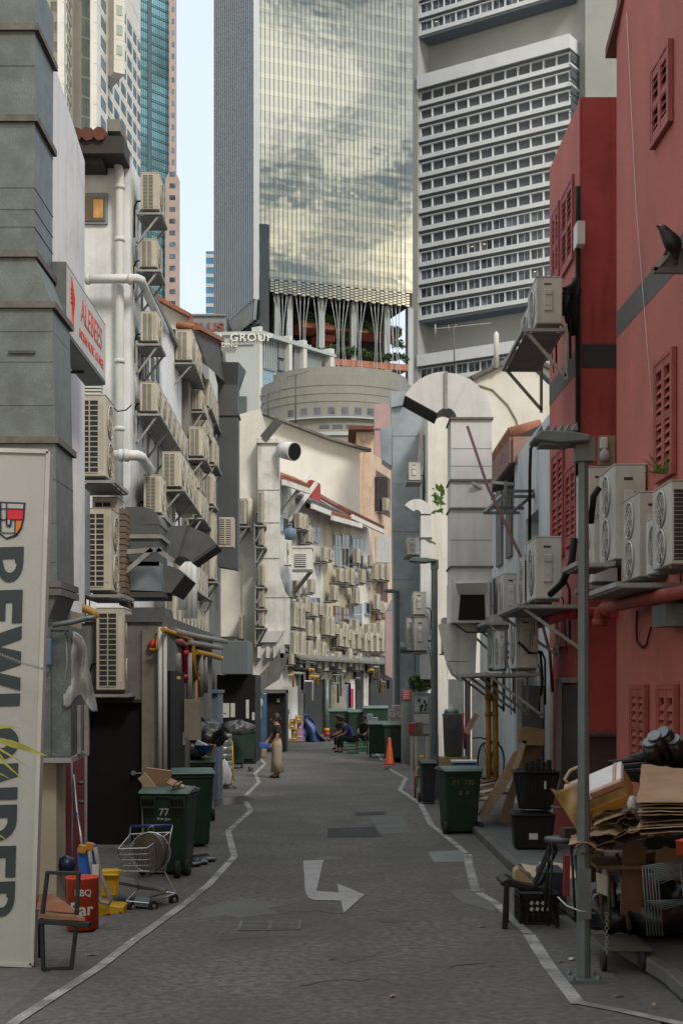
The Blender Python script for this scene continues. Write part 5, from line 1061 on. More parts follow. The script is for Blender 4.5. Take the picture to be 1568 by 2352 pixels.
tt2 = T('cowl_duct', 'short grey cowl with a black mouth tipped towards the lane', 'duct', (X(400, 22.5), 22.5, 3.9))
m = M(); Y = 22.3; m.prism([P(a, b, Y) for a, b in ((366, 1298), (388, 1299), (412, 1308), (434, 1328), (404, 1368), (395, 1362), (366, 1360))], (0, .85, 0)); m.build('body', m_dkgalv, tt2)
m = M(); m.prism([P(a, b, Y-.02) for a, b in ((425, 1320), (437, 1331), (407, 1371), (394, 1361))], (0, .9, 0)); m.build('mouth', m_black, tt2)
# slate duct column
tsl = T('slate_duct', 'tall slate grey duct column with a flared square cap', 'duct', (X(524, 44), 44, 5))
m = M(); Y = 44; m.prism([P(500, 1300, Y), P(546, 1308, Y), P(546, 880, Y), P(500, 880, Y)], (0, .8, 0)); m.build('shaft', m_dgrey, tsl)
m = M(); m.hexa([P(500, 884, Y), P(546, 884, Y), P(546, 884, Y)+V(0, .9, 0), P(500, 884, Y)+V(0, .9, 0), P(488, 835, Y)-V(0, .2, 0), P(549, 835, Y)-V(0, .2, 0), P(561, 838, Y)+V(0, .9, 0), P(498, 838, Y)+V(0, .9, 0)]); m.build('cap', m_dgrey, tsl)
m = M(); m.box(X(498, Y), X(549, Y), Y-.05, Y+.85, Z(955, Y), Z(950, Y)); m.build('joint', m_dark, tsl)
# pale concrete shaft with horn
tsh = T('pale_vent_shaft', 'pale stained square vent shaft with a round horn at the top', 'duct', (X(625, 55), 55, 0))
m = M(); Y = 49.9; m.prism([P(a, b, Y) for a, b in ((596, 1480), (664, 1480), (664, 1372), (652, 1355), (641, 1320), (640, 1012), (592, 1012), (592, 1300))], (0, 1.2, 0)); m.build('shaft', m_rough, tsh)
m = M(); m.box(X(589, Y), X(651, Y), Y-.1, Y+1.3, Z(1018, Y), Z(1008, Y)); m.build('cap', m_rough, tsh)
for y in (1125, 1200, 1282, 1372): m = M(); m.box(X(592, Y)-.01, X(642 if y < 1300 else 665, Y), Y-.012, Y, Z(y+1.5, Y), Z(y, Y)); m.build('joint', m_flange, tsh)
m = M(); c = P(646, 1034, Y-.1); e = P(676, 1037, Y-.55); m.tube([c, c.lerp(e, .4), e], [.27, .30, .34], 16); m.build('horn', m_whduct, tsh)
m = M(); d = (e-c).normalized(); m.tube([e+d*.002, e+d*.02], .30, 16); m.build('horn_mouth', m_black, tsh)
m = M(); m.bar(P(605, 1008, Y-.1), P(641, 965, Y-.1), .1, .3); m.build('flap', m_dark, tsh)
m = M(); m.tube([P(x, y, Y-.05) for x, y in ((660, 1318+130), (660, 1448), (656, 1452), (630, 1447), (622, 1452), (620, 1470), (621, 1500))], .03, 5); m.build('cable', m_dark, tsh)
m = M(); m.prism([P(a, b, Y-.5) for a, b in ((598, 1475), (636, 1475), (652, 1448), (610, 1450))], (0, .5, 0)); m.build('hood', m_whduct, tsh)
m = M(); m.prism([P(a, b, Y-.3) for a, b in ((636, 1540), (600, 1580), (560, 1590), (590, 1500), (610, 1478), (652, 1478), (652, 1520))], (0, 1.4, 0)); m.build('lower_casing', m_rough, tsh)
m = M(); m.prism([P(a, b, Y-.6) for a, b in ((560, 1590), (590, 1592), (640, 1560), (665, 1500), (640, 1500), (615, 1530))], (0, .4, 0)); m.build('curved_skirt', m_greyw, tsh)
for x in (592, 612, 628, 644): m = M(); m.box(X(x, Y-.4), X(x+8, Y-.4), Y-.6, Y-.35, Z(1512, Y), Z(1486, Y)); m.build('small_box', m_palew, tsh)
# big white duct on the right
tw = T('white_duct', 'big white painted duct rising to a broad elbow over the lane', 'duct', (X(1080, 26), 26, 3))
Y0, Y1 = 25.6, 26.45
m = M(); m.box(X(1035, Y0), X(1129, Y0), Y0, Y1, Z(1338, Y0), Z(960, Y0)); m.build('shaft', m_whduct, tw)
arcduct(tw, 'elbow', m_whduct, (1024, 961), 24, 105, -0.5, 89, Y0, Y1); arcduct(tw, 'elbow', m_whduct, (1024, 961), 24, 108, 90.5, 151, Y0, Y1)
m = M(); m.bar(P(1024, 853, Y0-.03), P(1024, 940, Y0-.03), .05, .05); m.build('seam', m_steell, tw)
m = M(); a0, a1 = P(1024+21*math.cos(R(151)), 961-21*math.sin(R(151)), Y0), P(1024+107*math.cos(R(151)), 961-107*math.sin(R(151)), Y0)
m.hexa([a0+V(-.02, -.03, -.035), a1+V(-.02, -.03, -.035), a1+V(-.02, .8, -.035), a0+V(-.02, .8, -.035), a0+V(0, -.03, 0), a1+V(0, -.03, 0), a1+V(0, .9, 0), a0+V(0, .9, 0)]); m.build('mouth', m_black, tw)
for a in (62,):
    m = M(); m.bar(P(1024+25*math.cos(R(a)), 961-25*math.sin(R(a)), Y0-.01), P(1024+105*math.cos(R(a)), 961-105*math.sin(R(a)), Y0-.01), .012, .02); m.build('seam', m_whduct, tw)
for y in (1030, 1070, 1240): m = M(); m.box(X(1035, Y0), X(1129, Y0), Y0-.006, Y0, Z(y+.6, Y0), Z(y, Y0)); m.build('seam', m_galv, tw)
for y in (961, 1103, 1168, 1302): m = M(); m.box(X(1032, Y0), X(1132, Y0), Y0-.05, Y1+.05, Z(y+2.5, Y0), Z(y-2, Y0)); m.build('flange', m_flange, tw)
m = M(); m.prism([P(a, b, Y0-.5) for a, b in ((1036, 1335), (1124, 1332), (1124, 1430), (1036, 1430))], (0, 1.1, 0)); m.build('intake_box', m_whduct, tw)
m = M(); m.prism([P(a, b, Y0-.52) for a, b in ((1057, 1366), (1112, 1366), (1114, 1424), (1052, 1424))], (0, .05, 0)); m.build('intake_opening', m_black, tw)
m = M(); m.hexa([P(1052, 1366, Y0-.5), P(1114, 1366, Y0-.5), P(1114, 1366, Y0-.4), P(1052, 1366, Y0-.4), P(1046, 1340, Y0-.75), P(1116, 1338, Y0-.75), P(1116, 1338, Y0-.5), P(1046, 1340, Y0-.5)]); m.build('intake_hood', mat('bright_white_sheet', (.66, .67, .66), .5, .05, 2), tw)
m = M(); m.hexa([P(1030, 1518, Y0), P(1092, 1520, Y0), P(1092, 1520, Y0)+V(0, .8, 0), P(1030, 1518, Y0)+V(0, .8, 0), P(1012, 1432, Y0), P(1096, 1432, Y0), P(1096, 1432, Y0)+V(0, .8, 0), P(1012, 1432, Y0)+V(0, .8, 0)]); m.build('lower_taper', m_rough, tw)
m = M(); m.prism([P(a, b, Y0) for a, b in ((1030, 1520), (1092, 1520), (1091, 1566), (1062, 1564), (1042, 1548))], (0, .8, 0)); m.build('lower_bend', m_rough, tw)
for a, b in (((1129, 1108), (1180, 1112)), ((1085, 1110), (1150, 1150))): m = M(); m.bar(P(*a, 25.5), P(*b, 25.9), .05); m.build('bracket', m_steell, tw)
# silver duct
ts = T('silver_duct', 'tall silver blue sheet duct standing behind the lamp posts', 'duct', (X(940, 46), 46, 0))
m = M(); Y = 45.5; m.hexa([P(905, 1640, Y), P(985, 1640, Y), P(985, 1640, Y)+V(0, 1.2, 0), P(905, 1640, Y)+V(0, 1.2, 0), P(899, 900, Y), P(983, 900, Y), P(983, 900, Y)+V(0, 1.2, 0), P(899, 900, Y)+V(0, 1.2, 0)]); m.build('shaft', m_galvb, ts)
m = M(); m.prism([P(a, b, Y-.05) for a, b in ((899, 979), (873, 982), (878, 1055), (899, 1070))], (0, 1.0, 0)); m.build('side_hopper', m_galvb, ts)
m = M(); m.prism([P(a, b, Y-.2) for a, b in ((895, 898), (936, 898), (926, 930), (899, 935))], (0, 1.2, 0)); m.build('cap', m_galvb, ts)
for y in (1000, 1110, 1220, 1330, 1470): m = M(); m.box(X(900, Y)-.01, X(984, Y)+.01, Y-.02, Y, Z(y+1, Y), Z(y, Y)); m.build('seam', m_galvb, ts)
m = M(); m.prism([P(a, b, 42.5) for a, b in ((956, 1090), (966, 985), (979, 975), (980, 1050))], (0, .3, 0)); m.build('white_panel', m_palew, ts)
m = M(); m.tube([P(x, y, 42.4) for x, y in ((976, 1000), (978, 1060), (974, 1110), (975, 1180))], .07, 8); m.build('rusty_pipe', m_flange, ts)
tg = T('gooseneck_duct', 'small white gooseneck duct in front of the silver one', 'duct', (X(975, 38), 38, 3))
m = M(); Y = 38; m.box(X(966, Y), X(990, Y), Y, Y+.5, Z(1560, Y), Z(1184, Y)); m.build('shaft', m_whduct, tg)
arcduct(tg, 'bend', m_whduct, (957, 1180), 9, 34, 0, 145, Y, Y+.5)
m = M(); m.box(X(964, Y), X(992, Y), Y-.03, Y+.53, Z(1237, Y), Z(1234, Y)); m.bar(P(1000, 1250, Y), P(980, 1238, Y), .05); m.build('bracket', m_flange, tg)
tcp = T('corrugated_pipe', 'ribbed silver pipe end poking out beside the second lamp post', 'pipe', P(950, 1490, 37.5))
m = M(); pts = [P(918+i*2.6, 1487+i*.3, 37.2) for i in range(20)]; m.tube(pts, [.13+(.018 if i % 2 else 0) for i in range(20)], 12); m.build('body', m_galv, tcp)
m = M(); e = pts[-1]; m.tube([e+V(-.02, -.12, 0), e+V(.02, -.14, 0)], .12, 12); m.build('opening', m_black, tcp)
# white pipes on the left wall
def pipe(name, label, pts, r, ma=m_pipew, collars=(), n=10, cat='pipe'):
    t = T(name, label, cat, pts[-1]); M().tube(pts, r, n).build('pipe', ma, t)
    for c, d in collars: M().tube([Vector(c)-Vector(d)*.04, Vector(c)+Vector(d)*.04], r*1.22, n).build('collar', ma, t)
    return t
Yp = 27.85
pipe('downpipe', 'tall white downpipe running down the corner of the white rear house', [P(264, 345, Yp), P(264, 362, Yp), P(271, 378, Yp), P(275, 395, Yp), P(275, 900, Yp), P(273, 1160, Yp)], .085, collars=[(P(275, y, Yp), (0, 0, 1)) for y in (430, 550, 830, 985, 1050)])
pipe('soil_pipe', 'upper white soil pipe that crosses the wall and bends away over the units', [P(188, 641, 27.6), P(316, 640, 27.6), P(325, 644, 27.8), P(329, 655, 28.1), P(350, 700, 29.3), P(384, 768, 34.5)], .09, collars=[(P(300, 641, 27.6), (1, 0, 0)), (P(202, 641, 27.6), (1, 0, 0))])
pipe('soil_pipe', 'lower white soil pipe with paired collars bending away under the long row', [P(263, 1046, 26.8), P(316, 1046, 26.8), P(325, 1050, 27), P(332, 1062, 27.5), P(352, 1088, 30)], .10, collars=[(P(278, 1046, 26.8), (1, 0, 0)), (P(291, 1046, 26.8), (1, 0, 0))])
for i, (x, y0, y1, Y, r) in enumerate(((368, 1440, 1790, 20.3, .03), (379, 1440, 1785, 20.35, .03), (420, 1240, 1400, 27, .09), (432, 1240, 1420, 27.6, .09), (443, 1250, 1420, 28.2, .09))):
    pipe('riser_pipe', ('thin white riser left of the second black door, '+('left one' if i == 0 else 'right one')) if i < 2 else 'fat white riser behind the cowl duct, '+['left', 'middle', 'right'][i-2]+' one of three', [P(x, y0, Y), P(x, y1, Y)], r)
m = M(); m.tube([P(x, y, 24) for x, y in ((243, 910), (255, 930), (270, 945), (290, 942), (303, 930))], .012, 5); tag(m.build('loose_cable', m_black), 'loose black cable sagging from the topmost large unit', 'cable')
m = M()
for k in range(6): m.box(X(188, 27.7), X(233, 27.7), 27.7, 27.9, Z(868+k*7.5, 27.7), Z(864+k*7.5, 27.7))
m.box(X(186, 27.9), X(235, 27.9), 27.91, 27.98, Z(912, 27.9), Z(860, 27.9)); tag(m.build('wall_louvre', m_pipew), 'white louvred vent half hidden under the hanging lounge sign', 'vent')
# coloured pipes over the kitchens
m_py = mat('yellow_gas_pipe', (.42, .22, .015), .5, .2, 5, dirt=.4, dcol=(.12, .07, .02)); m_pr = mat('red_fire_pipe', (.33, .02, .03), .45, .1, 4, dirt=.3); m_pg = mat('grey_lagged_pipe', (.26, .25, .23), .7, .15, 5, dirt=.5)
pipe('fire_pipe', 'glossy red fire pipe turning down beside the second black door', [P(345, 1490, 20.4), P(352, 1476, 20.4), P(370, 1470, 21.0), P(414, 1474, 22.07), P(424, 1480, 22.69), P(424, 1570, 22.69)], .055, m_pr, [(P(424, 1500, 22.69), (0, 0, 1)), (P(424, 1555, 22.69), (0, 0, 1))])
for i, pts in enumerate(([(344, 1493, 20.3), (362, 1492, 20.3), (364, 1455, 20.4)], [(374, 1446, 19.92), (420, 1462, 22.44), (440, 1470, 23.74), (452, 1545, 24.6)], [(440, 1478, 23.74), (445, 1540, 24.09), (452, 1560, 24.6)], [(450, 1498, 24.45), (480, 1504, 26.87), (506, 1512, 29.38)], [(450, 1560, 24.45), (450, 1700, 24.45)])):
    pipe('gas_pipe', ['short yellow pipe beside the rounded grey duct base', 'yellow pipe running back along the kitchen roof then down', 'fat yellow pipe with taps hanging at the kitchen corner', 'yellow pipe end sticking out towards the slate wall', 'thin yellow pipe running down by the cream panel'][i], [P(*p) for p in pts], [.03, .035, .045, .05, .022][i], m_py, [(P(*pts[-1]), (0, 0, 1))])
for i, pts in enumerate(([(400, 1450, 21.27), (450, 1462, 24.45), (520, 1474, 30.94)], [(430, 1475, 23.07), (470, 1482, 26.01), (508, 1488, 29.59)], [(408, 1500, 21.72), (408, 1550, 21.72)], [(460, 1500, 25.21), (462, 1600, 25.36)], [(470, 1510, 26.01), (472, 1590, 26.18)], [(434, 1500, 23.34), (435, 1620, 23.4)])):
    pipe('lagged_pipe', ['upper grey lagged pipe along the kitchen roof edge', 'lower grey lagged pipe along the kitchen roof edge', 'short grey drop pipe over the second black door', 'pale drop pipe left of the blue grey cabinet', 'pale drop pipe nearest the blue grey cabinet', 'pale drop pipe behind the yellow pipes'][i], [P(*p) for p in pts], .05, m_pg)
m = M(); Y = 22.6; m.box(X(420, Y), X(461, Y), Y, Y+.1, Z(1700, Y), Z(1606, Y)); tag(m.build('panel_board', m_beige), 'dirty cream board leaning under the yellow pipes', 'board')
# right hand pipes: red soil pipes
m_prd = mat('dusty_red_pipe', (.24, .045, .035), .6, .15, 4, dirt=.4, dcol=(.11, .03, .025))
pipe('soil_pipe', 'dusty red soil pipe climbing towards the right edge with a down elbow', [P(1376, 1437, 16.8), P(1376, 1410, 16.8), P(1384, 1398, 16.7), P(1400, 1395, 16.5), P(1470, 1378, 15), P(1600, 1352, 13)], .07, m_prd, [(P(1376, 1430, 16.8), (0, 0, 1)), (P(1392, 1396, 16.6), (1, 0, 0))])
pipe('soil_pipe', 'red soil pipe along the deep red wall behind the lamp post', [P(1236, 1432, 21), P(1270, 1420, 20), P(1300, 1409, 18.6), P(1400, 1405, 18.5), P(1418, 1408, 17.4)], .075, m_pr, [(P(1312, 1408, 18.6), (1, 0, 0)), (P(1392, 1405, 18.5), (1, 0, 0))])
pipe('scaffold_pole', 'long thin red pole leaning across the white duct', [P(1073, 980, 24.0), P(1120, 1120, 23.2), P(1215, 1320, 22.2), P(1262, 1500, 21.6), P(1268, 1590, 21.5)], .024, mat('dark_red_pole', (.11, .02, .018), .5, .15, 5), [(P(1131, 1142, 23.1), (0, 0, 1))], cat='pole')
for i, x in enumerate((1120, 1136)): pipe('gas_pipe', 'ochre gas riser below the lower group of units, '+['left', 'right'][i]+' one', [P(x, 1548, 24.5), P(x+1, 1700, 24.5), P(x+2, 1790, 24.5)], .05, m_py, [(P(x, 1640, 24.5), (0, 0, 1)), (P(x, 1600, 24.5), (0, 0, 1))])
tr = T('empty_rack', 'empty steel angle rack sticking out from the bluish house', 'rack', P(1180, 1170, 24))
for a, b in (((1112, 1178, 23), (1190, 1178, 24)), ((1130, 1166, 23.5), (1200, 1167, 24.5)), ((1165, 1128, 24), (1252, 1128, 24.5)), ((1150, 1140, 23.6), (1240, 1141, 24.4)), ((1112, 1178, 23), (1150, 1140, 23.6)), ((1170, 1180, 24), (1252, 1113, 24.4)), ((1230, 1072, 24.3), (1230, 1145, 24.3)), ((1160, 1105, 24), (1160, 1180, 24))):
    m = M(); m.bar(P(*a), P(*b), .05); m.build('angle_bar', m_steel, tr)
m = M(); m.tube([P(x, y, 23.9) for x, y in ((1228, 1015), (1218, 1030), (1216, 1080), (1215, 1380))], .03, 6); tag(m.build('black_cable', m_black), 'thick black cable hanging down the bluish white wall', 'cable')
for i, pts in enumerate(([(1318, 1236, 17.9), (1312, 1290, 17.9), (1290, 1340, 18), (1262, 1366, 18.2)], [(1190, 1475, 20.4), (1215, 1500, 20.3), (1240, 1500, 20.3), (1245, 1560, 20.3), (1238, 1640, 20.4)], [(1040, 1430, 25), (1070, 1452, 25), (1110, 1452, 24)], [(1375, 1120, 16), (1362, 1140, 16), (1356, 1200, 16.2)])):
    tag(M().tube([P(*p) for p in pts], [.045, .02, .015, .04][i], 6).build('cable', m_black), ['thick black lagged pipe looping down to the grey shelf unit', 'cables drooping from the lower group of units', 'thin cable slung from the white duct to the units', 'black lagged pipe curling behind the tall pale unit'][i], 'cable')
tv = T('rain_gauge_vane', 'thin overhead television aerial on a rusty mast above the white duct', 'aerial', P(1044, 860, 40))
tv.name = 'television_aerial'
m = M(); m.tube([P(1044, 860, 40), P(1041, 752, 40)], .02, 5); m.build('mast', m_flange, tv); m = M(); m.tube([P(996, 756, 40), P(1128, 742, 40)], .015, 5)
for x, y in ((1000, 756), (1030, 752), (1046, 750)): m.tube([P(x, y-6, 40), P(x, y+10, 40)], .012, 4)
m.tube([P(999, 745, 40), P(1000, 778, 40)], .02, 4); m.build('rod', m_steell, tv)
for i, (x, y0, y1, xb) in enumerate(((531, 862, 946, 545), (616, 905, 960, 640), (679, 860, 972, 690))):
    ta_ = T('television_aerial', ['thin purple mast aerial above the cream house', 'short aerial left on the cream party wall', 'tall thin aerial in front of the round building'][i], 'aerial', P(x, y1, 52)); m = M(); m.tube([P(x, y1, 52), P(x, y0, 52)], .025, 5); m.build('mast', m_dark, ta_)
    m = M(); m.tube([P(x-20, y0+6, 52), P(x+30, y0-8, 52)], .015, 4)
    for k in range(5): m.tube([P(x-18+k*10, y0+6-k*3-5, 52), P(x-18+k*10, y0+6-k*3+5, 52)], .01, 4)
    m.build('rod', m_steel, ta_)
# meter box on the deep red wall and fern
tm = T('meter_board', 'small wooden meter board with a white box on the deep red wall', 'meter board', P(1390, 1060, 18.8))
m = M(); m.box(X(1375, 18.8), X(1412, 18.8), 18.8, 18.95, Z(1068, 18.8), Z(1000, 18.8)); m.build('board', mat('plywood', (.28, .21, .13), .7, .15, 4, dirt=.3), tm)
m = M(); m.box(X(1378, 18.7), X(1394, 18.7), 18.7, 18.79, Z(1030, 18.7), Z(1004, 18.7)); m.build('switch_box', m_pipew, tm, bev=.01)
m = M(); m.lathe([(.02, 0), (.07, .02), (.065, .12), (.02, .17)], P(1387, 1060, 18.7), 12); m.build('meter', mat('meter_glass', (.3, .32, .3), .2), tm)
rg = random.Random(4); m_leaf = mat('fern_green', (.07, .16, .03), .7, .4, 6); m_leaf2 = mat('bright_leaf', (.16, .30, .05), .6, .4, 6)
m = M()
for k in range(26):
    a = rg.uniform(-2.6, 2.6); L_ = rg.uniform(.12, .36); p = P(1524, 1090, 14.9)+V(-.02, -.05, 0); e = p+V(math.sin(a)*L_*.8, -rg.uniform(.02, .15), abs(math.cos(a))*L_*.9); 
    for j in range(8): q = p.lerp(e, j/8); s_ = .028*(1-j/9); m.add([q, q+V(s_, 0, s_*.6), q+V(s_*1.6, 0, 0)], [(0, 1, 2)]); m.add([q, q+V(-s_, 0, s_*.6), q+V(-s_*1.6, 0, 0)], [(0, 1, 2)])
    m.bar(p, e, .005)
tag(m.build('wall_fern', m_leaf), 'small fern growing out of the salmon wall below the shutter', 'plant')
tp = T('self_sown_plant', 'small leafy sapling sprouting from the roof edge left of the white duct', 'plant', P(1016, 1180, 27))
m = M(); st = [P(1016, 1182, 27), P(1013, 1165, 27), P(1006, 1150, 27), P(998, 1130, 27)]; m.tube(st, .008, 5); m.build('stem', m_leaf, tp)
m = M()
for k in range(24):
    c = P(rg.uniform(994, 1016), rg.uniform(1116, 1158) if k < 19 else rg.uniform(1168, 1180), 27+rg.uniform(-.1, .1)); a = rg.uniform(0, 6.3); s_ = rg.uniform(.035, .07); d = V(math.cos(a), rg.uniform(-.5, .5), math.sin(a)-.5)*s_; n_v = V(-d.z, 0, d.x)*.5
    m.add([c-d, c+n_v, c+d*1.2, c-n_v], [(0, 1, 2, 3)])
m.build('leaf_cluster', m_leaf2, tp)
# ---- hanging lounge sign
tS = T('hanging_sign', 'white lightbox sign with red lettering projecting over the lane on the left', 'sign', P(200, 860, 17))
ls = mat('sign_white_face', (.50, .52, .49), .5, .04, 2, dirt=.2); la = P(151, 598, 15.9); lb = P(243, 878, 21.0)
xa, xb = X(156, 16.3), X(243, 22.5); 
A_ = V(X(152, 16.0), 16.0, 0); B_ = V(X(243, 18.8), 18.8, 0); fS = Fc((A_.x, A_.y), (B_.x, B_.y)); fS.n = V(fS.d.y, -fS.d.x, 0)
zt, zb_ = Z(600, 16.0), Z(765, 16.0); m = M(); fS.box(m, 0, fS.len, zb_, zt, -.28, 0); m.build('casing', m_galv, tS, bev=.008)
m = M(); fS.box(m, .04, fS.len-.04, zb_+.04, zt-.04, .0, .006); m.build('face', ls, tS)
mr = mat('sign_red_letter', (.55, .04, .02), .5)
lettering('ALEBEES', .40, frame_mtx(fS.pt(fS.len*.60, (zt+zb_)/2+.09, .008), fS.d, (0, 0, 1)), mr, tS, ext=.003, sx=1.05); lettering('INDIAN MUSIC LOUNGE', .16, frame_mtx(fS.pt(fS.len*.60, (zt+zb_)/2-.20, .008), fS.d, (0, 0, 1)), mr, tS, ext=.003)
m = M(); p = fS.pt(.32, (zt+zb_)/2-.28, .012); pts = [fS.pt(.30+.10*math.sin(t*2.4)*(1-t), (zt+zb_)/2-.30+.62*t, .012) for t in [i/8 for i in range(9)]]; m.tube(pts, [.02, .018, .015, .02, .028, .03, .02, .012, .006], 6)
for k in range(4): m.bar(fS.pt(.26, (zt+zb_)/2+.02+.05*k, .012), fS.pt(.36, (zt+zb_)/2+.05+.05*k, .012), .01, .012)
m.build('emblem', mr, tS)
m = M(); m.bar(fS.pt(fS.len*.7, zb_-.01, -.14), fS.pt(fS.len*.7, zb_-.01, -.14)+V(-.7, 0, 0), .03); m.build('arm', m_dark, tS)
# ---- tall signboard, leaning a little
tB = T('signboard', 'tall white signboard with huge dark letters and a small coloured emblem, leaning slightly', 'sign', G(20, 2212))
Ys = 12.05; s_ = Ys/F; lean = -(36/1170)
def sp(x, y, o=0.0): return P(x, y, Ys)+V(0, -o, 0)
m = M(); q = [(-330, 2196), (80, 2211), (118, 1042), (-300, 1030)]; m.prism([sp(*p, .10) for p in q], (0, .2, 0)); m.build('panel', mat('signboard_white', (.37, .38, .37), .55, .03, 2, dirt=.12, fine=.04), tB, bev=.01)
m = M()
for a, b in ((q[0], q[1]), (q[1], q[2]), (q[2], q[3])): m.bar(sp(*a, .11), sp(*b, .11), .035, .02, up=(0, 1, 0))
m.build('edge_trim', mat('cream_trim', (.42, .43, .41), .5), tB)
md = mat('sign_dark_letter', (.028, .042, .05), .6)
CAP = 95.0
def tx(t, h):   # lettering space -> picture: t runs down the board, h from cap line (0) to baseline (1)
    # right edge of capitals slants from x=62 at row 1258 to x=40 at row 2099
    xr_ = 62-(t-1258)*(22/841); return (xr_-h*CAP, t+ h*3.0)
def glyph(polys, t0, t1):
    m = M()
    for k, pl in enumerate(polys):
        pts = [tx(t0+(t1-t0)*u, h) for u, h in pl]; m.prism([sp(*p, .104+.0004*k) for p in pts], (0, -.004, 0))
    m.build('letter', md, tB)
def arcp(cu, ch, ru, rh, a0, a1, n=10): return [(cu+ru*math.cos(R(a0+(a1-a0)*i/n)), ch-rh*math.sin(R(a0+(a1-a0)*i/n))) for i in range(n+1)]
def bowl(top, bot, w=.42):   # right-hand bowl of R / D between heights, as outline ring pieces
    c = (top+bot)/2; r_ = (bot-top)/2; o = arcp(.45, c, .55, r_, 90, -90); i = arcp(.45, c, .55-w*.62, r_-.22 if r_ > .35 else r_-.16, -90, 90)
    return [[a, b, c2, d] for a, b, c2, d in zip(o[:-1], o[1:], i[::-1][1:], i[::-1][:-1])]
bar_ = lambda u0, u1, h0, h1: [(u0, h0), (u1, h0), (u1, h1), (u0, h1)]
GLY = {'R': [bar_(0, .34, 0, 1), bar_(.34, .46, 0, .2), bar_(.34, .46, .5, .64)]+bowl(0, .64)+[[(.34, .62), (.66, .6), (1, 1), (.62, 1)]],
       'E': [bar_(0, .38, 0, 1), bar_(.38, 1, 0, .24), bar_(.38, .92, .4, .6), bar_(.38, 1, .78, 1)],
       'W': [[(0, 0), (.21, 0), (.42, 1), (.2, 1)], [(.40, 0), (.60, 0), (.40, 1), (.24, 1)], [(.40, 0), (.60, 0), (.80, 1), (.62, 1)], [(.80, 0), (1, 0), (.80, 1), (.64, 1)]],
       'L': [bar_(0, .42, 0, 1), bar_(.42, 1, .76, 1)],
       'A': [bar_(0, .34, .42, 1), bar_(.66, 1, .42, 1), bar_(.34, .66, .55, .75)]+[[a, b, c, d] for a, b, c, d in zip(arcp(.5, .42, .5, .42, 180, 0)[:-1], arcp(.5, .42, .5, .42, 180, 0)[1:], arcp(.5, .42, .16, .16, 180, 0)[1:], arcp(.5, .42, .16, .16, 180, 0)[:-1])],
       'N': [bar_(0, .36, 0, 1), bar_(.66, 1, 0, 1), [(.30, 0), (.36, 0), (.70, 1), (.62, 1), (.30, .5)]],
       'D': [bar_(0, .36, 0, 1), bar_(.36, .46, 0, .22), bar_(.36, .46, .78, 1)]+bowl(0, 1)}
for ch, t0, t1 in (('R', 1258, 1338), ('E', 1356, 1432), ('W', 1438, 1586), ('L', 1592, 1660), ('A', 1666, 1741), ('N', 1751, 1834), ('D', 1845, 1928), ('E', 1939, 2011), ('R', 2020, 2100)): glyph(GLY[ch], t0, t1)
# emblem: shield of coloured panes
def blk(nm, pts, ma, o, th=.004): m = M(); m.prism([sp(a, b, o) for a, b in pts], (0, -th, 0)); m.build(nm, ma, tB)
sh_ = [(66, 1158), (-60, 1153), (-60, 1205), (-40, 1232), (-18, 1238), (3, 1228), (22, 1242), (44, 1236), (58, 1218), (63, 1196)]
blk('emblem_outline', sh_, mat('emblem_navy', (.02, .025, .05), .6), .103)
shi = [(61, 1162), (-56, 1158), (-56, 1204), (-38, 1228), (-18, 1233), (3, 1223), (22, 1238), (42, 1231), (54, 1215), (59, 1196)]
blk('emblem_field', shi, MATS['signboard_white'], .108)
blk('emblem_pane', [(61, 1173), (26, 1171), (25, 1196), (60, 1196)], mat('pane_red', (.5, .02, .04), .6), .113); blk('emblem_pane', [(58, 1198), (44, 1198), (43, 1232), (54, 1215), (58, 1200)], mat('pane_orange', (.55, .16, .02), .6), .113)
blk('emblem_pane', [(6, 1222), (-20, 1229), (-20, 1200), (6, 1200)], mat('pane_grey', (.1, .1, .09), .6), .113)
for pts in ([(8, 1160), (12, 1160), (12, 1226), (8, 1224)], [(22, 1160), (25, 1160), (25, 1206), (22, 1206)], [(-56, 1170), (61, 1172), (61, 1174), (-56, 1172)], [(-56, 1196), (60, 1196), (60, 1198.5), (-56, 1198.5)], [(42, 1198), (44.5, 1198), (43, 1233), (41, 1233)], [(12, 1226), (54, 1227), (54, 1228.5), (12, 1228)], [(22, 1200), (35, 1200), (35, 1211), (30, 1215), (22, 1211)]): blk('emblem_bar', pts, MATS['emblem_navy'], .118)
blk('emblem_field', [(26, 1198), (31, 1198), (31, 1208), (26, 1208)], MATS['signboard_white'], .123, .003)
# chain in front of the board
tC = T('chain', 'thin metal chain crossing in front of the tall signboard', 'chain', P(100, 1540, 11.7))
m = M(); n = 44; pts = [P(-30+3.3*i, 1490+ (i*1.35 if i < 24 else 32+(i-24)*.95), 11.75) for i in range(n)]
for i in range(n-1):
    a, b = pts[i], pts[i+1]; d = (b-a)
    c = (a+b)/2; u = d.normalized(); w_ = Vector((0, 1, 0)) if i % 2 else u.cross(Vector((0, 1, 0))); L_ = d.length*.66
    m.tube([c+u*L_*math.cos(t)+w_*.011*math.sin(t) for t in [2*math.pi*k/8 for k in range(9)]], .0025, 4, caps=False)
m.build('links', m_steell, tC)
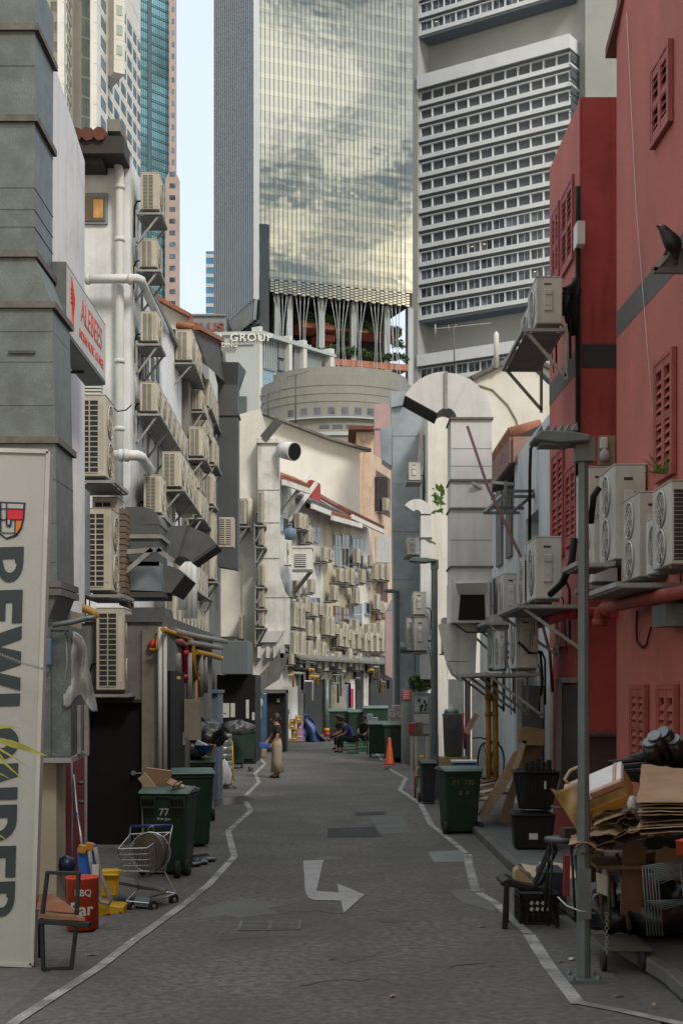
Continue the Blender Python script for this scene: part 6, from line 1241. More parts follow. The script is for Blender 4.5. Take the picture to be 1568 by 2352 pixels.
# palm leaf blurred across the board, close to the camera
tP = T('palm_leaf', 'yellow green palm leaf poking in front of the tall signboard', 'leaf', P(0, 1700, 10.5))
def blade(p0, p1, w_, sag=.02): 
    m = M(); n = 6; L = []; 
    for i in range(n+1):
        t = i/n; c = Vector(p0).lerp(Vector(p1), t)+V(0, 0, sag*math.sin(t*3.14)); hw = w_*math.sin(min(1, (1-t)*1.6+.02)*1.57)*(.3+t*.7 if t < .5 else 1); L += [c+V(0, 0, hw), c-V(0, 0, hw)]
    m.add(L, [(2*i, 2*i+1, 2*i+3, 2*i+2) for i in range(n)]); return m
mp_l = mat('palm_yellow_green', (.36, .38, .08), .6, .3, 6)
for a, b, w_ in (((-60, 1690), (112, 1738), .028), ((-60, 1700), (62, 1800), .012), ((-60, 1680), (45, 1672), .016), ((-40, 1690), (30, 1775), .012), ((-60, 1760), (25, 1790), .01), ((-80, 1880), (22, 1934), .012), ((-60, 1695), (70, 1765), .010)):
    blade(P(a[0], a[1], 10.3), P(b[0], b[1], 10.45), w_).build('leaflet', mp_l, tP)
# ================================================================ STREET OBJECTS
m_lp = mat('lamp_post_paint', (.12, .15, .15), .5, .1, 3, dirt=.45, dcol=(.07, .08, .075), streak=.4, metal=.3)
m_bin = mat('green_bin_plastic', (.014, .040, .026), .5, .2, 3, dirt=.5, dcol=(.045, .05, .038), streak=.4, spec=.3, fine=.15)
m_lid = mat('green_bin_lid', (.07, .12, .10), .45, .2, 3, dirt=.5, dcol=(.12, .15, .13))
m_bing = mat('grey_bin_plastic', (.022, .026, .034), .5, .15, 3, dirt=.4)
m_rub = mat('black_rubber', (.015, .015, .015), .8)
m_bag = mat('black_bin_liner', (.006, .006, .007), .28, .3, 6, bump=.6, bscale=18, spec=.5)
m_bagg = mat('grey_bin_liner', (.05, .05, .055), .3, .3, 6, bump=.6, bscale=18, spec=.5)
m_bagw = mat('white_plastic_bag', (.42, .42, .42), .4, .1, 6, bump=.6, bscale=20)
m_card = mat('cardboard', (.34, .23, .14), .85, .12, 5, dirt=.4, dcol=(.13, .08, .045), fine=.08)
m_cardd = mat('damp_cardboard', (.13, .085, .05), .85, .2, 4, dirt=.5, dcol=(.05, .035, .02))
m_cpal = mat('pale_cardboard', (.46, .36, .24), .85, .1, 4, dirt=.3, dcol=(.2, .14, .08))
m_yel = mat('yellow_plastic', (.50, .30, .012), .45, .1, 3, dirt=.35, dcol=(.2, .12, .02))
m_blue = mat('blue_plastic', (.02, .10, .38), .45, .15, 3, dirt=.3, dcol=(.03, .06, .14))
m_ora = mat('orange_red_plastic', (.50, .06, .02), .45, .1, 3, dirt=.2, dcol=(.25, .04, .02))
m_chrome = mat('chrome_wire', (.45, .46, .47), .3, .1, 5, metal=.85)
m_blk = mat('black_plastic', (.007, .007, .008), .5, .2, 4, dirt=.25, dcol=(.02, .02, .018), spec=.3)
m_wht = mat('white_print', (.5, .5, .48), .6)
m_sty = mat('white_foam', (.55, .56, .55), .7, .05, 4, dirt=.4, dcol=(.36, .33, .27))
m_tape = mat('brown_parcel_tape', (.30, .15, .09), .35, .15, 10, dirt=.4, dcol=(.45, .3, .2), spec=.5)
m_tapey = mat('yellow_parcel_tape', (.27, .17, .055), .4, .35, 9, dirt=.7, dcol=(.42, .33, .22), spec=.5)
m_stl = mat('brushed_steel', (.35, .35, .34), .35, .1, 5, metal=.8, dirt=.2)
# lamp posts
def lamp(name, label, x, Y, ybase, ytop, r0, arm, r1=None):
    t = T(name, label, 'street lamp', (X(x, Y), Y, 0), 'lamp posts along the right kerb'); zt = Z(ytop, Y); xx = X(x, Y); r1 = r1 or r0*.85
    M().tube([(xx, Y, 0), (xx, Y, 1.3), (xx, Y, 1.36), (xx, Y, zt)], [r0*1.15, r0*1.12, r0, r1], 8, smooth=False).build('post', m_lp, t)
    m = M(); m.box(xx-.13, xx+.13, Y-.13, Y+.13, 0, .03)
    for a in (-1, 1):
        for b in (-1, 1): m.lathe([(.02, .0), (.02, .06)], (xx+a*.10, Y+b*.10, .0), 6)
    m.build('base_plate', m_lp, t)
    m = M(); m.box(xx-.05, xx+.05, Y-r0*1.2, Y-r0*.8, .5, .9); m.build('access_door', m_lp, t)
    M().box(xx-.07, xx+.08, Y-.07, Y+.07, zt-.17, zt+.02).build('collar', m_lp, t)
    L_ = arm; m = M(); z = zt+.0; pf = [(xx+.03, z+.02), (xx-L_*.35, z+.055), (xx-L_*.85, z+.06), (xx-L_, z+.0), (xx-L_*.97, z-.02), (xx-L_*.5, z-.045), (xx+.03, z-.03)]
    m.prism([(a, Y-.16, b) for a, b in pf], (0, .32, 0)); m.build('lantern_head', m_lp, t, bev=.02)
    m = M(); m.box(xx-L_*.85, xx-L_*.3, Y-.12, Y+.12, z-.052, z-.03); m.build('lens', mat('lamp_lens', (.10, .11, .11), .3), t)
    if Y < 20:
        m = M()
        for k in range(6): c = xx-L_*.93+k*.055; m.prism([(c, Y-.15, z+.03+k*.004), (c+.05, Y-.15, z+.04+k*.004), (c+.04, Y-.15, z+.10+k*.004)], (0, .3, 0))
        m.build('cooling_fin', m_lp, t)
    return t
lamp('street_lamp', 'nearest lamp post, grey green with a finned flat lantern, standing in the cardboard heap', 1339, 11.3, 2250, 1012, .047, .42)
lamp('street_lamp', 'second lamp post, behind the green bin and left of the white duct', 997, 29.0, 1830, 1288, .075, .52)
lamp('street_lamp', 'third lamp post, farthest, in front of the silver duct', 912, 44.0, 1745, 1358, .08, .42)
# wheeled bins
def wheelie(rear=False, mb=None, ml=None, W_=.58, D_=.66, H_=1.0):
    t = T('wheeled_bin', 'x', 'bin'); mb, ml = mb or m_bin, ml or m_lid; a, b, w2, d2 = W_*.40, W_/2, D_*.34, D_/2; s = -1 if rear else 1
    m = M(); m.hexa([(-a, -w2, .03), (a, -w2, .03), (a, w2, .03), (-a, w2, .03), (-b*.96, -d2*.95, H_), (b*.96, -d2*.95, H_), (b*.96, d2*.95, H_), (-b*.96, d2*.95, H_)]); m.build('body', mb, t, bev=.03, seg=2)
    m = M(); m.box(-b, b, -d2, d2, H_-.05, H_+.0); m.build('rim', mb, t, bev=.012)
    m = M(); L_ = [(-d2-.03, H_+.005), (-d2-.02, H_+.035), (0, H_+.085), (d2*.9, H_+.05), (d2+.03, H_+.005)]
    m.prism([(-b-.02, s*y, z) for y, z in L_], (2*b+.04, 0, 0)); m.build('lid', ml, t, bev=.015)
    if rear:
        m = M()
        for c in (-b*.6, b*.6): m.box(c-.075, c+.075, -d2-.07, -d2+.02, H_-.16, H_-.145); m.box(c-.085, c-.075, -d2-.07, -d2, H_-.16, H_-.02); m.box(c+.075, c+.085, -d2-.07, -d2, H_-.16, H_-.02); m.box(c-.075, c+.075, -d2-.075, -d2-.055, H_-.05, H_-.02)
        m.build('handle', mb, t)
        m = M(); m.box(-b*.6-.07, -b*.6+.07, -d2-.006, -d2+.005, H_-.14, H_-.06); m.box(b*.6-.07, b*.6+.07, -d2-.006, -d2+.005, H_-.14, H_-.06); m.build('handle_recess', m_rub, t)
    else:
        m = M(); m.tube([(-b*.7, s*(d2+.05), H_-.02), (b*.7, s*(d2+.05), H_-.02)], .014, 8); m.build('handle', mb, t)
    for c in (-b*.92, b*.92):
        y = s*(d2*.78); m = M(); m.tube([(c-.03, y, .1), (c+.03, y, .1)], .1, 16); wo = m.build('wheel', m_rub, t)
        m = M(); m.tube([(c-.034, y, .1), (c+.034, y, .1)], .045, 10); m.build('hub', m_bing, wo)
    return t
def at(t, x, y, rz=0, sc=1.0, lift=0, label=None): p = G(x, y); t.location = (p.x, p.y, lift); t.rotation_euler = (0, 0, rz); t.scale = (sc,)*3 if not isinstance(sc, tuple) else sc; t['label'] = label or t['label']; t['group'] = 'green wheeled bins along the lane' if 'green' in t['label'] else 'grey bins'; return t
wb1 = wheelie(True); at(wb1, 390, 2004, R(-6), (1.05, 1, 1.0), label='green wheeled bin marked 77, its handles facing the camera, nearest on the left')
pm = parent_world(wb1)
for tx_, sz, zz in (('77', .125, .78), ('Kim Joo', .05, .70)):
    me = text_mesh(tx_, sz, .002); me.materials.clear(); me.materials.append(m_wht); me.transform(Matrix.Translation((0, -.315, zz))@Matrix.Rotation(R(90-4), 4, 'X')); o = bpy.data.objects.new('number', me); COL.objects.link(o); o.parent = wb1
wb2 = wheelie(); at(wb2, 437, 1942, R(14), (1.05, 1.05, 1.05), label='green wheeled bin with a pale closed lid behind the one marked 77')
wb3 = wheelie(); at(wb3, 452, 1888, R(6), (1.05, 1, 1.02), label='green wheeled bin overflowing with rubbish bags and a blue basket')
wb4 = wheelie(True); at(wb4, 1053, 1912, R(9), (1.04, 1.0, .98), label='green wheeled bin with faint yellow painted numbers on the right of the lane')
for c in list(wb4.children):
    if c.name.startswith(('handle',)): bpy.data.objects.remove(c)
for tx_, sz, zz, xx in (('P1  735', .11, .83, 0), ('8  4', .10, .66, .01)):
    me = text_mesh(tx_, sz, .001); me.materials.clear(); me.materials.append(mat('faded_yellow_paint', (.16, .15, .03), .7, .3, 20)); me.transform(Matrix.Translation((xx, -.318 if zz > .7 else -.305, zz))@Matrix.Rotation(R(86), 4, 'X')); o = bpy.data.objects.new('number', me); COL.objects.link(o); o.parent = wb4
wb5 = wheelie(mb=m_bing, ml=m_bing, W_=.44, D_=.46, H_=.78); at(wb5, 981, 1845, R(5), (.68, 1, 1), label='slim dark grey bin beside the green one with yellow numbers')
def dumpster(label, x, y, w_, h_, rz=0, dirt_lid=True, d=.75):
    t = T('large_bin', label, 'bin', G(x, y), 'large green bins'); Y = t.location.y; m = M(); a = w_/2
    m.hexa([(-a*.92, 0.05, .12), (a*.92, .05, .12), (a*.92, d-.05, .12), (-a*.92, d-.05, .12), (-a, 0, h_), (a, 0, h_), (a, d, h_), (-a, d, h_)]); m.v = [p+t.location for p in m.v]; m.build('body', m_bin, t, bev=.03)
    m = M(); m.box(-a-.03, a+.03, -.04, d+.04, h_-.04, h_+.02); m.v = [p+t.location for p in m.v]; m.build('rim', m_bin, t, bev=.01)
    m = M(); m.prism([(-a-.02, -.03, h_+.021), (-a-.02, d*.4, h_+.12), (-a-.02, d, h_+.1), (-a-.02, d, h_+.021)], (2*a+.04, 0, 0)); m.v = [p+t.location for p in m.v]; m.build('lid', m_lid, t)
    for c in (-a*.8, a*.8):
        for q in (.12, d-.12): m = M(); m.tube([(c-.025, q, .075), (c+.025, q, .075)], .075, 12); m.v = [p+t.location for p in m.v]; m.build('wheel', m_rub, t)
    t.rotation_euler = (0, 0, rz); return t
dumpster('large green bin topped with a black bag, on the left by the dark wall', 531, 1765, .75, 1.02, R(4)); dumpster('large green bin tucked right behind the left black bag bin', 568, 1755, .45, .98, R(4))
dumpster('green bin behind the standing woman on the left', 598, 1720, .55, 1.0); dumpster('large green bin directly behind the standing woman', 632, 1712, 1.0, 1.25)
dumpster('large green bin left behind the seated group', 784, 1700, 1.05, 1.2, d=1); dumpster('large green bin right behind the seated group', 824, 1702, .85, 1.18, d=1); dumpster('far green bin with its lid open behind the small table', 862, 1703, 1.0, 1.35)
dumpster('large green bin carrying white cartons beside the traffic cone', 914, 1752, .88, 1.12, R(-3), d=.9)
dumpster('green bin half hidden left of the white carton bin', 868, 1740, .60, 1.05)
# blob bags
def bag(name, label, c, r, ma, seed, cat='rubbish bag', n=18, pinch=.0, flat=.0):
    rg = random.Random(seed); ph = [rg.uniform(0, 6.3) for _ in range(8)]; c = Vector(c)
    def fn(u, v):
        a, b = u*2*math.pi, (v-.5)*math.pi; k = 1+.09*math.sin(3*a+ph[0]+2*b)+.07*math.sin(5*a+ph[1]-3*b)+.06*math.sin(9*a+ph[2]+4*b)+.05*math.sin(13*a+ph[3])*math.cos(b)+.04*math.sin(17*b+ph[4]+5*a)
        z = math.sin(b); z = z if z > -.6 else -.6+(z+.6)*.2
        if pinch and z > .7: k *= 1-pinch*(z-.7)/.3
        return c+Vector((r[0]*k*math.cos(a)*math.cos(b), r[1]*k*math.sin(a)*math.cos(b), r[2]*(z*k)))
    m = M().sheet(fn, n*2, n); o = m.build(name, ma); return tag(o, label, cat)
Yb = G(452, 1888).y
bag('rubbish_bag', 'shiny black rubbish bag piled highest on the overflowing left bin', P(462, 1690, Yb), (.40, .32, .27), m_bag, 1); bag('rubbish_bag', 'dull dark bag squeezed under the shiny one on the left bin', P(446, 1722, Yb-.1), (.24, .25, .17), m_bagg, 2)
bag('rubbish_bag', 'grey black rubbish bag on the large bin before the dark wall', P(546, 1674, 39), (.42, .35, .22), m_bagg, 3); bag('rubbish_bag', 'black rubbish bag standing on the road right of the traffic cone', P(922, 1738, 43.6), (.34, .3, .32), m_bag, 4, pinch=.5)
m = M(); c = P(470, 1728, Yb-.33); m.lathe([(.11, 0), (.16, .12), (.17, .125), (.15, .125), (.10, .02)], c, 18); tag(m.build('blue_basket', m_blue), 'blue plastic basket sitting in the overflowing left bin', 'basket')
m = M(); m.cbox(P(466, 1712, Yb-.30), (.26, .14, .10), (.3, .5, .2)); tag(m.build('foam_tray', m_sty), 'white foam tray thrown on the overflowing left bin', 'tray'); m = M(); m.cbox(P(484, 1722, Yb-.25), (.12, .12, .2), (.2, .3, .2)); tag(m.build('carton', m_card), 'brown carton poking out of the overflowing left bin', 'carton')
# cardboard on the 77 bin
Yc = 17.6
tcb = M(); tcb.cbox(P(363, 1788, Yc+.25), (.34, .05, .24), (.1, .1, -.3)); tag(tcb.build('cardboard_box', m_card), 'flattened brown carton propped behind the bin marked 77', 'carton')
m = M(); m.cbox(P(338, 1797, Yc+.15), (.22, .02, .12), (.2, .9, 0)); tag(m.build('carton_flap', m_cpal), 'pale carton flap standing left on the bin marked 77', 'cardboard')
for i in range(7):
    rg = random.Random(40+i); m = M(); m.cbox(P(395+i*6, 1797+i*2.6, Yc-.1+.05*i), (rg.uniform(.06, .14), .1, .02), (rg.uniform(-.6, .6), rg.uniform(-.6, .6), rg.uniform(0, 3))); tag(m.build('card_scrap', m_cpal if i % 2 else m_card), 'torn card scrap littering the lid of the bin marked 77', 'scrap', 'card scraps on the bin marked 77')
# beer kegs, yellow trolley, white bag
for i, (x, yb, yt) in enumerate(((515, 1790, 1737), (514, 1737, 1700))):
    Y = 33.2; z0, z1 = Z(yb, Y) if i else 0.0, Z(yt, Y); z0 = .62 if i else 0; h_ = .58; m = M(); pr = [(.17, 0), (.19, .02), (.19, .1), (.175, .12), (.2, .16), (.2, .27), (.185, .29), (.2, .31), (.2, .42), (.175, .46), (.19, .5), (.19, .56), (.17, .58), (.15, .5), (0, .49)]
    m.lathe(pr, (X(x, Y), Y, z0), 20); tag(m.build('beer_keg', m_stl), ['lower', 'upper'][i]+' steel keg of the pair by the yellow hand trolley', 'keg', 'stacked kegs')
bag('plastic_bag', 'crumpled white plastic bag at the foot of the kegs', P(514, 1782, 32.5), (.17, .15, .33), m_bagw, 9, 'plastic bag')
tt_ = T('hand_trolley', 'yellow folding hand trolley standing beside the steel kegs', 'trolley', G(533, 1796)); Yt = tt_.location.y
for a in (526, 537): M().tube([P(a-4, 1702, Yt), P(a-2, 1740, Yt), P(a, 1800, Yt)], .018, 6).build('rail', m_yel, tt_)
for y in (1702, 1742, 1796): M().tube([P(521+(y-1702)*.05, y, Yt), P(533+(y-1702)*.05, y, Yt)], .022, 6).build('cross_bar', m_yel, tt_)
# ---- near left: chair
tch = T('metal_chair', 'dark steel framed chair with a wooden seat, nearest object on the left', 'chair', G(130, 2225))
Yc = 11.75; mdk = mat('dark_green_steel', (.009, .014, .013), .45, .2, 5, dirt=.3); mse = mat('worn_seat_wood', (.20, .10, .05), .6, .2, 5, dirt=.4)
def bb(nm, a, b, w=.028, ma=mdk, h_=None): m = M(); m.bar(a, b, w, h_); return m.build(nm, ma, tch, bev=.004)
bb('leg', P(110, 2002, Yc), P(97, 2110, Yc), .034); bb('leg', P(97, 2110, Yc), P(100, 2228, Yc), .034); bb('leg', P(181, 2005, Yc), P(176, 2112, Yc), .034); bb('leg', P(178, 2112, Yc), P(164, 2225, Yc), .034)
bb('back_rail', P(106, 2004, Yc), P(186, 2006, Yc), .03); bb('stretcher', P(98, 2226, Yc), P(168, 2222, Yc), .03)
bb('leg', P(92, 2118, Yc+.45), P(92, 2200, Yc+.5), .03); bb('side_rail', P(90, 2116, Yc), P(208, 2124, Yc-.2), .04)
m = M(); z = Z(2112, Yc); m.hexa([P(90, 2108, Yc-.02), P(196, 2116, Yc-.2), P(175, 2105, Yc+.1), P(98, 2098, Yc+.1), P(90, 2099, Yc-.02), P(196, 2108, Yc-.2), P(175, 2098, Yc+.1), P(98, 2092, Yc+.1)]); m.build('seat', mse, tch)
m = M(); m.hexa([P(85, 2092, Yc+.1), P(182, 2100, Yc+.02), P(140, 2075, Yc+.35), P(88, 2072, Yc+.35), P(85, 2078, Yc+.15), P(150, 2070, Yc+.1), P(120, 2052, Yc+.35), P(88, 2052, Yc+.35)]); o = m.build('timber_offcut', mat('reddish_board', (.25, .10, .06), .7, .2, 5, dirt=.4), bev=.008); tag(o, 'reddish timber board lying on the wooden chair seat', 'board')
# orange bucket
tb_ = T('round_bucket', 'round orange red tin with white lettering beside the chair', 'bucket', G(190, 2132)); c = tb_.location; hb = .50
m = M(); m.lathe([(.155, 0), (.155, hb-.02), (.163, hb-.015), (.163, hb), (.148, hb), (.145, .03), (0, .03)], c, 28); m.build('body', m_ora, tb_)
def curved_text(txt, size, zc, a0, ma, th, c, r):
    me = text_mesh(txt, size, .001, size*.02); 
    for v in me.vertices: a = a0+v.co.x/r; rr = r+.001+v.co.z; v.co = Vector((math.cos(a)*rr, math.sin(a)*rr, zc+v.co.y))
    me.materials.clear(); me.materials.append(ma); o = bpy.data.objects.new('lettering', me); COL.objects.link(o); o.parent = th
curved_text('BBQ', .085, .36, R(-78), m_wht, tb_, c, .156); curved_text('Bar', .17, .20, R(-84), m_wht, tb_, c, .156)
# blue mop wringer / trough with grey handle, yellow mop bucket
tmb = T('mop_wringer', 'blue upright mop wringer with orange fittings and a padded grey handle', 'wringer', G(205, 2100)); Yw = 14.6
m = M(); m.prism([P(a, b, Yw) for a, b in ((176, 1948), (216, 1940), (222, 1975), (222, 2052), (190, 2052), (180, 1990))], (0, .16, 0)); m.build('trough', m_blue, tmb, bev=.015)
for a, b in ((190, 1950), (207, 1945)): m = M(); m.cbox(P(a, b, Yw-.03), (.085, .05, .09), (0, .2, 0)); m.build('clamp', mat('orange_fitting', (.38, .17, .02), .5, .15, 5, dirt=.3), tmb, bev=.01)
m = M(); m.tube([P(219, 1946, Yw-.06), P(224, 1975, Yw-.06), P(232, 2010, Yw-.06), P(248, 2050, Yw-.07), P(256, 2064, Yw-.07), P(250, 2076, Yw-.07), P(232, 2072, Yw-.07), P(222, 2050, Yw-.07), P(210, 1985, Yw-.06), P(206, 1955, Yw-.05)], .022, 8); m.build('handle', mat('grey_pipe_lagging', (.22, .23, .24), .45, .2, 8, dirt=.3), tmb)
m = M(); m.box(X(212, 14.5), X(227, 14.5), 14.5, 14.515, Z(2012, 14.5), Z(1986, 14.5)); m.build('label_plate', m_wht, tmb)
tyb = T('mop_bucket', 'yellow plastic mop bucket on castors beside the blue wringer', 'bucket', G(245, 2100)); Yy = 14.9
m = M(); m.hexa([P(232, 2062, Yy), P(270, 2060, Yy), P(268, 2050, Yy+.35), P(235, 2052, Yy+.35), P(228, 1998, Yy), P(277, 1996, Yy), P(274, 1994, Yy+.35), P(232, 1994, Yy+.35)]); m.build('tub', m_yel, tyb, bev=.02)
m = M(); m.cbox(P(252, 2005, Yy+.15), (.25, .4, .03), (0, 0, 0)); m.build('rim', m_yel, tyb, bev=.01)
m = M(); m.prism([P(a, b, Yy-.28) for a, b in ((226, 2072), (256, 2080), (284, 2082), (284, 2100), (276, 2096), (270, 2106), (258, 2106), (252, 2100), (240, 2104), (230, 2110), (224, 2104))], (0, .3, 0)); m.build('tray', m_yel, tyb, bev=.012)
for a in (232, 262): m = M(); c = P(a, 2112, Yy-.2); m.tube([(c.x-.015, c.y, .03), (c.x+.015, c.y, .03)], .03, 10); m.build('castor', m_yel, tyb)
m = M(); m.tube([P(169, 1780, 15.9), P(176, 1860, 15.5), P(190, 1945, 15.1)], .016, 8); o = m.build('broom_handle', m_stl); tag(o, 'long pale broom pole with a blue grip leaning by the black door', 'broom'); m = M(); m.tube([P(177, 1868, 15.45), P(179, 1885, 15.42)], .02, 8); m.build('grip', m_blue, o)
m = M(); m.tube([P(165, 1750, 15.9), P(166, 2000, 15.6)], .012, 6); tag(m.build('thin_pole', m_steell), 'thin pale pole standing against the maroon door', 'pole')
m = M(); c = P(153, 1985, 15.2); m.lathe([(0, -.1), (.09, -.06), (.11, 0), (.09, .06), (0, .1)], c, 12); tag(m.build('motor_drum', mat('navy_drum', (.012, .02, .05), .35)), 'small navy drum behind the chair by the maroon door', 'drum')
# shopping cart
tcart = T('shopping_cart', 'wire shopping trolley with a blue handle and a round tray standing inside', 'shopping cart', G(340, 2090))
Yf, Yr = 14.9, 15.35
A = P(272, 1950, Yf); B = P(338, 1948, Yf); C_ = P(390, 1912, Yr); D = P(300, 1916, Yr); a_ = P(283, 2001, Yf+.05); b_ = P(345, 2001, Yf+.05); c_ = P(379, 2003, Yr); d_ = P(310, 2002, Yr)
def wire(m, p, q, r=.004, n=5): m.tube([p, q], r, n, caps=False)
m = M()
for p, q in ((A, B), (B, C_), (C_, D), (D, A)): wire(m, p, q, .008)
for p, q in ((a_, b_), (b_, c_), (c_, d_), (d_, a_)): wire(m, p, q, .006)
for (p, q, r_, s_) in ((A, B, a_, b_), (B, C_, b_, c_), (C_, D, c_, d_), (D, A, d_, a_)):
    for k in range(13): t = k/12; wire(m, p.lerp(q, t), r_.lerp(s_, t), .0028, 4)
    for k in (1, 2, 3): t = k/4; wire(m, p.lerp(r_, t), q.lerp(s_, t), .0038, 4)
for k in range(12): t = k/11; wire(m, a_.lerp(b_, t), d_.lerp(c_, t), .003, 4)
m.build('basket', m_chrome, tcart)
m = M(); m.tube([P(301, 1898, Yr+.08), P(396, 1896, Yr+.08)], .016, 8); m.build('handle', mat('navy_handle', (.02, .03, .16), .4), tcart)
m = M(); m.tube([P(301, 1898, Yr+.08), P(297, 1925, Yr), D], .009, 6); m.tube([P(396, 1896, Yr+.08), P(391, 1925, Yr), c_], .009, 6); m.tube([P(342, 1910, Yr), P(342, 1902, Yr), P(350, 1896, Yr), P(356, 1910, Yr)], .005, 5); m.build('handle_frame', m_chrome, tcart)
m = M(); fr0, fr1_, fr2_, fr3_ = P(290, 2070, Yf), P(345, 2075, Yf), P(404, 2052, Yr), P(320, 2040, Yr)
for p, q in ((fr0, fr1_), (fr1_, fr2_), (fr2_, fr3_), (fr3_, fr0), (fr2_, c_), (fr3_, P(312, 2010, Yr)), (P(345, 2060, 15.1), P(390, 2050, Yr))): wire(m, p, q, .010, 6)
m.build('chassis', m_chrome, tcart)
m = M(); m.hexa([P(305, 2080, Yf), P(340, 2084, Yf), P(348, 2066, Yf+.2), P(315, 2064, Yf+.2), P(305, 2072, Yf), P(340, 2076, Yf), P(348, 2060, Yf+.2), P(315, 2058, Yf+.2)]); m.build('lower_tray', m_galv, tcart)
for x, y, Y in ((305, 2088, Yf), (352, 2086, Yf), (399, 2070, Yr)):
    p = P(x, y-4, Y); m = M(); m.tube([p+V(-.014, .01, 0), p+V(.014, -.01, 0)], .062, 16); wo = m.build('wheel', m_rub, tcart); m = M(); m.tube([p+V(-.018, .012, 0), p+V(.018, -.012, 0)], .025, 10); m.build('hub', m_stl, wo)
m = M(); p = P(346, 1957, 15.15); m.tube([p+V(-.02, -.03, 0), p+V(.02, .03, 0)], .21, 30); o = m.build('round_tray', mat('brown_tray', (.07, .055, .045), .5, .2, 5, dirt=.4)); tag(o, 'round brown tray with a metal rim standing in the shopping trolley', 'tray')
m = M(); ring(m, (0, 0, 0), .212, .008, 0, 30, 'y'); m.v = [p+v+V(0, -.02, 0) for v in m.v]; m.build('rim', m_chrome, o)
m = M(); m.hexa([P(262, 2030, 15.6), P(380, 2052, 15.0), P(385, 2045, 15.3), P(275, 2018, 16.0), P(262, 2022, 15.6), P(380, 2046, 15.0), P(385, 2040, 15.3), P(275, 2010, 16.0)]); tag(m.build('timber_plank', mat('grey_timber', (.13, .12, .11), .85, .2, 5, dirt=.4)), 'weathered grey plank lying behind the shopping trolley', 'plank')
for i, (x, y, Y) in enumerate(((450, 1962, 18.8), (463, 1966, 18.6), (444, 1972, 18.4), (474, 1963, 18.9))):
    bag('litter', 'dark scrap of rubbish on the ground by the wheel of the bin marked 77', (X(x, Y), Y, .03), (.07+.02*i, .09, .035), m_bagg if i % 2 else m_bag, 60+i, 'litter', 8)['group'] = 'litter by the bin marked 77'
tw1 = T('castor_wheel', 'big dark wheel rolling out behind the bin marked 77', 'wheel', G(408, 2016)); p = tw1.location+V(0, 0, .1); m = M(); m.tube([p+V(-.03, 0, 0), p+V(.03, 0, 0)], .11, 18); m.build('tyre', m_rub, tw1)
# litter
rg = random.Random(77)
LIT = [('foot of the left white line', 430, 1875, 'pale'), ('between the bins and left line', 385, 2000, 'pale'), ('middle of the lane far back', 705, 1752, 'pale'), ('right of the cone', 932, 1765, 'pale'), ('lane centre', 672, 1938, 'pale'), ('near the lower left line', 306, 2160, 'pale'), ('left apron near the chair', 212, 2195, 'pale'), ('near the black chair', 1105, 2130, 'pale'), ('in front of the near lamp post', 1310, 2205, 'pale'), ('left of the near lamp base', 1286, 2210, 'pale'), ('right kerb', 1420, 2290, 'leaf'), ('bottom right corner', 1500, 2310, 'leaf'), ('left of the arrow', 512, 2145, 'pale'), ('beside the drain cover', 760, 2205, 'leaf'), ('bottom lane centre', 900, 2290, 'leaf')]
for nm, x, y, k in LIT:
    p = G(x, y); m = M(); a = rg.uniform(0, 3); d = V(math.cos(a), math.sin(a), 0)*rg.uniform(.025, .06); n_ = V(-d.y, d.x, 0)*.5
    m.add([p-d+V(0, 0, .012), p-n_+V(0, 0, .022), p+d+V(0, 0, .014), p+n_+V(0, 0, .010)], [(0, 1, 2, 3)]); tag(m.build('litter_scrap', m_bagw if k == 'pale' else m_card, solid=.004), ('small pale scrap of paper, ' if k == 'pale' else 'small brown dead leaf, ')+nm, 'litter', 'litter on the road')
# ---- people
m_skin = mat('skin_tan', (.30, .15, .09), .6, .08, 10); m_hair = mat('black_hair', (.012, .010, .010), .5, .2, 20); m_tee = mat('black_cloth', (.013, .013, .015), .85, .2, 10); m_sk = mat('khaki_cloth', (.29, .25, .17), .85, .1, 6, fine=.15); m_bl = mat('blue_shirt', (.035, .06, .22), .85, .12, 6, fine=.2)
def skin(name, ma, parent, verts, edges, root=0, sub=2, smooth=True):
    """verts: list of (x,y,z,r)"""
    me = bpy.data.meshes.new(name); me.from_pydata([v[:3] for v in verts], edges, []); me.materials.append(ma)
    o = bpy.data.objects.new(name, me); COL.objects.link(o); o.parent = parent
    md = o.modifiers.new('skin', 'SKIN'); md.use_smooth_shade = True
    lay = me.skin_vertices[0].data if me.skin_vertices else None
    if lay is None:
        bpy.context.view_layer.objects.active = o; lay = me.skin_vertices[0].data
    for i, v in enumerate(verts):
        r_ = v[3]; lay[i].radius = (r_, r_) if not isinstance(r_, tuple) else r_; lay[i].use_root = (i == root)
    sb = o.modifiers.new('sub', 'SUBSURF'); sb.levels = sub; sb.render_levels = sub; return o
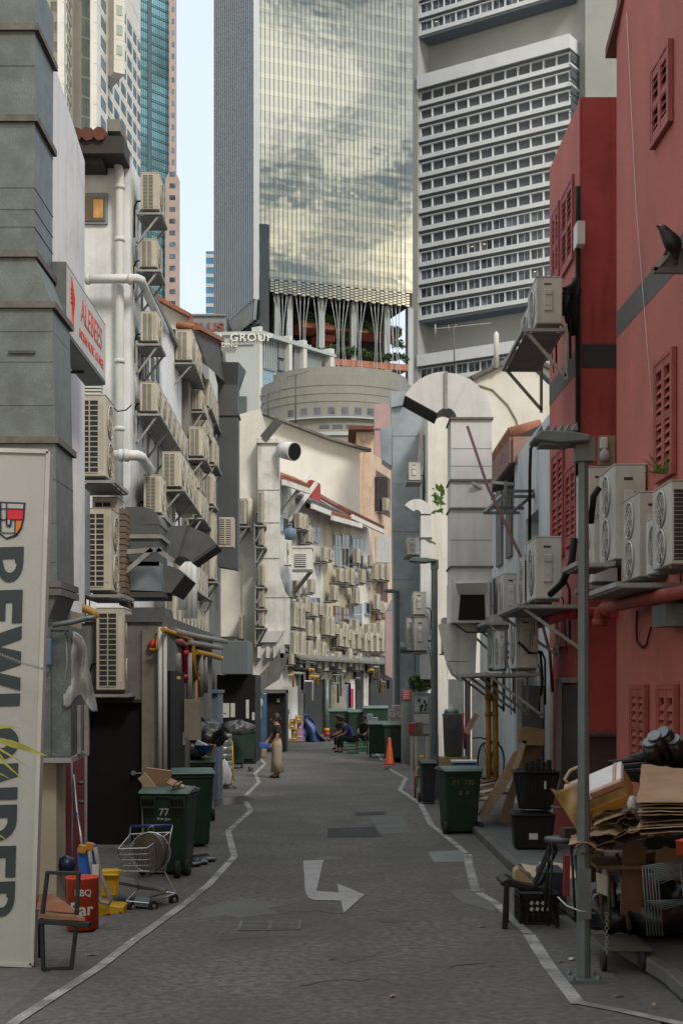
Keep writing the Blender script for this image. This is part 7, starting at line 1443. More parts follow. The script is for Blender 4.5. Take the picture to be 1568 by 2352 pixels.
def person(label, loc, rz, J, shirt, trou, sleeves=True, wide=False, shirt_m=None):
    """J: joints (x,y,z) in local metres facing -x"""
    t = T('person', label, 'person', loc); t.rotation_euler = (0, 0, rz)
    vs, es, ix = [], [], {}
    def add(k, p, r): ix[k] = len(vs); vs.append((*p, r)); return ix[k]
    def ln(a, b): es.append((ix[a], ix[b]))
    add('pel', J['pel'], .115); add('wai', J['wai'], .105); add('che', J['che'], .125); add('nek', J['nek'], .052); add('jaw', J['jaw'], .062); add('hed', J['hed'], .092); add('crn', J['crn'], .06)
    for a, b in (('pel', 'wai'), ('wai', 'che'), ('che', 'nek'), ('nek', 'jaw'), ('jaw', 'hed'), ('hed', 'crn')): ln(a, b)
    for s in 'LR':
        add('hp'+s, J['hp'+s], .085); add('kn'+s, J['kn'+s], .058); add('an'+s, J['an'+s], .038); add('to'+s, J['to'+s], .03); ln('pel', 'hp'+s); ln('hp'+s, 'kn'+s); ln('kn'+s, 'an'+s); ln('an'+s, 'to'+s)
        add('sh'+s, J['sh'+s], .055); add('el'+s, J['el'+s], .038); add('wr'+s, J['wr'+s], .026); ln('che', 'sh'+s); ln('sh'+s, 'el'+s); ln('el'+s, 'wr'+s)
        w, e = Vector(J['wr'+s]), Vector(J['el'+s]); d = (w-e).normalized(); side = Vector((0, 1, 0)); add('pa'+s, w+d*.06, .028); ln('wr'+s, 'pa'+s)
        base = len(vs); 
        for k in range(4):
            q = w+d*.10+side*(.024-.016*k); L_ = (.055, .065, .06, .045)[k]; f1 = q+d*L_*.5; f2 = f1+(d+Vector((0, 0, -.6))).normalized()*L_*.5
            i0 = len(vs); vs += [(*q, .009), (*f1, .008), (*f2, .007)]; es += [(ix['pa'+s], i0), (i0, i0+1), (i0+1, i0+2)]
        i0 = len(vs); q = w+d*.035+side*.035; vs += [(*q, .010), (*(q+d*.03+side*.015), .009)]; es += [(ix['pa'+s], i0), (i0, i0+1)]
    skin('body', m_skin, t, vs, es)
    # shirt: torso plus short sleeves as one skinned shell
    V_ = lambda k, r: (*J[k], r); mid = lambda a, b, f, r: (*(Vector(J[a]).lerp(Vector(J[b]), f)), r)
    sv = [V_('pel', .135), V_('wai', .13), V_('che', .148), mid('che', 'nek', .55, .09), V_('shL', .075), mid('shL', 'elL', .7, .062), V_('shR', .075), mid('shR', 'elR', .7, .062)]
    skin('shirt', shirt, t, sv, [(0, 1), (1, 2), (2, 3), (2, 4), (4, 5), (2, 6), (6, 7)])
    if wide:
        m = M()
        n = 20; R_ = lambda k: k
        for s, off in (('L', 1), ('R', -1)):
            h_, k_, a_2 = Vector(J['hp'+s]), Vector(J['kn'+s]), Vector(J['an'+s]); m.tube([h_+V(0, -off*.05, .12), h_+V(0, -off*.01, -.05), k_, a_2+V(.01, 0, .05)], [.10, .125, .115, .135], 14)
        o = m.build('trousers', trou, None, loc=(0, 0, 0)); o.parent = t
    else:
        tv_ = [V_('pel', .125), V_('hpL', .1), V_('knL', .075), mid('knL', 'anL', .85, .055), V_('hpR', .1), V_('knR', .075), mid('knR', 'anR', .85, .055)]
        skin('trousers', trou, t, tv_, [(0, 1), (1, 2), (2, 3), (0, 4), (4, 5), (5, 6)])
    for s in 'LR':
        skin('shoe', m_tee, t, [(*(Vector(J['an'+s])+V(.03, 0, -.035)), .042), (*(Vector(J['to'+s])+V(-.01, 0, .0)), .036)], [(0, 1)], sub=1)
    hd = Vector(J['hed']); fd = Vector(J.get('face', (-1, 0, 0))).normalized()
    m = M()
    def hair(u, v):
        a, b = u*2*math.pi, -.35+(v)*(math.pi/2+.35); k = .118+.006*math.sin(7*a); p = Vector((math.cos(a)*math.cos(b), math.sin(a)*math.cos(b), math.sin(b)))
        q = hd+V(0, 0, .015)+Vector((p.x*k, p.y*k*.9, p.z*k*1.12)); q -= fd*.028; return q
    m.sheet(hair, 20, 10); 
    if J.get('bun'): m.lathe([(0, -.04), (.04, -.02), (.045, .01), (0, .045)], hd-fd*.13+V(0, 0, -.02), 10)
    o = m.build('hair', m_hair, None, loc=(0, 0, 0)); o.parent = t
    side = fd.cross(V(0, 0, 1)); m = M(); m.bar(hd+fd*.085+V(0, 0, .005), hd+fd*.118+V(0, 0, -.03), .026, .03); 
    for k in (-1, 1): m.lathe([(0, -.028), (.012, 0), (0, .03)], hd+side*k*.093+V(0, 0, -.005), 8)
    o = m.build('nose_and_ears', m_skin, None, loc=(0, 0, 0)); o.parent = t
    m = M(); 
    for k in (-1, 1): m.bar(hd+fd*.088+side*(k*.03-.012)+V(0, 0, .012), hd+fd*.088+side*(k*.03+.012)+V(0, 0, .012), .008, .008)
    m.bar(hd+fd*.088-side*.02+V(0, 0, -.062), hd+fd*.088+side*.02+V(0, 0, -.062), .006, .006); o = m.build('eyes_and_mouth', mat('dark_lip', (.10, .03, .03), .6), None, loc=(0, 0, 0)); o.parent = t
    return t
p0 = G(636, 1787)
person('woman in black T shirt and wide khaki trousers standing with a blue box', p0, R(8), dict(pel=(0, 0, .90), wai=(.0, 0, 1.04), che=(.01, 0, 1.22), nek=(-.01, 0, 1.36), jaw=(-.04, 0, 1.42), hed=(-.04, 0, 1.49), crn=(-.03, 0, 1.56), bun=1,
    hpL=(0, -.09, .84), knL=(0.0, -.09, .46), anL=(.03, -.08, .09), toL=(-.11, -.09, .03), hpR=(0, .09, .84), knR=(-.02, .09, .46), anR=(-.03, .08, .09), toR=(-.17, .09, .03),
    shL=(.02, -.17, 1.29), elL=(-.01, -.20, 1.03), wrL=(-.13, -.16, .86), shR=(.0, .17, 1.29), elR=(-.10, .2, 1.06), wrR=(-.24, .12, .90)), m_tee, m_sk, wide=True)
tbx = T('blue_carton', 'blue printed carton held flat by the standing woman', 'box', p0+V(-.22, -.02, .78)); m = M(); m.cbox(p0+V(-.23, -.02, .82), (.44, .30, .10), (0, R(6), R(8))); m.build('carton', mat('blue_print', (.03, .07, .30), .5, .2, 6), tbx, bev=.006)
m = M(); m.cbox(p0+V(-.33, -.18, .83), (.10, .01, .06), (0, R(6), R(8))); m.cbox(p0+V(-.12, -.155, .81), (.08, .01, .05), (0, R(6), R(8))); m.build('red_print', mat('red_print', (.35, .05, .06), .6), tbx)
def seated(label, loc, rz, shirt, trou, lean=.12, legs='normal', face=(-1, 0, 0), arms='knees'):
    J = dict(pel=(0, 0, .46), wai=(-lean*.4, 0, .62), che=(-lean, 0, .84), nek=(-lean*1.5, 0, .98), jaw=(-lean*1.8-.02, 0, 1.05), hed=(-lean*1.9-.02, 0, 1.12), crn=(-lean*1.9, 0, 1.2), face=face,
             hpL=(-.03, -.09, .45), knL=(-.42, -.12, .50), anL=(-.40, -.12, .09), toL=(-.54, -.12, .03), hpR=(-.03, .09, .45), knR=(-.42, .14, .50), anR=(-.46, .14, .09), toR=(-.6, .14, .03),
             shL=(-lean, -.18, .90), elL=(-lean-.12, -.2, .66), wrL=(-lean-.32, -.14, .58), shR=(-lean, .18, .9), elR=(-lean-.14, .2, .66), wrR=(-lean-.34, .12, .62))
    if legs == 'crossed': J['knR'] = (-.42, .02, .60); J['anR'] = (-.62, -.06, .34); J['toR'] = (-.74, -.08, .36)
    if arms == 'out': J['elR'] = (-lean-.18, .2, .7); J['wrR'] = (-lean-.4, .1, .78)
    return person(label, loc, rz, J, shirt, trou)
q0 = G(808, 1728); seated('man in a blue shirt sitting hunched on a green crate, back to the camera', q0, R(18), m_bl, m_tee, .2, face=(-.8, .6, 0))
q1 = G(789, 1722); seated('person in a dark shirt sitting with crossed legs left of the man in blue', q1+V(.0, .5, 0), R(30), mat('dark_olive_cloth', (.022, .025, .02), .85), m_tee, .12, 'crossed', (-.9, -.4, 0), 'out')
q2 = G(832, 1722); seated('older man in a black shirt sitting facing the camera right of the man in blue', q2+V(.1, .5, 0), R(70), m_tee, m_tee, .05)
mgc = mat('green_crate_plastic', (.03, .20, .06), .5, .2, 5, dirt=.4)
def crate(name, label, x0, x1, yb, h_, d, Y, ma, cat='crate', cells=5, rz=0, z0=0.0, grp=None):
    w_ = X(x1, Y)-X(x0, Y); t = T(name, label, cat, (X((x0+x1)/2, Y), Y+d/2, z0), grp); t.rotation_euler = (0, 0, rz); a, b = w_/2, d/2; m = M()
    m.box(-a, a, -b, b, 0, .02)
    for s in (-1, 1):
        m.box(-a, a, s*b-.012, s*b+.012, h_-.045, h_); m.box(-a, a, s*b-.012, s*b+.012, 0, .03); m.box(s*a-.012, s*a+.012, -b, b, h_-.045, h_); m.box(s*a-.012, s*a+.012, -b, b, 0, .03)
        for r in range(1, 3): m.box(-a, a, s*b-.008, s*b+.008, h_*r/3-.008, h_*r/3+.008); m.box(s*a-.008, s*a+.008, -b, b, h_*r/3-.008, h_*r/3+.008)
        for k in range(cells+1): xx = -a+w_*k/cells; m.box(xx-.012, xx+.012, s*b-.01, s*b+.01, 0, h_); yy = -b+d*k/cells; m.box(s*a-.01, s*a+.01, yy-.012, yy+.012, 0, h_)
    o = m.build('crate_body', ma, None, loc=(0, 0, 0)); o.parent = t; return t
crate('plastic_crate', 'green plastic crate under the man in the blue shirt', 800, 822, 1730, .36, .4, 48.2, mgc); crate('plastic_crate', 'green plastic crate under the small black table', 822, 842, 1728, .34, .35, 49.6, mgc)
crate('plastic_crate', 'small dark green crate under the person with crossed legs', 778, 800, 1722, .36, .35, 50.3, mgc)
# small folding table with foam boxes
tft = T('folding_table', 'black folding table holding foam boxes right of the seated group', 'table', G(862, 1732)); Y = 47.6
m = M(); m.box(X(841, Y), X(884, Y), Y, Y+.55, Z(1663, Y)-.03, Z(1663, Y)); m.build('table_top', m_blk, tft)
for x in (843, 848, 868, 880): m = M(); m.box(X(x, Y)-.02, X(x, Y)+.02, Y+(.05 if x % 2 else .45), Y+(.09 if x % 2 else .49), 0, Z(1663, Y)-.03); m.build('leg', m_blk, tft)
for i, (x0, x1, yt) in enumerate(((843, 856, 1640), (856, 868, 1648))): m = M(); m.box(X(x0, Y), X(x1, Y), Y+.1, Y+.4, Z(1663, Y), Z(yt, Y)); tag(m.build('foam_box', m_sty, bev=.01), ['taller', 'lower'][i]+' cream foam box on the black folding table', 'box')
# white cartons on the right bin
k = 0; Y = 43.6
for x0, x1, y0, y1 in ((893, 909, 1646, 1663), (910, 925, 1646, 1663), (926, 941, 1648, 1663), (893, 909, 1630, 1645), (910, 925, 1628, 1645), (926, 941, 1636, 1647), (900, 930, 1620, 1628)):
    tcx = T('white_carton', 'white carton with red print in the pile on the bin, '+['bottom left', 'bottom middle', 'bottom right', 'upper left', 'upper middle', 'upper right', 'open one on top'][k], 'carton', P((x0+x1)/2, y1, Y), 'white cartons on the large bin')
    m = M(); m.box(X(x0, Y), X(x1, Y), Y+.02*(k % 3), Y+.35, Z(y1, Y)+.004, Z(y0, Y)); m.build('carton', mat('white_carton_card', (.46, .47, .49), .7, .05, 4, dirt=.15), tcx, bev=.006)
    m = M(); m.box(X(x0+2, Y), X(x1-2, Y), Y+.02*(k % 3)-.004, Y+.02*(k % 3), Z(y0, Y)-.06, Z(y0, Y)-.035); m.box(X((x0+x1)/2-1, Y), X((x0+x1)/2+1, Y), Y+.02*(k % 3)-.004, Y+.02*(k % 3), Z(y1, Y)+.03, Z(y0, Y)-.08); m.build('red_print', MATS['red_mark'], tcx); k += 1
for k, (x, y, w_, h_, ma, nm) in enumerate(((655, 1702, 14, 26, m_palew, 'pale box beside the coloured cartons'), (650, 1706, 10, 16, m_card, 'low brown box by the far left bins'), (706, 1698, 10, 22, m_cardd, 'brown box at the foot of the blue sheeting'), (764, 1694, 12, 20, m_bing, 'grey pail left of the seated group'), (606, 1740, 10, 18, m_card, 'brown carton behind the woman on the left kerb'), (575, 1772, 9, 10, m_bagg, 'small grey heap at the foot of the left bins'), (888, 1768, 8, 9, m_card, 'small brown carton left of the cone'), (1010, 1772, 14, 34, m_bing, 'grey tub behind the second lamp post'))):
    p = G(x, y); s_ = F/p.y; m = M(); m.cbox(V(p.x, p.y+.15, h_/s_/2), (w_/s_, .3, h_/s_), (0, 0, .2*(k % 3)-.2)); tag(m.build('box', ma, bev=.015), nm, 'box', 'small boxes left about the lane')
# traffic cone
tcn = T('traffic_cone', 'orange traffic cone standing at the end of the right white line', 'traffic cone', G(894, 1756)); c = tcn.location
m = M(); m.lathe([(.15, .03), (.13, .05), (.035, .78), (.02, .8), (0, .8)], c, 20); m.build('cone', mat('cone_orange', (.62, .09, .015), .55, .08, 5, dirt=.2), tcn); m = M(); m.box(c.x-.2, c.x+.2, c.y-.2, c.y+.2, 0, .035); m.build('base', mat('cone_base_orange', (.4, .06, .02), .6), tcn, bev=.01)
# yellow and pink cartons, blue sheeting, ladder
Y = 57.5; k = 0; my = mat('yellow_carton', (.40, .22, .02), .6, .1, 5, dirt=.2); mp_ = mat('pink_carton', (.42, .24, .36), .6, .15, 5, dirt=.2)
for x0, x1, y0, y1, ma, lb in ((668, 682, 1690, 1704, my, 'lowest yellow'), (668, 682, 1676, 1690, my, 'second yellow'), (663, 678, 1662, 1676, my, 'third yellow'), (664, 680, 1652, 1662, my, 'fourth yellow'), (677, 693, 1646, 1660, my, 'fifth yellow'), (677, 691, 1644, 1650, my, 'topmost yellow'), (682, 697, 1682, 1703, mp_, 'lower pink'), (681, 695, 1661, 1682, mp_, 'upper pink')):
    tq = T('carton', lb+' carton in the stack behind the standing woman', 'carton', P((x0+x1)/2, y1, Y), 'coloured cartons behind the woman'); m = M(); o_ = .25*(k % 2); m.box(X(x0, Y), X(x1, Y), Y+o_, Y+.4+o_, max(0, Z(y1, Y)+.004), Z(y0, Y)); m.build('carton', ma, tq)
    m = M(); m.lathe([(0, 0), (.07, 0), (.07, .004), (0, .004)], (0, 0, 0), 14); cc = P((x0+x1)/2, (y0+y1)/2, Y+o_-.005); m.v = [V(cc.x+p.x, cc.y-p.z, cc.z+p.y*.6) for p in m.v]; m.build('print', m_wht, tq); k += 1
rgb2 = random.Random(8)
def bsheet(u, v): x = 698+38*u*v+10*u; y = 1640+64*v; return P(x+4*math.sin(v*9+u*5), y, 58+.3*math.sin(u*9)+.2*math.sin(v*7))
tag(M().sheet(bsheet, 16, 16).build('blue_sheeting', mat('blue_tarpaulin', (.07, .12, .27), .5, .3, 3, bump=.4, bscale=8), solid=.01), 'crumpled blue plastic sheeting hanging beside the coloured cartons', 'sheeting')
tpst = T('ground_post', 'grey post with a red and yellow foot left of the seated group', 'post', G(750, 1692)); Y = tpst.location.y
m = M(); m.tube([P(750, 1560, Y), P(750, 1692, Y)], .11, 10); m.build('post', m_galv, tpst); m = M(); m.tube([P(750, 1672, Y), P(750, 1680, Y)], .13, 10); m.build('yellow_band', m_yel, tpst); m = M(); m.tube([P(750, 1681, Y), P(750, 1692, Y)], .13, 10); m.build('red_band', m_pr, tpst)
tpo = T('blue_poster_door', 'blue painted panel with a pale round emblem between the dark fronts', 'panel', P(598, 1690, 48)); m = M(); Y = 48; m.box(X(585, Y), X(612, Y), Y, Y+.15, 0, Z(1594, Y)); m.build('panel', mat('poster_blue', (.05, .11, .22), .6, .15, 3, dirt=.3), tpo)
m = M(); m.lathe([(0, 0), (.12, 0), (.12, .005), (0, .005)], (0, 0, 0), 18); c = P(597, 1614, Y-.01); m.v = [V(c.x+p.x*.8, c.y-p.z, c.z+p.y*1.4) for p in m.v]; m.box(X(596, Y), X(600, Y), Y-.012, Y-.002, Z(1650, Y), Z(1626, Y)); m.build('emblem', m_wht, tpo)
tdk = T('dark_shopfront', 'dark shuttered shop front behind the green bins at the left of the bend', 'shop front', P(635, 1700, 49.3)); Y = 49.3; m = M(); m.box(X(612, Y), X(657, Y), Y, Y+2, 0, Z(1585, Y)); m.build('shutter', m_shut, tdk); m = M(); m.box(X(585, Y), X(657, Y), Y-.4, Y+2, Z(1592, Y), Z(1584, Y)); m.build('lintel', m_greyw, tdk)
m = M(); m.box(X(636, 49.2), X(642, 49.2), 49.2, 49.28, Z(1613, 49.2), Z(1605, 49.2)); m.build('notice', m_palew, tdk)
# ---- right of the lane, middle distance
Y = 33.5
tlk = T('grey_locker', 'pale grey steel locker with scribbled white posters behind the second lamp post', 'locker', G(960, 1780)); m = M(); m.box(X(948, 39), X(990, 39), 39, 39.7, 0, Z(1592, 39)); m.build('body', mat('pale_locker', (.20, .22, .22), .6, .1, 3, dirt=.4), tlk)
for x0, x1, y0, y1 in ((951, 982, 1600, 1636), (950, 984, 1640, 1662)): m = M(); m.box(X(x0, 38.9), X(x1, 38.9), 38.96, 38.99, Z(y1, 39), Z(y0, 39)); m.build('poster', mat('poster_paper', (.36, .38, .38), .7, .08, 8, dirt=.3), tlk)
for i, (x, y, w_) in enumerate(((962, 1608, 5), (975, 1612, 4), (968, 1622, 8), (978, 1620, 5), (966, 1630, 4), (976, 1630, 7))): m = M(); m.bar(P(x-w_/2, y+3, 38.95), P(x+w_/2, y-3, 38.95), .015, .03); m.bar(P(x, y-4, 38.95), P(x+1, y+4, 38.95), .03, .015); m.build('brush_mark', m_black, tlk)
tsg = T('notice_sign', 'small red notice with pale lines on a grey stand by the third lamp post', 'sign', G(930, 1760)); m = M(); m.box(X(921, 42), X(946, 42), 42, 42.1, 0, Z(1582, 42)); m.build('stand', m_galv, tsg); m = M(); m.box(X(924, 42), X(944, 42), 41.96, 41.99, Z(1608, 42), Z(1585, 42)); m.build('red_face', mat('notice_red', (.30, .05, .06), .6), tsg)
m = M()
for k in range(5): m.box(X(926, 42), X(941-2*(k % 2), 42), 41.95, 41.958, Z(1604-k*4, 42), Z(1602.6-k*4, 42))
m.build('pale_lines', mat('pale_red_print', (.5, .3, .3), .6), tsg)
rg = random.Random(31); m = M(); leaves(m, P(966, 1570, 38.5), (.35, .3, .22), 420, .12, rg); tag(m.build('potted_foliage', m_hedge), 'green leafy plant on top of the pale grey locker', 'plant')
bag('plastic_bag', 'twisted white plastic bag on top of the pale grey locker', P(968, 1588, 38.7), (.14, .12, .1), m_bagw, 17, 'plastic bag', 10, pinch=.6)
tdr = T('metal_drum', 'dented grey bin drum with bottles on its lid behind the second lamp post', 'drum', G(1040, 1790)); Y = 31.8; c = V(X(1040, Y), Y, .75)
m = M(); m.lathe([(.20, 0), (.235, .9), (.25, .92), (.25, .95), (0, .95)], c, 20); m.build('drum', mat('drum_grey', (.13, .13, .125), .6, .15, 4, dirt=.4), tdr); m = M(); m.cbox(c+V(0, 0, -.33), (.6, .5, .63)); m.build('stand', m_card, tdr)
for i, (x, lb, ma, sz) in enumerate(((1036, 'white jerrycan', m_bagw, .14), (1048, 'green bottle lying', mat('bottle_green', (.03, .22, .10), .4), .09), (1024, 'teal spray bottle', mat('teal_plastic', (.05, .25, .25), .4), .08))):
    p = P(x, 1639, Y-.05); m = M(); m.lathe([(sz*.55, 0), (sz*.6, sz*.6), (sz*.35, sz*1.1), (sz*.12, sz*1.2), (sz*.12, sz*1.45), (0, sz*1.45)], p, 12); tag(m.build('bottle', ma), lb+' on the dented grey drum', 'bottle', 'bottles on the drum')
tub = T('plastic_tub', 'blue and white plastic tub behind the green bin with yellow numbers', 'tub', P(1070, 1770, 29)); Y = 29; m = M(); m.box(X(1040, Y), X(1094, Y), Y, Y+.4, Z(1775, Y), Z(1752, Y)); m.build('tub', m_blue, tub, bev=.02); m = M(); m.box(X(1037, Y), X(1097, Y), Y-.03, Y+.43, Z(1752, Y), Z(1747, Y)); m.build('lid', m_sty, tub, bev=.01)
m = M(); m.box(X(1036, Y), X(1098, Y), Y, Y+.5, .12, Z(1776, Y)); tag(m.build('timber_table', m_cardd), 'low dark timber table under the blue tub', 'table')
tst = T('plastic_stool', 'green plastic stool beside the second lamp post', 'stool', G(972, 1790)); Y = 32.5
m = M(); m.box(X(961, Y), X(977, Y), Y, Y+.25, .42, .45); m.build('seat', mgc, tst, bev=.01)
for x in (961, 975):
    for q in (0, .22): m = M(); m.bar((X(x, Y)+.01, Y+q, .42), (X(x, Y)+(-.03 if x < 970 else .05), Y+q, 0.0), .035); m.build('leg', mgc, tst)
for i, (x, y, w_, h_, ma, nm) in enumerate(((968, 1718, 10, 26, m_yel, 'yellow crate'), (972, 1745, 10, 20, m_blue, 'blue box'), (945, 1680, 14, 24, m_pr, 'red bottle crate'), (962, 1680, 16, 26, m_cardd, 'brown box'), (1006, 1700, 10, 22, m_ora, 'orange pail'))):
    Y = 36.1 if 'red' in nm or 'brown' in nm else 33.5+.3*i; zt_ = Z(1685, 36)+.004 if Y > 36 else (.12 if 'blue' in nm else .4 if 'yellow' in nm else .12); m = M(); m.box(X(x-w_/2, Y), X(x+w_/2, Y), Y, Y+.2, zt_, zt_+h_*Y/F); tag(m.build('box', ma, bev=.015), nm+' in the clutter by the second lamp post', 'box', 'clutter by the second lamp post')
ttb = T('timber_table', 'wooden table with open legs right of the black rubbish bag', 'table', G(960, 1778)); Y = 36; m = M(); m.box(X(942, Y), X(985, Y), Y, Y+.5, Z(1691, Y), Z(1685, Y)); m.build('table_top', m_cardd, ttb)
for x in (944, 955, 980): m = M(); m.box(X(x, Y)-.025, X(x, Y)+.025, Y, Y+.05, 0, Z(1691, Y)); m.build('leg', m_cpal, ttb)
trp = T('red_bollard', 'thin red bent pipe standing at the road edge left of the slim grey bin', 'bollard', G(953, 1833)); Y = trp.location.y; m = M(); m.tube([P(953, 1833, Y), P(953, 1786, Y), P(955, 1783, Y), P(963, 1784, Y)], .022, 8); m.build('pipe', m_pr, trp)
# bicycle
tbk = T('bicycle', 'old dark bicycle with a pale blue frame leaning near the ochre pipes', 'bicycle', (X(1130, 25.5), 25.5, 0)); Y = 25.4
def wheel_at(x, y, r, sq=.45):
    c = P(x, y, Y); m = M(); m.tube([c+V(math.cos(a)*r*sq, math.cos(a)*r*.8, math.sin(a)*r) for a in [2*math.pi*i/24 for i in range(25)]], .016, 6, caps=False); w_ = m.build('wheel', m_rub, tbk); m = M()
    for i in range(12): a = math.pi*i/12; d = V(math.cos(a)*r*sq, math.cos(a)*r*.8, math.sin(a)*r); m.tube([c-d, c+d], .002, 3)
    m.build('spoke', m_stl, w_)
wheel_at(1112, 1748, .32); wheel_at(1142, 1752, .32)
for pts, ma, nm in (([(1108, 1706), (1118, 1745), (1128, 1750)], mat('pale_blue_frame', (.10, .18, .30), .4), 'frame'), ([(1116, 1700), (1126, 1745), (1138, 1712), (1116, 1704)], MATS['pale_blue_frame'], 'frame'), ([(1138, 1712), (1142, 1752)], MATS['pale_blue_frame'], 'fork'), ([(1126, 1750), (1142, 1752)], MATS['pale_blue_frame'], 'frame'), ([(1085, 1696), (1100, 1694), (1118, 1698), (1130, 1704)], m_blk, 'handlebar')):
    m = M(); m.tube([P(a, b, Y) for a, b in pts], .014, 6); m.build(nm, ma, tbk)
m = M(); m.cbox(P(1136, 1706, Y), (.14, .24, .06)); m.build('saddle', m_blk, tbk, bev=.02)
m = M()
for a, b in (((1062, 1640), (1066, 1720)), ((1072, 1636), (1070, 1720))): m.tube([P(*a, 30), P(*b, 30)], .02, 6)
tag(m.build('red_pole', m_pr), 'pair of red sticks leaning against the white door behind the drum', 'sticks')
m = M(); m.cbox(P(1082, 1662, 27), (.10, .05, .42), (0, .5, 0)); tag(m.build('pale_rack', m_cpal), 'small pale wooden rack leaning beside the red sticks', 'rack')
for i in range(6):
    rg = random.Random(200+i); m = M(); a = P(1104+rg.uniform(-4, 4), 1798+i*8, 24.6-.35*i); b = P(1160-rg.uniform(0, 30), 1788+i*8, 25-.35*i); m.bar(a, b, rg.uniform(.12, .25), .025); tag(m.build('plank', m_cpal if i % 2 else m_cardd), 'flat plank in the low timber heap behind the green bin', 'plank', 'planks heaped behind the right green bin')
# tall cartons leaning against the shutter
def panel(name, label, pts, Y, th, ma, cat, dY=0.0, grp=None, strap=None):
    """flat sheet or box: pts picture polygon; dY depth gain per pixel of height"""
    q = [P(x, y, Y+dY*(max(b for a, b in pts)-y)) for x, y in pts]; m = M(); m.prism(q, (.0, th, .0)); o = m.build(name, ma, bev=.004); tag(o, label, cat, grp)
    for (a, b) in strap or (): m = M(); m.bar(P(*a, Y-.01), P(*b, Y-.01), .012, .006); m.build('strap', m_bagw, o)
    return o
panel('leaning_carton', 'long flat carton leaning far left with a white strap', ((1098, 1872), (1112, 1886), (1205, 1742), (1195, 1722), (1180, 1728)), 22.5, .09, m_card, 'carton', .004, None, (((1125, 1822), (1148, 1832)), ((1150, 1790), (1170, 1797))))
panel('leaning_carton', 'narrow carton leaning beside the long one, reaching the ground', ((1145, 1888), (1172, 1892), (1180, 1840), (1210, 1740), (1196, 1738), (1160, 1838)), 22.3, .07, m_cardd, 'carton', .003)
panel('leaning_carton', 'tall folded carton standing at the back of the black tub', ((1196, 1768), (1226, 1772), (1246, 1720), (1250, 1698), (1222, 1688), (1206, 1690)), 21.2, .10, m_cardd, 'carton', .002)
panel('leaning_carton', 'box top turned down at the very top of the leaning cartons', ((1188, 1702), (1212, 1712), (1248, 1712), (1250, 1676), (1212, 1668), (1196, 1676)), 21.1, .2, m_card, 'carton', 0); panel('leaning_carton', 'thin pale carton edge between the leaning cartons', ((1176, 1770), (1188, 1770), (1210, 1700), (1200, 1700)), 21.1, .03, m_cpal, 'carton', 0)
# black tubs and crates
tbt = T('black_tub', 'big black ribbed tub standing on a black crate, full of black trays', 'tub', P(1215, 1890, 19.6)); Y = 19.5; m = M(); m.hexa([P(1190, 1858, Y), P(1265, 1862, Y), P(1262, 1850, Y+.45), P(1195, 1848, Y+.45), P(1176, 1772, Y), P(1285, 1778, Y), P(1280, 1768, Y+.45), P(1182, 1764, Y+.45)]); m.build('tub', m_blk, tbt, bev=.02)
m = M(); m.cbox(P(1228, 1772, Y+.2), (.62, .5, .03)); m.build('rim', m_blk, tbt, bev=.01)
for k in range(9): m = M(); m.box(X(1210+k*6, Y)-.006, X(1210+k*6, Y)+.006, Y-.02, Y-.001, Z(1855, Y), Z(1778, Y)); m.build('rib', m_blk, tbt)
m = M(); m.box(X(1248, Y), X(1253, Y), Y-.03, Y-.021, Z(1812, Y), Z(1794, Y)); m.build('label_tag', m_wht, tbt)
for k in range(5): m = M(); Yk = Y-.02; m.box(X(1205+k*14, Yk), X(1215+k*14, Yk), Yk+.05*k, Yk+.1+.05*k, Z(1775, Yk), Z(1752-(k % 3)*4, Yk)); tag(m.build('black_tray', m_blk), 'black plastic tray sticking up out of the big black tub', 'tray', 'trays in the black tub')
tb3 = T('black_crate', 'lidded black crate with a white label under the big black tub', 'crate', P(1225, 1950, 19.4)); Y = 19.25; zz = .12
m = M(); m.hexa([(X(1183, Y), Y, zz), (X(1266, Y), Y, zz), (X(1264, Y), Y+.5, zz), (X(1187, Y), Y+.5, zz), P(1176, 1868, Y), P(1275, 1872, Y), (X(1271, Y), Y+.5, Z(1868, Y)), (X(1180, Y), Y+.5, Z(1868, Y))]); m.build('body', m_blk, tb3, bev=.02)
m = M(); m.cbox(P(1226, 1873, Y+.0)+V(0, .25, 0), (.57, .58, .035)); m.build('rim', m_blk, tb3, bev=.01); m = M(); m.box(X(1214, Y), X(1234, Y), Y-.012, Y-.004, Z(1928, Y), Z(1914, Y)); m.build('label_tag', m_sty, tb3)
m = M(); m.cbox(P(1290, 1858, 18.4), (.2, .3, .02), (0, .3, .3)); tag(m.build('grey_tray', m_galv), 'thin grey metal sheet beside the black crate', 'sheet')
# kraft sheet and paper bag on the pavement
o = M().sheet(lambda u, v: V(2.2+.62*u, 16.4+1.5*v, .125+.02*math.sin(u*8+v*3)+.015*math.sin(v*11)), 10, 12).build('cardboard_sheet', m_cpal, solid=.006); tag(o, 'flattened pale carton lying on the kerb beneath the black crate', 'cardboard')
m = M(); m.prism([P(a, b, 13.85) for a, b in ((1178, 2034), (1180, 2000), (1190, 1990), (1198, 2002), (1222, 2026), (1226, 2037))], (0, .16, 0)); tag(m.build('paper_bag', m_card, bev=.012), 'crumpled brown paper bag on the black plastic chair', 'paper bag')
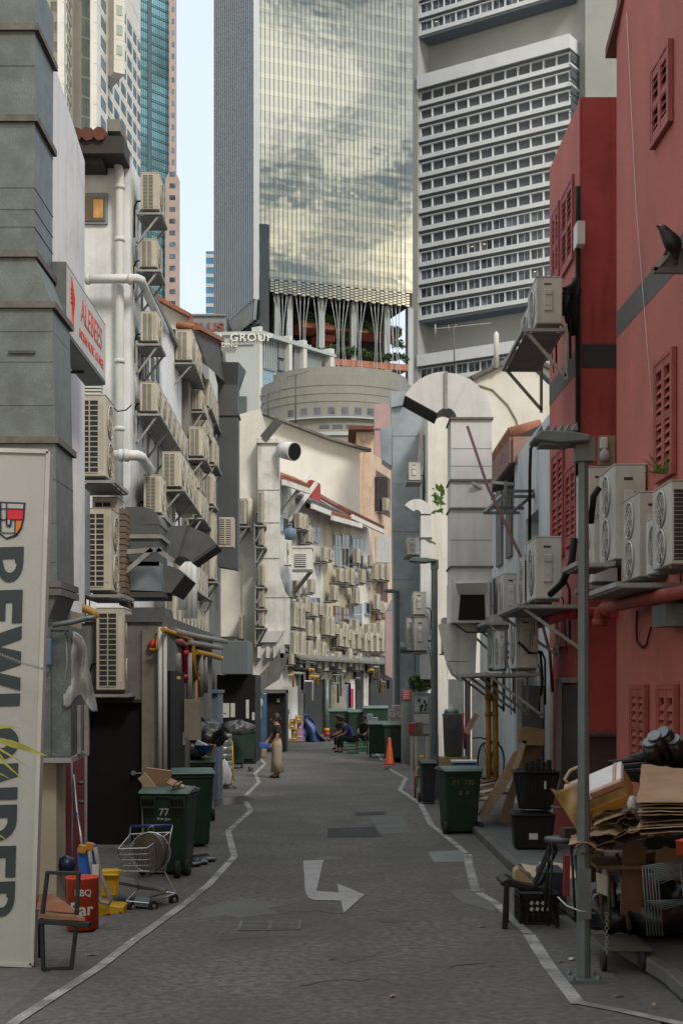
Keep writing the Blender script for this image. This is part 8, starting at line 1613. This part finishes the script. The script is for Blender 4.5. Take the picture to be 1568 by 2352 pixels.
# black plastic chair with lattice back, in profile
tpc = T('plastic_chair', 'black plastic chair with a lattice back seen from the side at the right kerb', 'chair', G(1215, 2130)); Y = 13.7
def pcb(nm, a, b, w=.045, h_=None, dy=0): m = M(); m.bar(P(*a, Y+dy), P(*b, Y+dy), w, h_ or w); return m.build(nm, m_blk, tpc, bev=.008)
m = M(); m.prism([P(a, b, Y) for a, b in ((1149, 2026), (1165, 2018), (1200, 2030), (1228, 2034), (1238, 2026), (1240, 2036), (1225, 2045), (1195, 2042), (1150, 2034))], (0, .42, 0)); m.build('seat', m_blk, tpc, bev=.01)
pcb('leg', (1163, 2030), (1158, 2134), .05); pcb('leg', (1163, 2034), (1162, 2120), .045, None, .4); pcb('leg', (1245, 2035), (1280, 2130), .045); pcb('leg', (1250, 2035), (1268, 2118), .045, None, .4)
pcb('back_rail', (1226, 2032), (1268, 1945), .03); pcb('back_rail', (1240, 2034), (1278, 1950), .03, None, .38); pcb('armrest', (1225, 2030), (1262, 1940), .03, None, .2)
m = M(); m.tube([P(1262, 1946, Y), P(1268, 1940, Y+.1), P(1272, 1940, Y+.28), P(1275, 1950, Y+.38)], .02, 8); m.build('top_rail', m_blk, tpc)
m = M()
for k in range(7):
    for s in (0, 1): a = P(1230+k*5, 2024-k*10, Y+.04); b = P(1236+k*5, 2010-k*10, Y+.36); m.bar(a, b, .012, .012) if s == 0 else m.bar(P(1236+k*5, 2012-k*10, Y+.04), P(1230+k*5, 2024-k*10, Y+.36), .012, .012)
m.build('lattice_back', m_blk, tpc)
crate('milk_crate', 'black plastic crate with diamond holes under the black chair', 1195, 1280, 2115, .30, .42, 13.95, m_blk, cells=6)
m = M(); m.box(X(1195, 13.96)+.015, X(1280, 13.96)-.015, 13.97, 14.36, .03, .27); tag(m.build('crate_contents', m_black), 'dark contents filling the black crate under the chair', 'contents')
for r in range(2):
    for k in range(4): m = M(); m.cbox(P(1220+k*13, 2074+r*14, 13.93), (.03, .006, .035), (0, .4, 0)); tag(m.build('hole_mark', m_sty), 'small pale opening in the front of the black crate', 'opening', 'openings in the black crate')
tb4 = M(); tb4.box(X(1245, 14.6), X(1300, 14.6), 14.6, 15.1, .12, Z(2000, 14.6)); tag(tb4.build('dark_box', mat('navy_box', (.02, .025, .04), .5, .2, 4, dirt=.4), bev=.02), 'dark navy box behind the black plastic chair', 'box')
# stool with dark round seat
tsl_ = T('round_stool', 'round topped dark stool carrying a brick behind the lamp post', 'stool', P(1290, 2005, 13.6)); c = P(1290, 1935, 13.3); m = M(); m.lathe([(0, 0), (.16, .005), (.17, .03), (.16, .05), (0, .055)], c, 22); m.build('seat', mat('grey_vinyl', (.05, .055, .06), .4), tsl_)
for a in (-.1, .1):
    for b in (-.1, .1): m = M(); m.tube([c+V(a, b, 0), V(c.x+a*1.5, c.y+b*1.5, .12)], .011, 6); m.build('leg', m_blk, tsl_)
m = M(); m.cbox(c+V(.08, 0, .10), (.18, .12, .08), (0, 0, .3)); tag(m.build('brick', mat('dark_brick', (.06, .03, .025), .8)), 'dark red brick on the round stool', 'brick')
# platform trolley with cardboard
ttr = T('platform_trolley', 'rusty hand trolley piled with cardboard behind the near lamp post', 'trolley', V(2.55, 12.1, 0)); m_tub = mat('worn_trolley_tube', (.07, .062, .045), .6, .2, 5, dirt=.5)
for a, b, Y in (((1415, 1960), (1445, 2135), 11.9), ((1370, 1970), (1385, 2120), 12.2), ((1405, 2010), (1410, 2130), 12.4)): M().tube([P(*a, Y), P(*b, Y)], .018, 8).build('upright', m_tub, ttr)
m = M(); m.tube([P(1378, 1960, 12.1), P(1392, 1985, 12.1), P(1398, 2015, 12.1), P(1398, 2130, 12.1)], .016, 8); m.build('upright', m_tub, ttr)
m = M(); m.box(X(1385, 11.7), X(1500, 11.7), 11.7, 12.4, .15, .18); m.build('platform', m_tub, ttr, bev=.01)
m = M(); m.box(X(1365, 11.6), X(1570, 11.6), 11.5, 12.6, .86, .89); m.build('top_board', m_cardd, ttr)
for x in (1390, 1480): m = M(); p = V(X(x, 11.6), 11.7, .08); m.tube([p+V(-.02, 0, 0), p+V(.02, 0, 0)], .075, 14); m.build('wheel', m_rub, ttr)
m = M(); m.prism([P(a, b, 12.15) for a, b in ((1368, 2004), (1398, 2012), (1396, 2060), (1370, 2048))], (0, .01, 0)); m.build('sign_plate', m_sty, ttr)
for i, (x0, x1, y0, y1, Y, ma) in enumerate(((1296, 1308, 1965, 2060, 12.9, m_pr), (1330, 1345, 1990, 2100, 12.9, m_pr), (1372, 1382, 1950, 2080, 13, m_pr))): m = M(); m.box(X(x0, Y), X(x1, Y), Y, Y+.12, max(.115, Z(y1, Y)), Z(y0, Y)); tag(m.build('painted_post', MATS['maroon_door']), 'red painted post behind the trolley, '+['left', 'middle', 'right'][i]+' one', 'post', 'red posts behind the trolley')
# black mass behind and under
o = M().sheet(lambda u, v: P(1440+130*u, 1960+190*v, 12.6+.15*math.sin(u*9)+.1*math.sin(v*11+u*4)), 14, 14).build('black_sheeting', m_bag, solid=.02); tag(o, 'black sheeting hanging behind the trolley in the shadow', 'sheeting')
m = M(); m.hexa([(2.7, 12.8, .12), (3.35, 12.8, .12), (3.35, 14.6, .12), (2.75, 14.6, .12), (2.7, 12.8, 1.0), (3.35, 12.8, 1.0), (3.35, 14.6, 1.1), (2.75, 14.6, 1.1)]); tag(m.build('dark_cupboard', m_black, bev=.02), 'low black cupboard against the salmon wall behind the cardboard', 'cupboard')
# folded racks, right edge
tfr = T('folded_chair_stack', 'stack of folded black metal chairs at the right edge', 'chair stack', V(3.0, 10.8, .115))
for k in range(6):
    Y = 10.6+.12*k; dx = 7*k; m = M(); pts = [(1486+dx, 2150), (1474+dx, 1990+3*k), (1560+dx, 1978+3*k), (1580+dx, 2170)]
    for a, b in zip(pts[:-1], pts[1:]): m.tube([P(*a, Y), P(*b, Y)], .0055, 6)
    for q in range(2): m.tube([P(1478+dx+q*3, 2010+q*60+k*4, Y), P(1570+dx, 1996+q*70, Y)], .004, 5)
    m.build('folded_frame', mat('teal_black_steel', (.06, .085, .09), .4, .2, 5), tfr)
m = M(); c = P(1572, 1962, 10.5); m.lathe([(0, 0), (.06, 0), (.07, .1), (.075, .1), (0, .12)], c, 16); tag(m.build('orange_tub', m_ora), 'orange red tub rim cut by the right edge', 'tub')
# cardboard sheets on the trolley
def csheet(name, label, c4, ma, waves, th=.008, n=14, grp=None):
    A, B, C, D = [P(*q) for q in c4]
    rg = random.Random(name+label); n = 7; kink = [rg.uniform(-1, 1)*(.5+.5*abs(i/n-.5)*2) for i in range(n+2)]; cr = rg.randint(2, 5); edge = [[rg.uniform(-.12, .12)/n for _ in range(n+2)] for _ in range(2)]
    def fn(u, v):
        i = int(round(u*n)); j = int(round(v*n)); u2 = u+(edge[0][j] if i in (0, n) else 0); v2 = v+(edge[1][i] if j in (0, n) else 0)
        p = A.lerp(B, u2).lerp(D.lerp(C, u2), v2); a = sum(w[0] for w in waves)
        return p+V(0, 0, a*(.55*kink[i]*.7-abs(i-cr)/n*1.6+.8)+.012*kink[j])
    o = M().sheet(fn, n, n, smooth=False).build(name, ma, solid=th*.6); return tag(o, label, 'cardboard', grp)
csheet('cardboard_sheet', 'long curled brown sheet drooping forward over the trolley edge', ((1318, 1948, 11.2), (1450, 1902, 11.5), (1500, 1880, 12.1), (1350, 1905, 12.0)), m_card, [(.05, 2.2, 0, .4), (.02, 5, 1, 1)])
csheet('cardboard_sheet', 'lower bent sheet under the curled one with a dark fold', ((1325, 1962, 11.15), (1452, 1932, 11.4), (1500, 1905, 12.0), (1350, 1935, 11.9)), m_cardd, [(.04, 1.6, 0, .9), (.02, 4, 1, 2)])
csheet('cardboard_sheet', 'broad sheet sloping under the foam box on the right', ((1362, 1890, 11.5), (1440, 1868, 11.5), (1455, 1830, 12.3), (1400, 1835, 12.3)), m_card, [(.015, 3, 1, .4)])
csheet('cardboard_sheet', 'torn flap standing between foam box and carton pile', ((1340, 1905, 11.6), (1400, 1905, 11.7), (1400, 1868, 12.0), (1345, 1868, 12.0)), m_cpal, [(.02, 4, 3, .4)])
csheet('cardboard_sheet', 'upright brown panel with faint print at the back of the pile', ((1462, 1838, 11.5), (1600, 1838, 11.3), (1600, 1768, 11.9), (1474, 1752, 11.9)), m_card, [(.006, 4, 3, .4)])
for k in range(9):
    csheet('folded_carton', 'flattened carton in the thick folded stack on the trolley, '+['bottom', 'second from the bottom', 'third', 'fourth', 'fifth from the bottom', 'sixth', 'seventh', 'second from the top', 'top'][k], ((1468-3*(k % 3), 1912-k*9, 11.1), (1640, 1905-k*8, 11.0), (1620, 1888-k*8, 12.3), (1480, 1890-k*9, 12.3)), (m_card, m_cpal, m_card, m_cardd)[k % 4], [(.012, 2+k % 3, 1, k*.9)], .012, 10, 'flattened cartons stacked on the trolley')
m = M(); m.bar(P(1440, 1880, 11.2), P(1470, 1870, 11.1), .02); 
bag('white_cloth', 'small twisted white cloth on the cardboard pile', P(1450, 1846, 11.4), (.035, .04, .06), m_bagw, 23, 'cloth', 10)
rg = random.Random(55)
MATC = (m_card, m_cpal, m_cardd, m_card, m_cardd)
PL = ['by the lamp post', 'under the foam box', 'left of the thick stack', 'in front of the thick stack', 'at the right edge', 'behind the foam box']
for k in range(26):
    x = rg.uniform(1335, 1545); y = rg.uniform(1868, 1962)-(x-1335)*.12; w_ = rg.uniform(35, 95); Y = rg.uniform(11.15, 12.2); t_ = rg.uniform(-14, 14); dp = rg.uniform(.25, .6)
    csheet('cardboard_sheet', ['brown', 'pale', 'dark', 'creased', 'torn'][k % 5]+' flat carton in the loose heap '+PL[min(5, int((x-1335)/36))], ((x-w_/2, y-t_, Y), (x+w_/2, y+t_, Y), (x+w_/2+8, y+t_-18, Y+dp), (x-w_/2+6, y-t_-16, Y+dp)), MATC[k % 5], [(rg.uniform(.01, .05), 1, 1, 1)], .008, 7, 'loose flattened cartons on the heap')
for k, (x0, y0, x1, y1, Y) in enumerate(((1424, 1945, 1470, 2110, 11.55), (1350, 1960, 1372, 2040, 12.3), (1468, 1960, 1500, 2085, 11.75), (1500, 1950, 1570, 2030, 11.4))):
    csheet('hanging_carton', 'dark damp carton hanging down from the trolley board, '+ORD[k]+' from the front', ((x0, y1, Y), (x1, y1-12, Y+.1), (x1+14, y0, Y+.08), (x0+6, y0, Y)), m_cardd, [(.03, 1, 1, 1)], .01, 7, 'damp cartons hanging from the trolley')
bag('rubbish_bag', 'big black bag slumped on the pavement below the trolley board', V(2.85, 12.5, .36), (.40, .3, .25), m_bag, 71)
bag('rubbish_bag', 'dark bag under the platform trolley by the kerb', P(1415, 2095, 12.6), (.3, .25, .22), m_bag, 73)
# foam box
tfb = T('foam_box', 'tilted white foam box bound in brown and yellow tape on the cardboard heap', 'foam box', P(1350, 1900, 11.8))
c0 = P(1372, 1820, 11.85); mt = (Matrix.Translation(c0)@Euler((R(24), R(-24), R(-22))).to_matrix().to_4x4())
def fb(nm, ma, x0, x1, y0, y1, z0, z1): m = M(); m.box(x0, x1, y0, y1, z0, z1); m.v = [mt@p for p in m.v]; return m.build(nm, ma, tfb, bev=.012, seg=2)
fb('body', m_tapey, -.26, .25, -.19, .19, -.15, .04); fb('lid', m_sty, -.27, .26, -.2, .2, .045, .10)
fb('tape_band', m_tape, -.275, -.04, -.203, .203, .05, .104); fb('tape_band', m_tape, .18, .22, -.204, .204, .046, .106); fb('tape_band', m_tape, -.02, .265, -.205, -.14, .047, .105); fb('tape_band', MATS['orange_fitting'], -.262, .252, -.194, .194, -.11, -.03)
o = M().sheet(lambda u, v: P(1264+60*v*1.25+70*u*(1-v*.65), 1812+120*v-8*u+6*math.sin(u*6), 11.55+.1*u+.03*math.sin(v*6+u*3)), 12, 16).build('side_panel', m_tapey, tfb, loc=None, solid=.02)
# dark bundles on the far right above the cardboard
for i, (x, y, a) in enumerate(((1500, 1745, 20), (1520, 1725, 35), (1545, 1712, 45), (1560, 1735, 30))):
    tbn = T('hose_coil', 'fat black rolled mat in the heap above the cardboard, '+ORD[i]+' from the left', 'roll', P(x, y, 12.6), 'black rolls on the heap'); p = P(x, y, 12.7); d = V(math.sin(R(a))*-.16, -.10, math.cos(R(a))*.16)
    M().tube([p-d*.8, p+d], .075, 14).build('roll', m_bag, tbn); m = M(); ring_c = p+d; m.tube([ring_c, ring_c+d*.12], .062, 14); m.build('clear_cap', m_galv, tbn)
for i in range(3): m = M(); m.tube([P(1395+20*i, 1752+10*i, 12.7), P(1480+20*i, 1744+12*i, 12.6)], .022, 8); tag(m.build('black_tube', m_blk), 'black tube lying behind the foam box, '+['back', 'middle', 'front'][i]+' one', 'tube', 'black tubes on the heap')
bag('rubbish_bag', 'dark bag of rubbish slumped behind the foam box on the right', P(1500, 1768, 13.0), (.34, .3, .15), m_bag, 44)
m = M(); c = [P(1305, 1800, 12), P(1296, 1790, 12), P(1308, 1770, 12), P(1330, 1760, 12)]; m.tube(c, .015, 6); tag(m.build('bent_cane', m_cpal), 'curved cane handle left of the lamp post', 'cane')
# chain and cord at the lamp post
m = M(); m.tube([P(1280, 2060, 11.4), P(1300, 2080, 11.3), P(1330, 2092, 11.2), P(1365, 2098, 11.3)], .006, 5); tag(m.build('tie_rope', m_bagw), 'white cord tied round the near lamp post', 'cord')
m = M()
for k in range(12): c = P(1392, 2100+k*8, 11.35); ring(m, c, .016, .003, 0, 8, 'x' if k % 2 else 'y')
tag(m.build('hanging_chain', m_steell), 'short chain hanging beside the near lamp post', 'chain')
# clutter beneath the far canopy
rg = random.Random(91)
for k in range(22):
    x = rg.uniform(660, 900); y = rg.uniform(1512, 1572); u = fa.u(x, .9); p = fa.pt(u, 0, .9); z = Z(y, p.y); L_ = rg.uniform(.3, 1.6); ma = rg.choice((m_pg, m_black, m_py, m_palew, m_galv, m_black))
    m = M(); m.tube([V(p.x, p.y, z), V(p.x, p.y, z)+fa.d*L_, V(p.x, p.y, z-rg.uniform(.1, 1.2))+fa.d*L_], rg.uniform(.03, .07), 6); tag(m.build('pipe_run', ma), 'short bent pipe among the many under the dark canopy at the bend', 'pipe', 'pipes under the far canopy')
# crow on its bracket 
tbr = T('wall_bracket', 'grey steel wall bracket at the right edge with a crow on it', 'bracket', P(1560, 620, 13.8)); Y = 13.7
for a, b in (((1499, 621), (1545, 566)), ((1545, 566), (1640, 566)), ((1499, 621), (1640, 624))): m = M(); m.bar(P(*a, Y), P(*b, Y), .06, .05); m.build('angle_bar', m_steell if b[1] < 600 else m_dkgalv, tbr)
m = M(); m.prism([P(a, b, Y+.05) for a, b in ((1505, 619), (1546, 570), (1620, 572), (1620, 621))], (0, .02, 0)); m.build('web_plate', m_steel, tbr)
tcr = T('crow', 'black crow with open beak perched on the bracket against the salmon wall', 'crow', P(1540, 575, 13.65)); Y = 13.62; m_fea = mat('black_feather', (.008, .008, .010), .45, .3, 20)
m = M(); m.tube([P(a, b, Y) for a, b in ((1511, 523), (1515, 523), (1521, 526), (1527, 535), (1536, 548), (1545, 560), (1550, 572), (1551, 585), (1552, 600))], [.012, .036, .050, .056, .080, .092, .070, .028, .018], 14); m.build('body', m_fea, tcr, sub=1)
m = M(); m.tube([P(1514, 522, Y), P(1507, 519, Y), P(1504, 520, Y)], [.014, .009, .002], 8); m.build('beak', m_fea, tcr); m = M(); m.tube([P(1514, 525, Y), P(1507, 527, Y)], [.010, .002], 8); m.build('beak', m_fea, tcr)
m = M(); m.prism([P(a, b, Y-.045) for a, b in ((1530, 533), (1545, 540), (1556, 552), (1566, 566), (1556, 570), (1542, 562), (1533, 550))], (0, .09, 0)); m.build('wing', m_fea, tcr, bev=.012)
m = M(); m.box(X(1548, Y), X(1556, Y), Y-.01, Y+.01, Z(608, Y), Z(570, Y)); m.build('tail', m_fea, tcr, bev=.004)
for x in (1527, 1531): m = M(); m.tube([P(x+4, 566, Y), P(x-2, 582, Y-.0), P(x-5, 586, Y)], .006, 6); m.build('leg', m_fea, tcr)
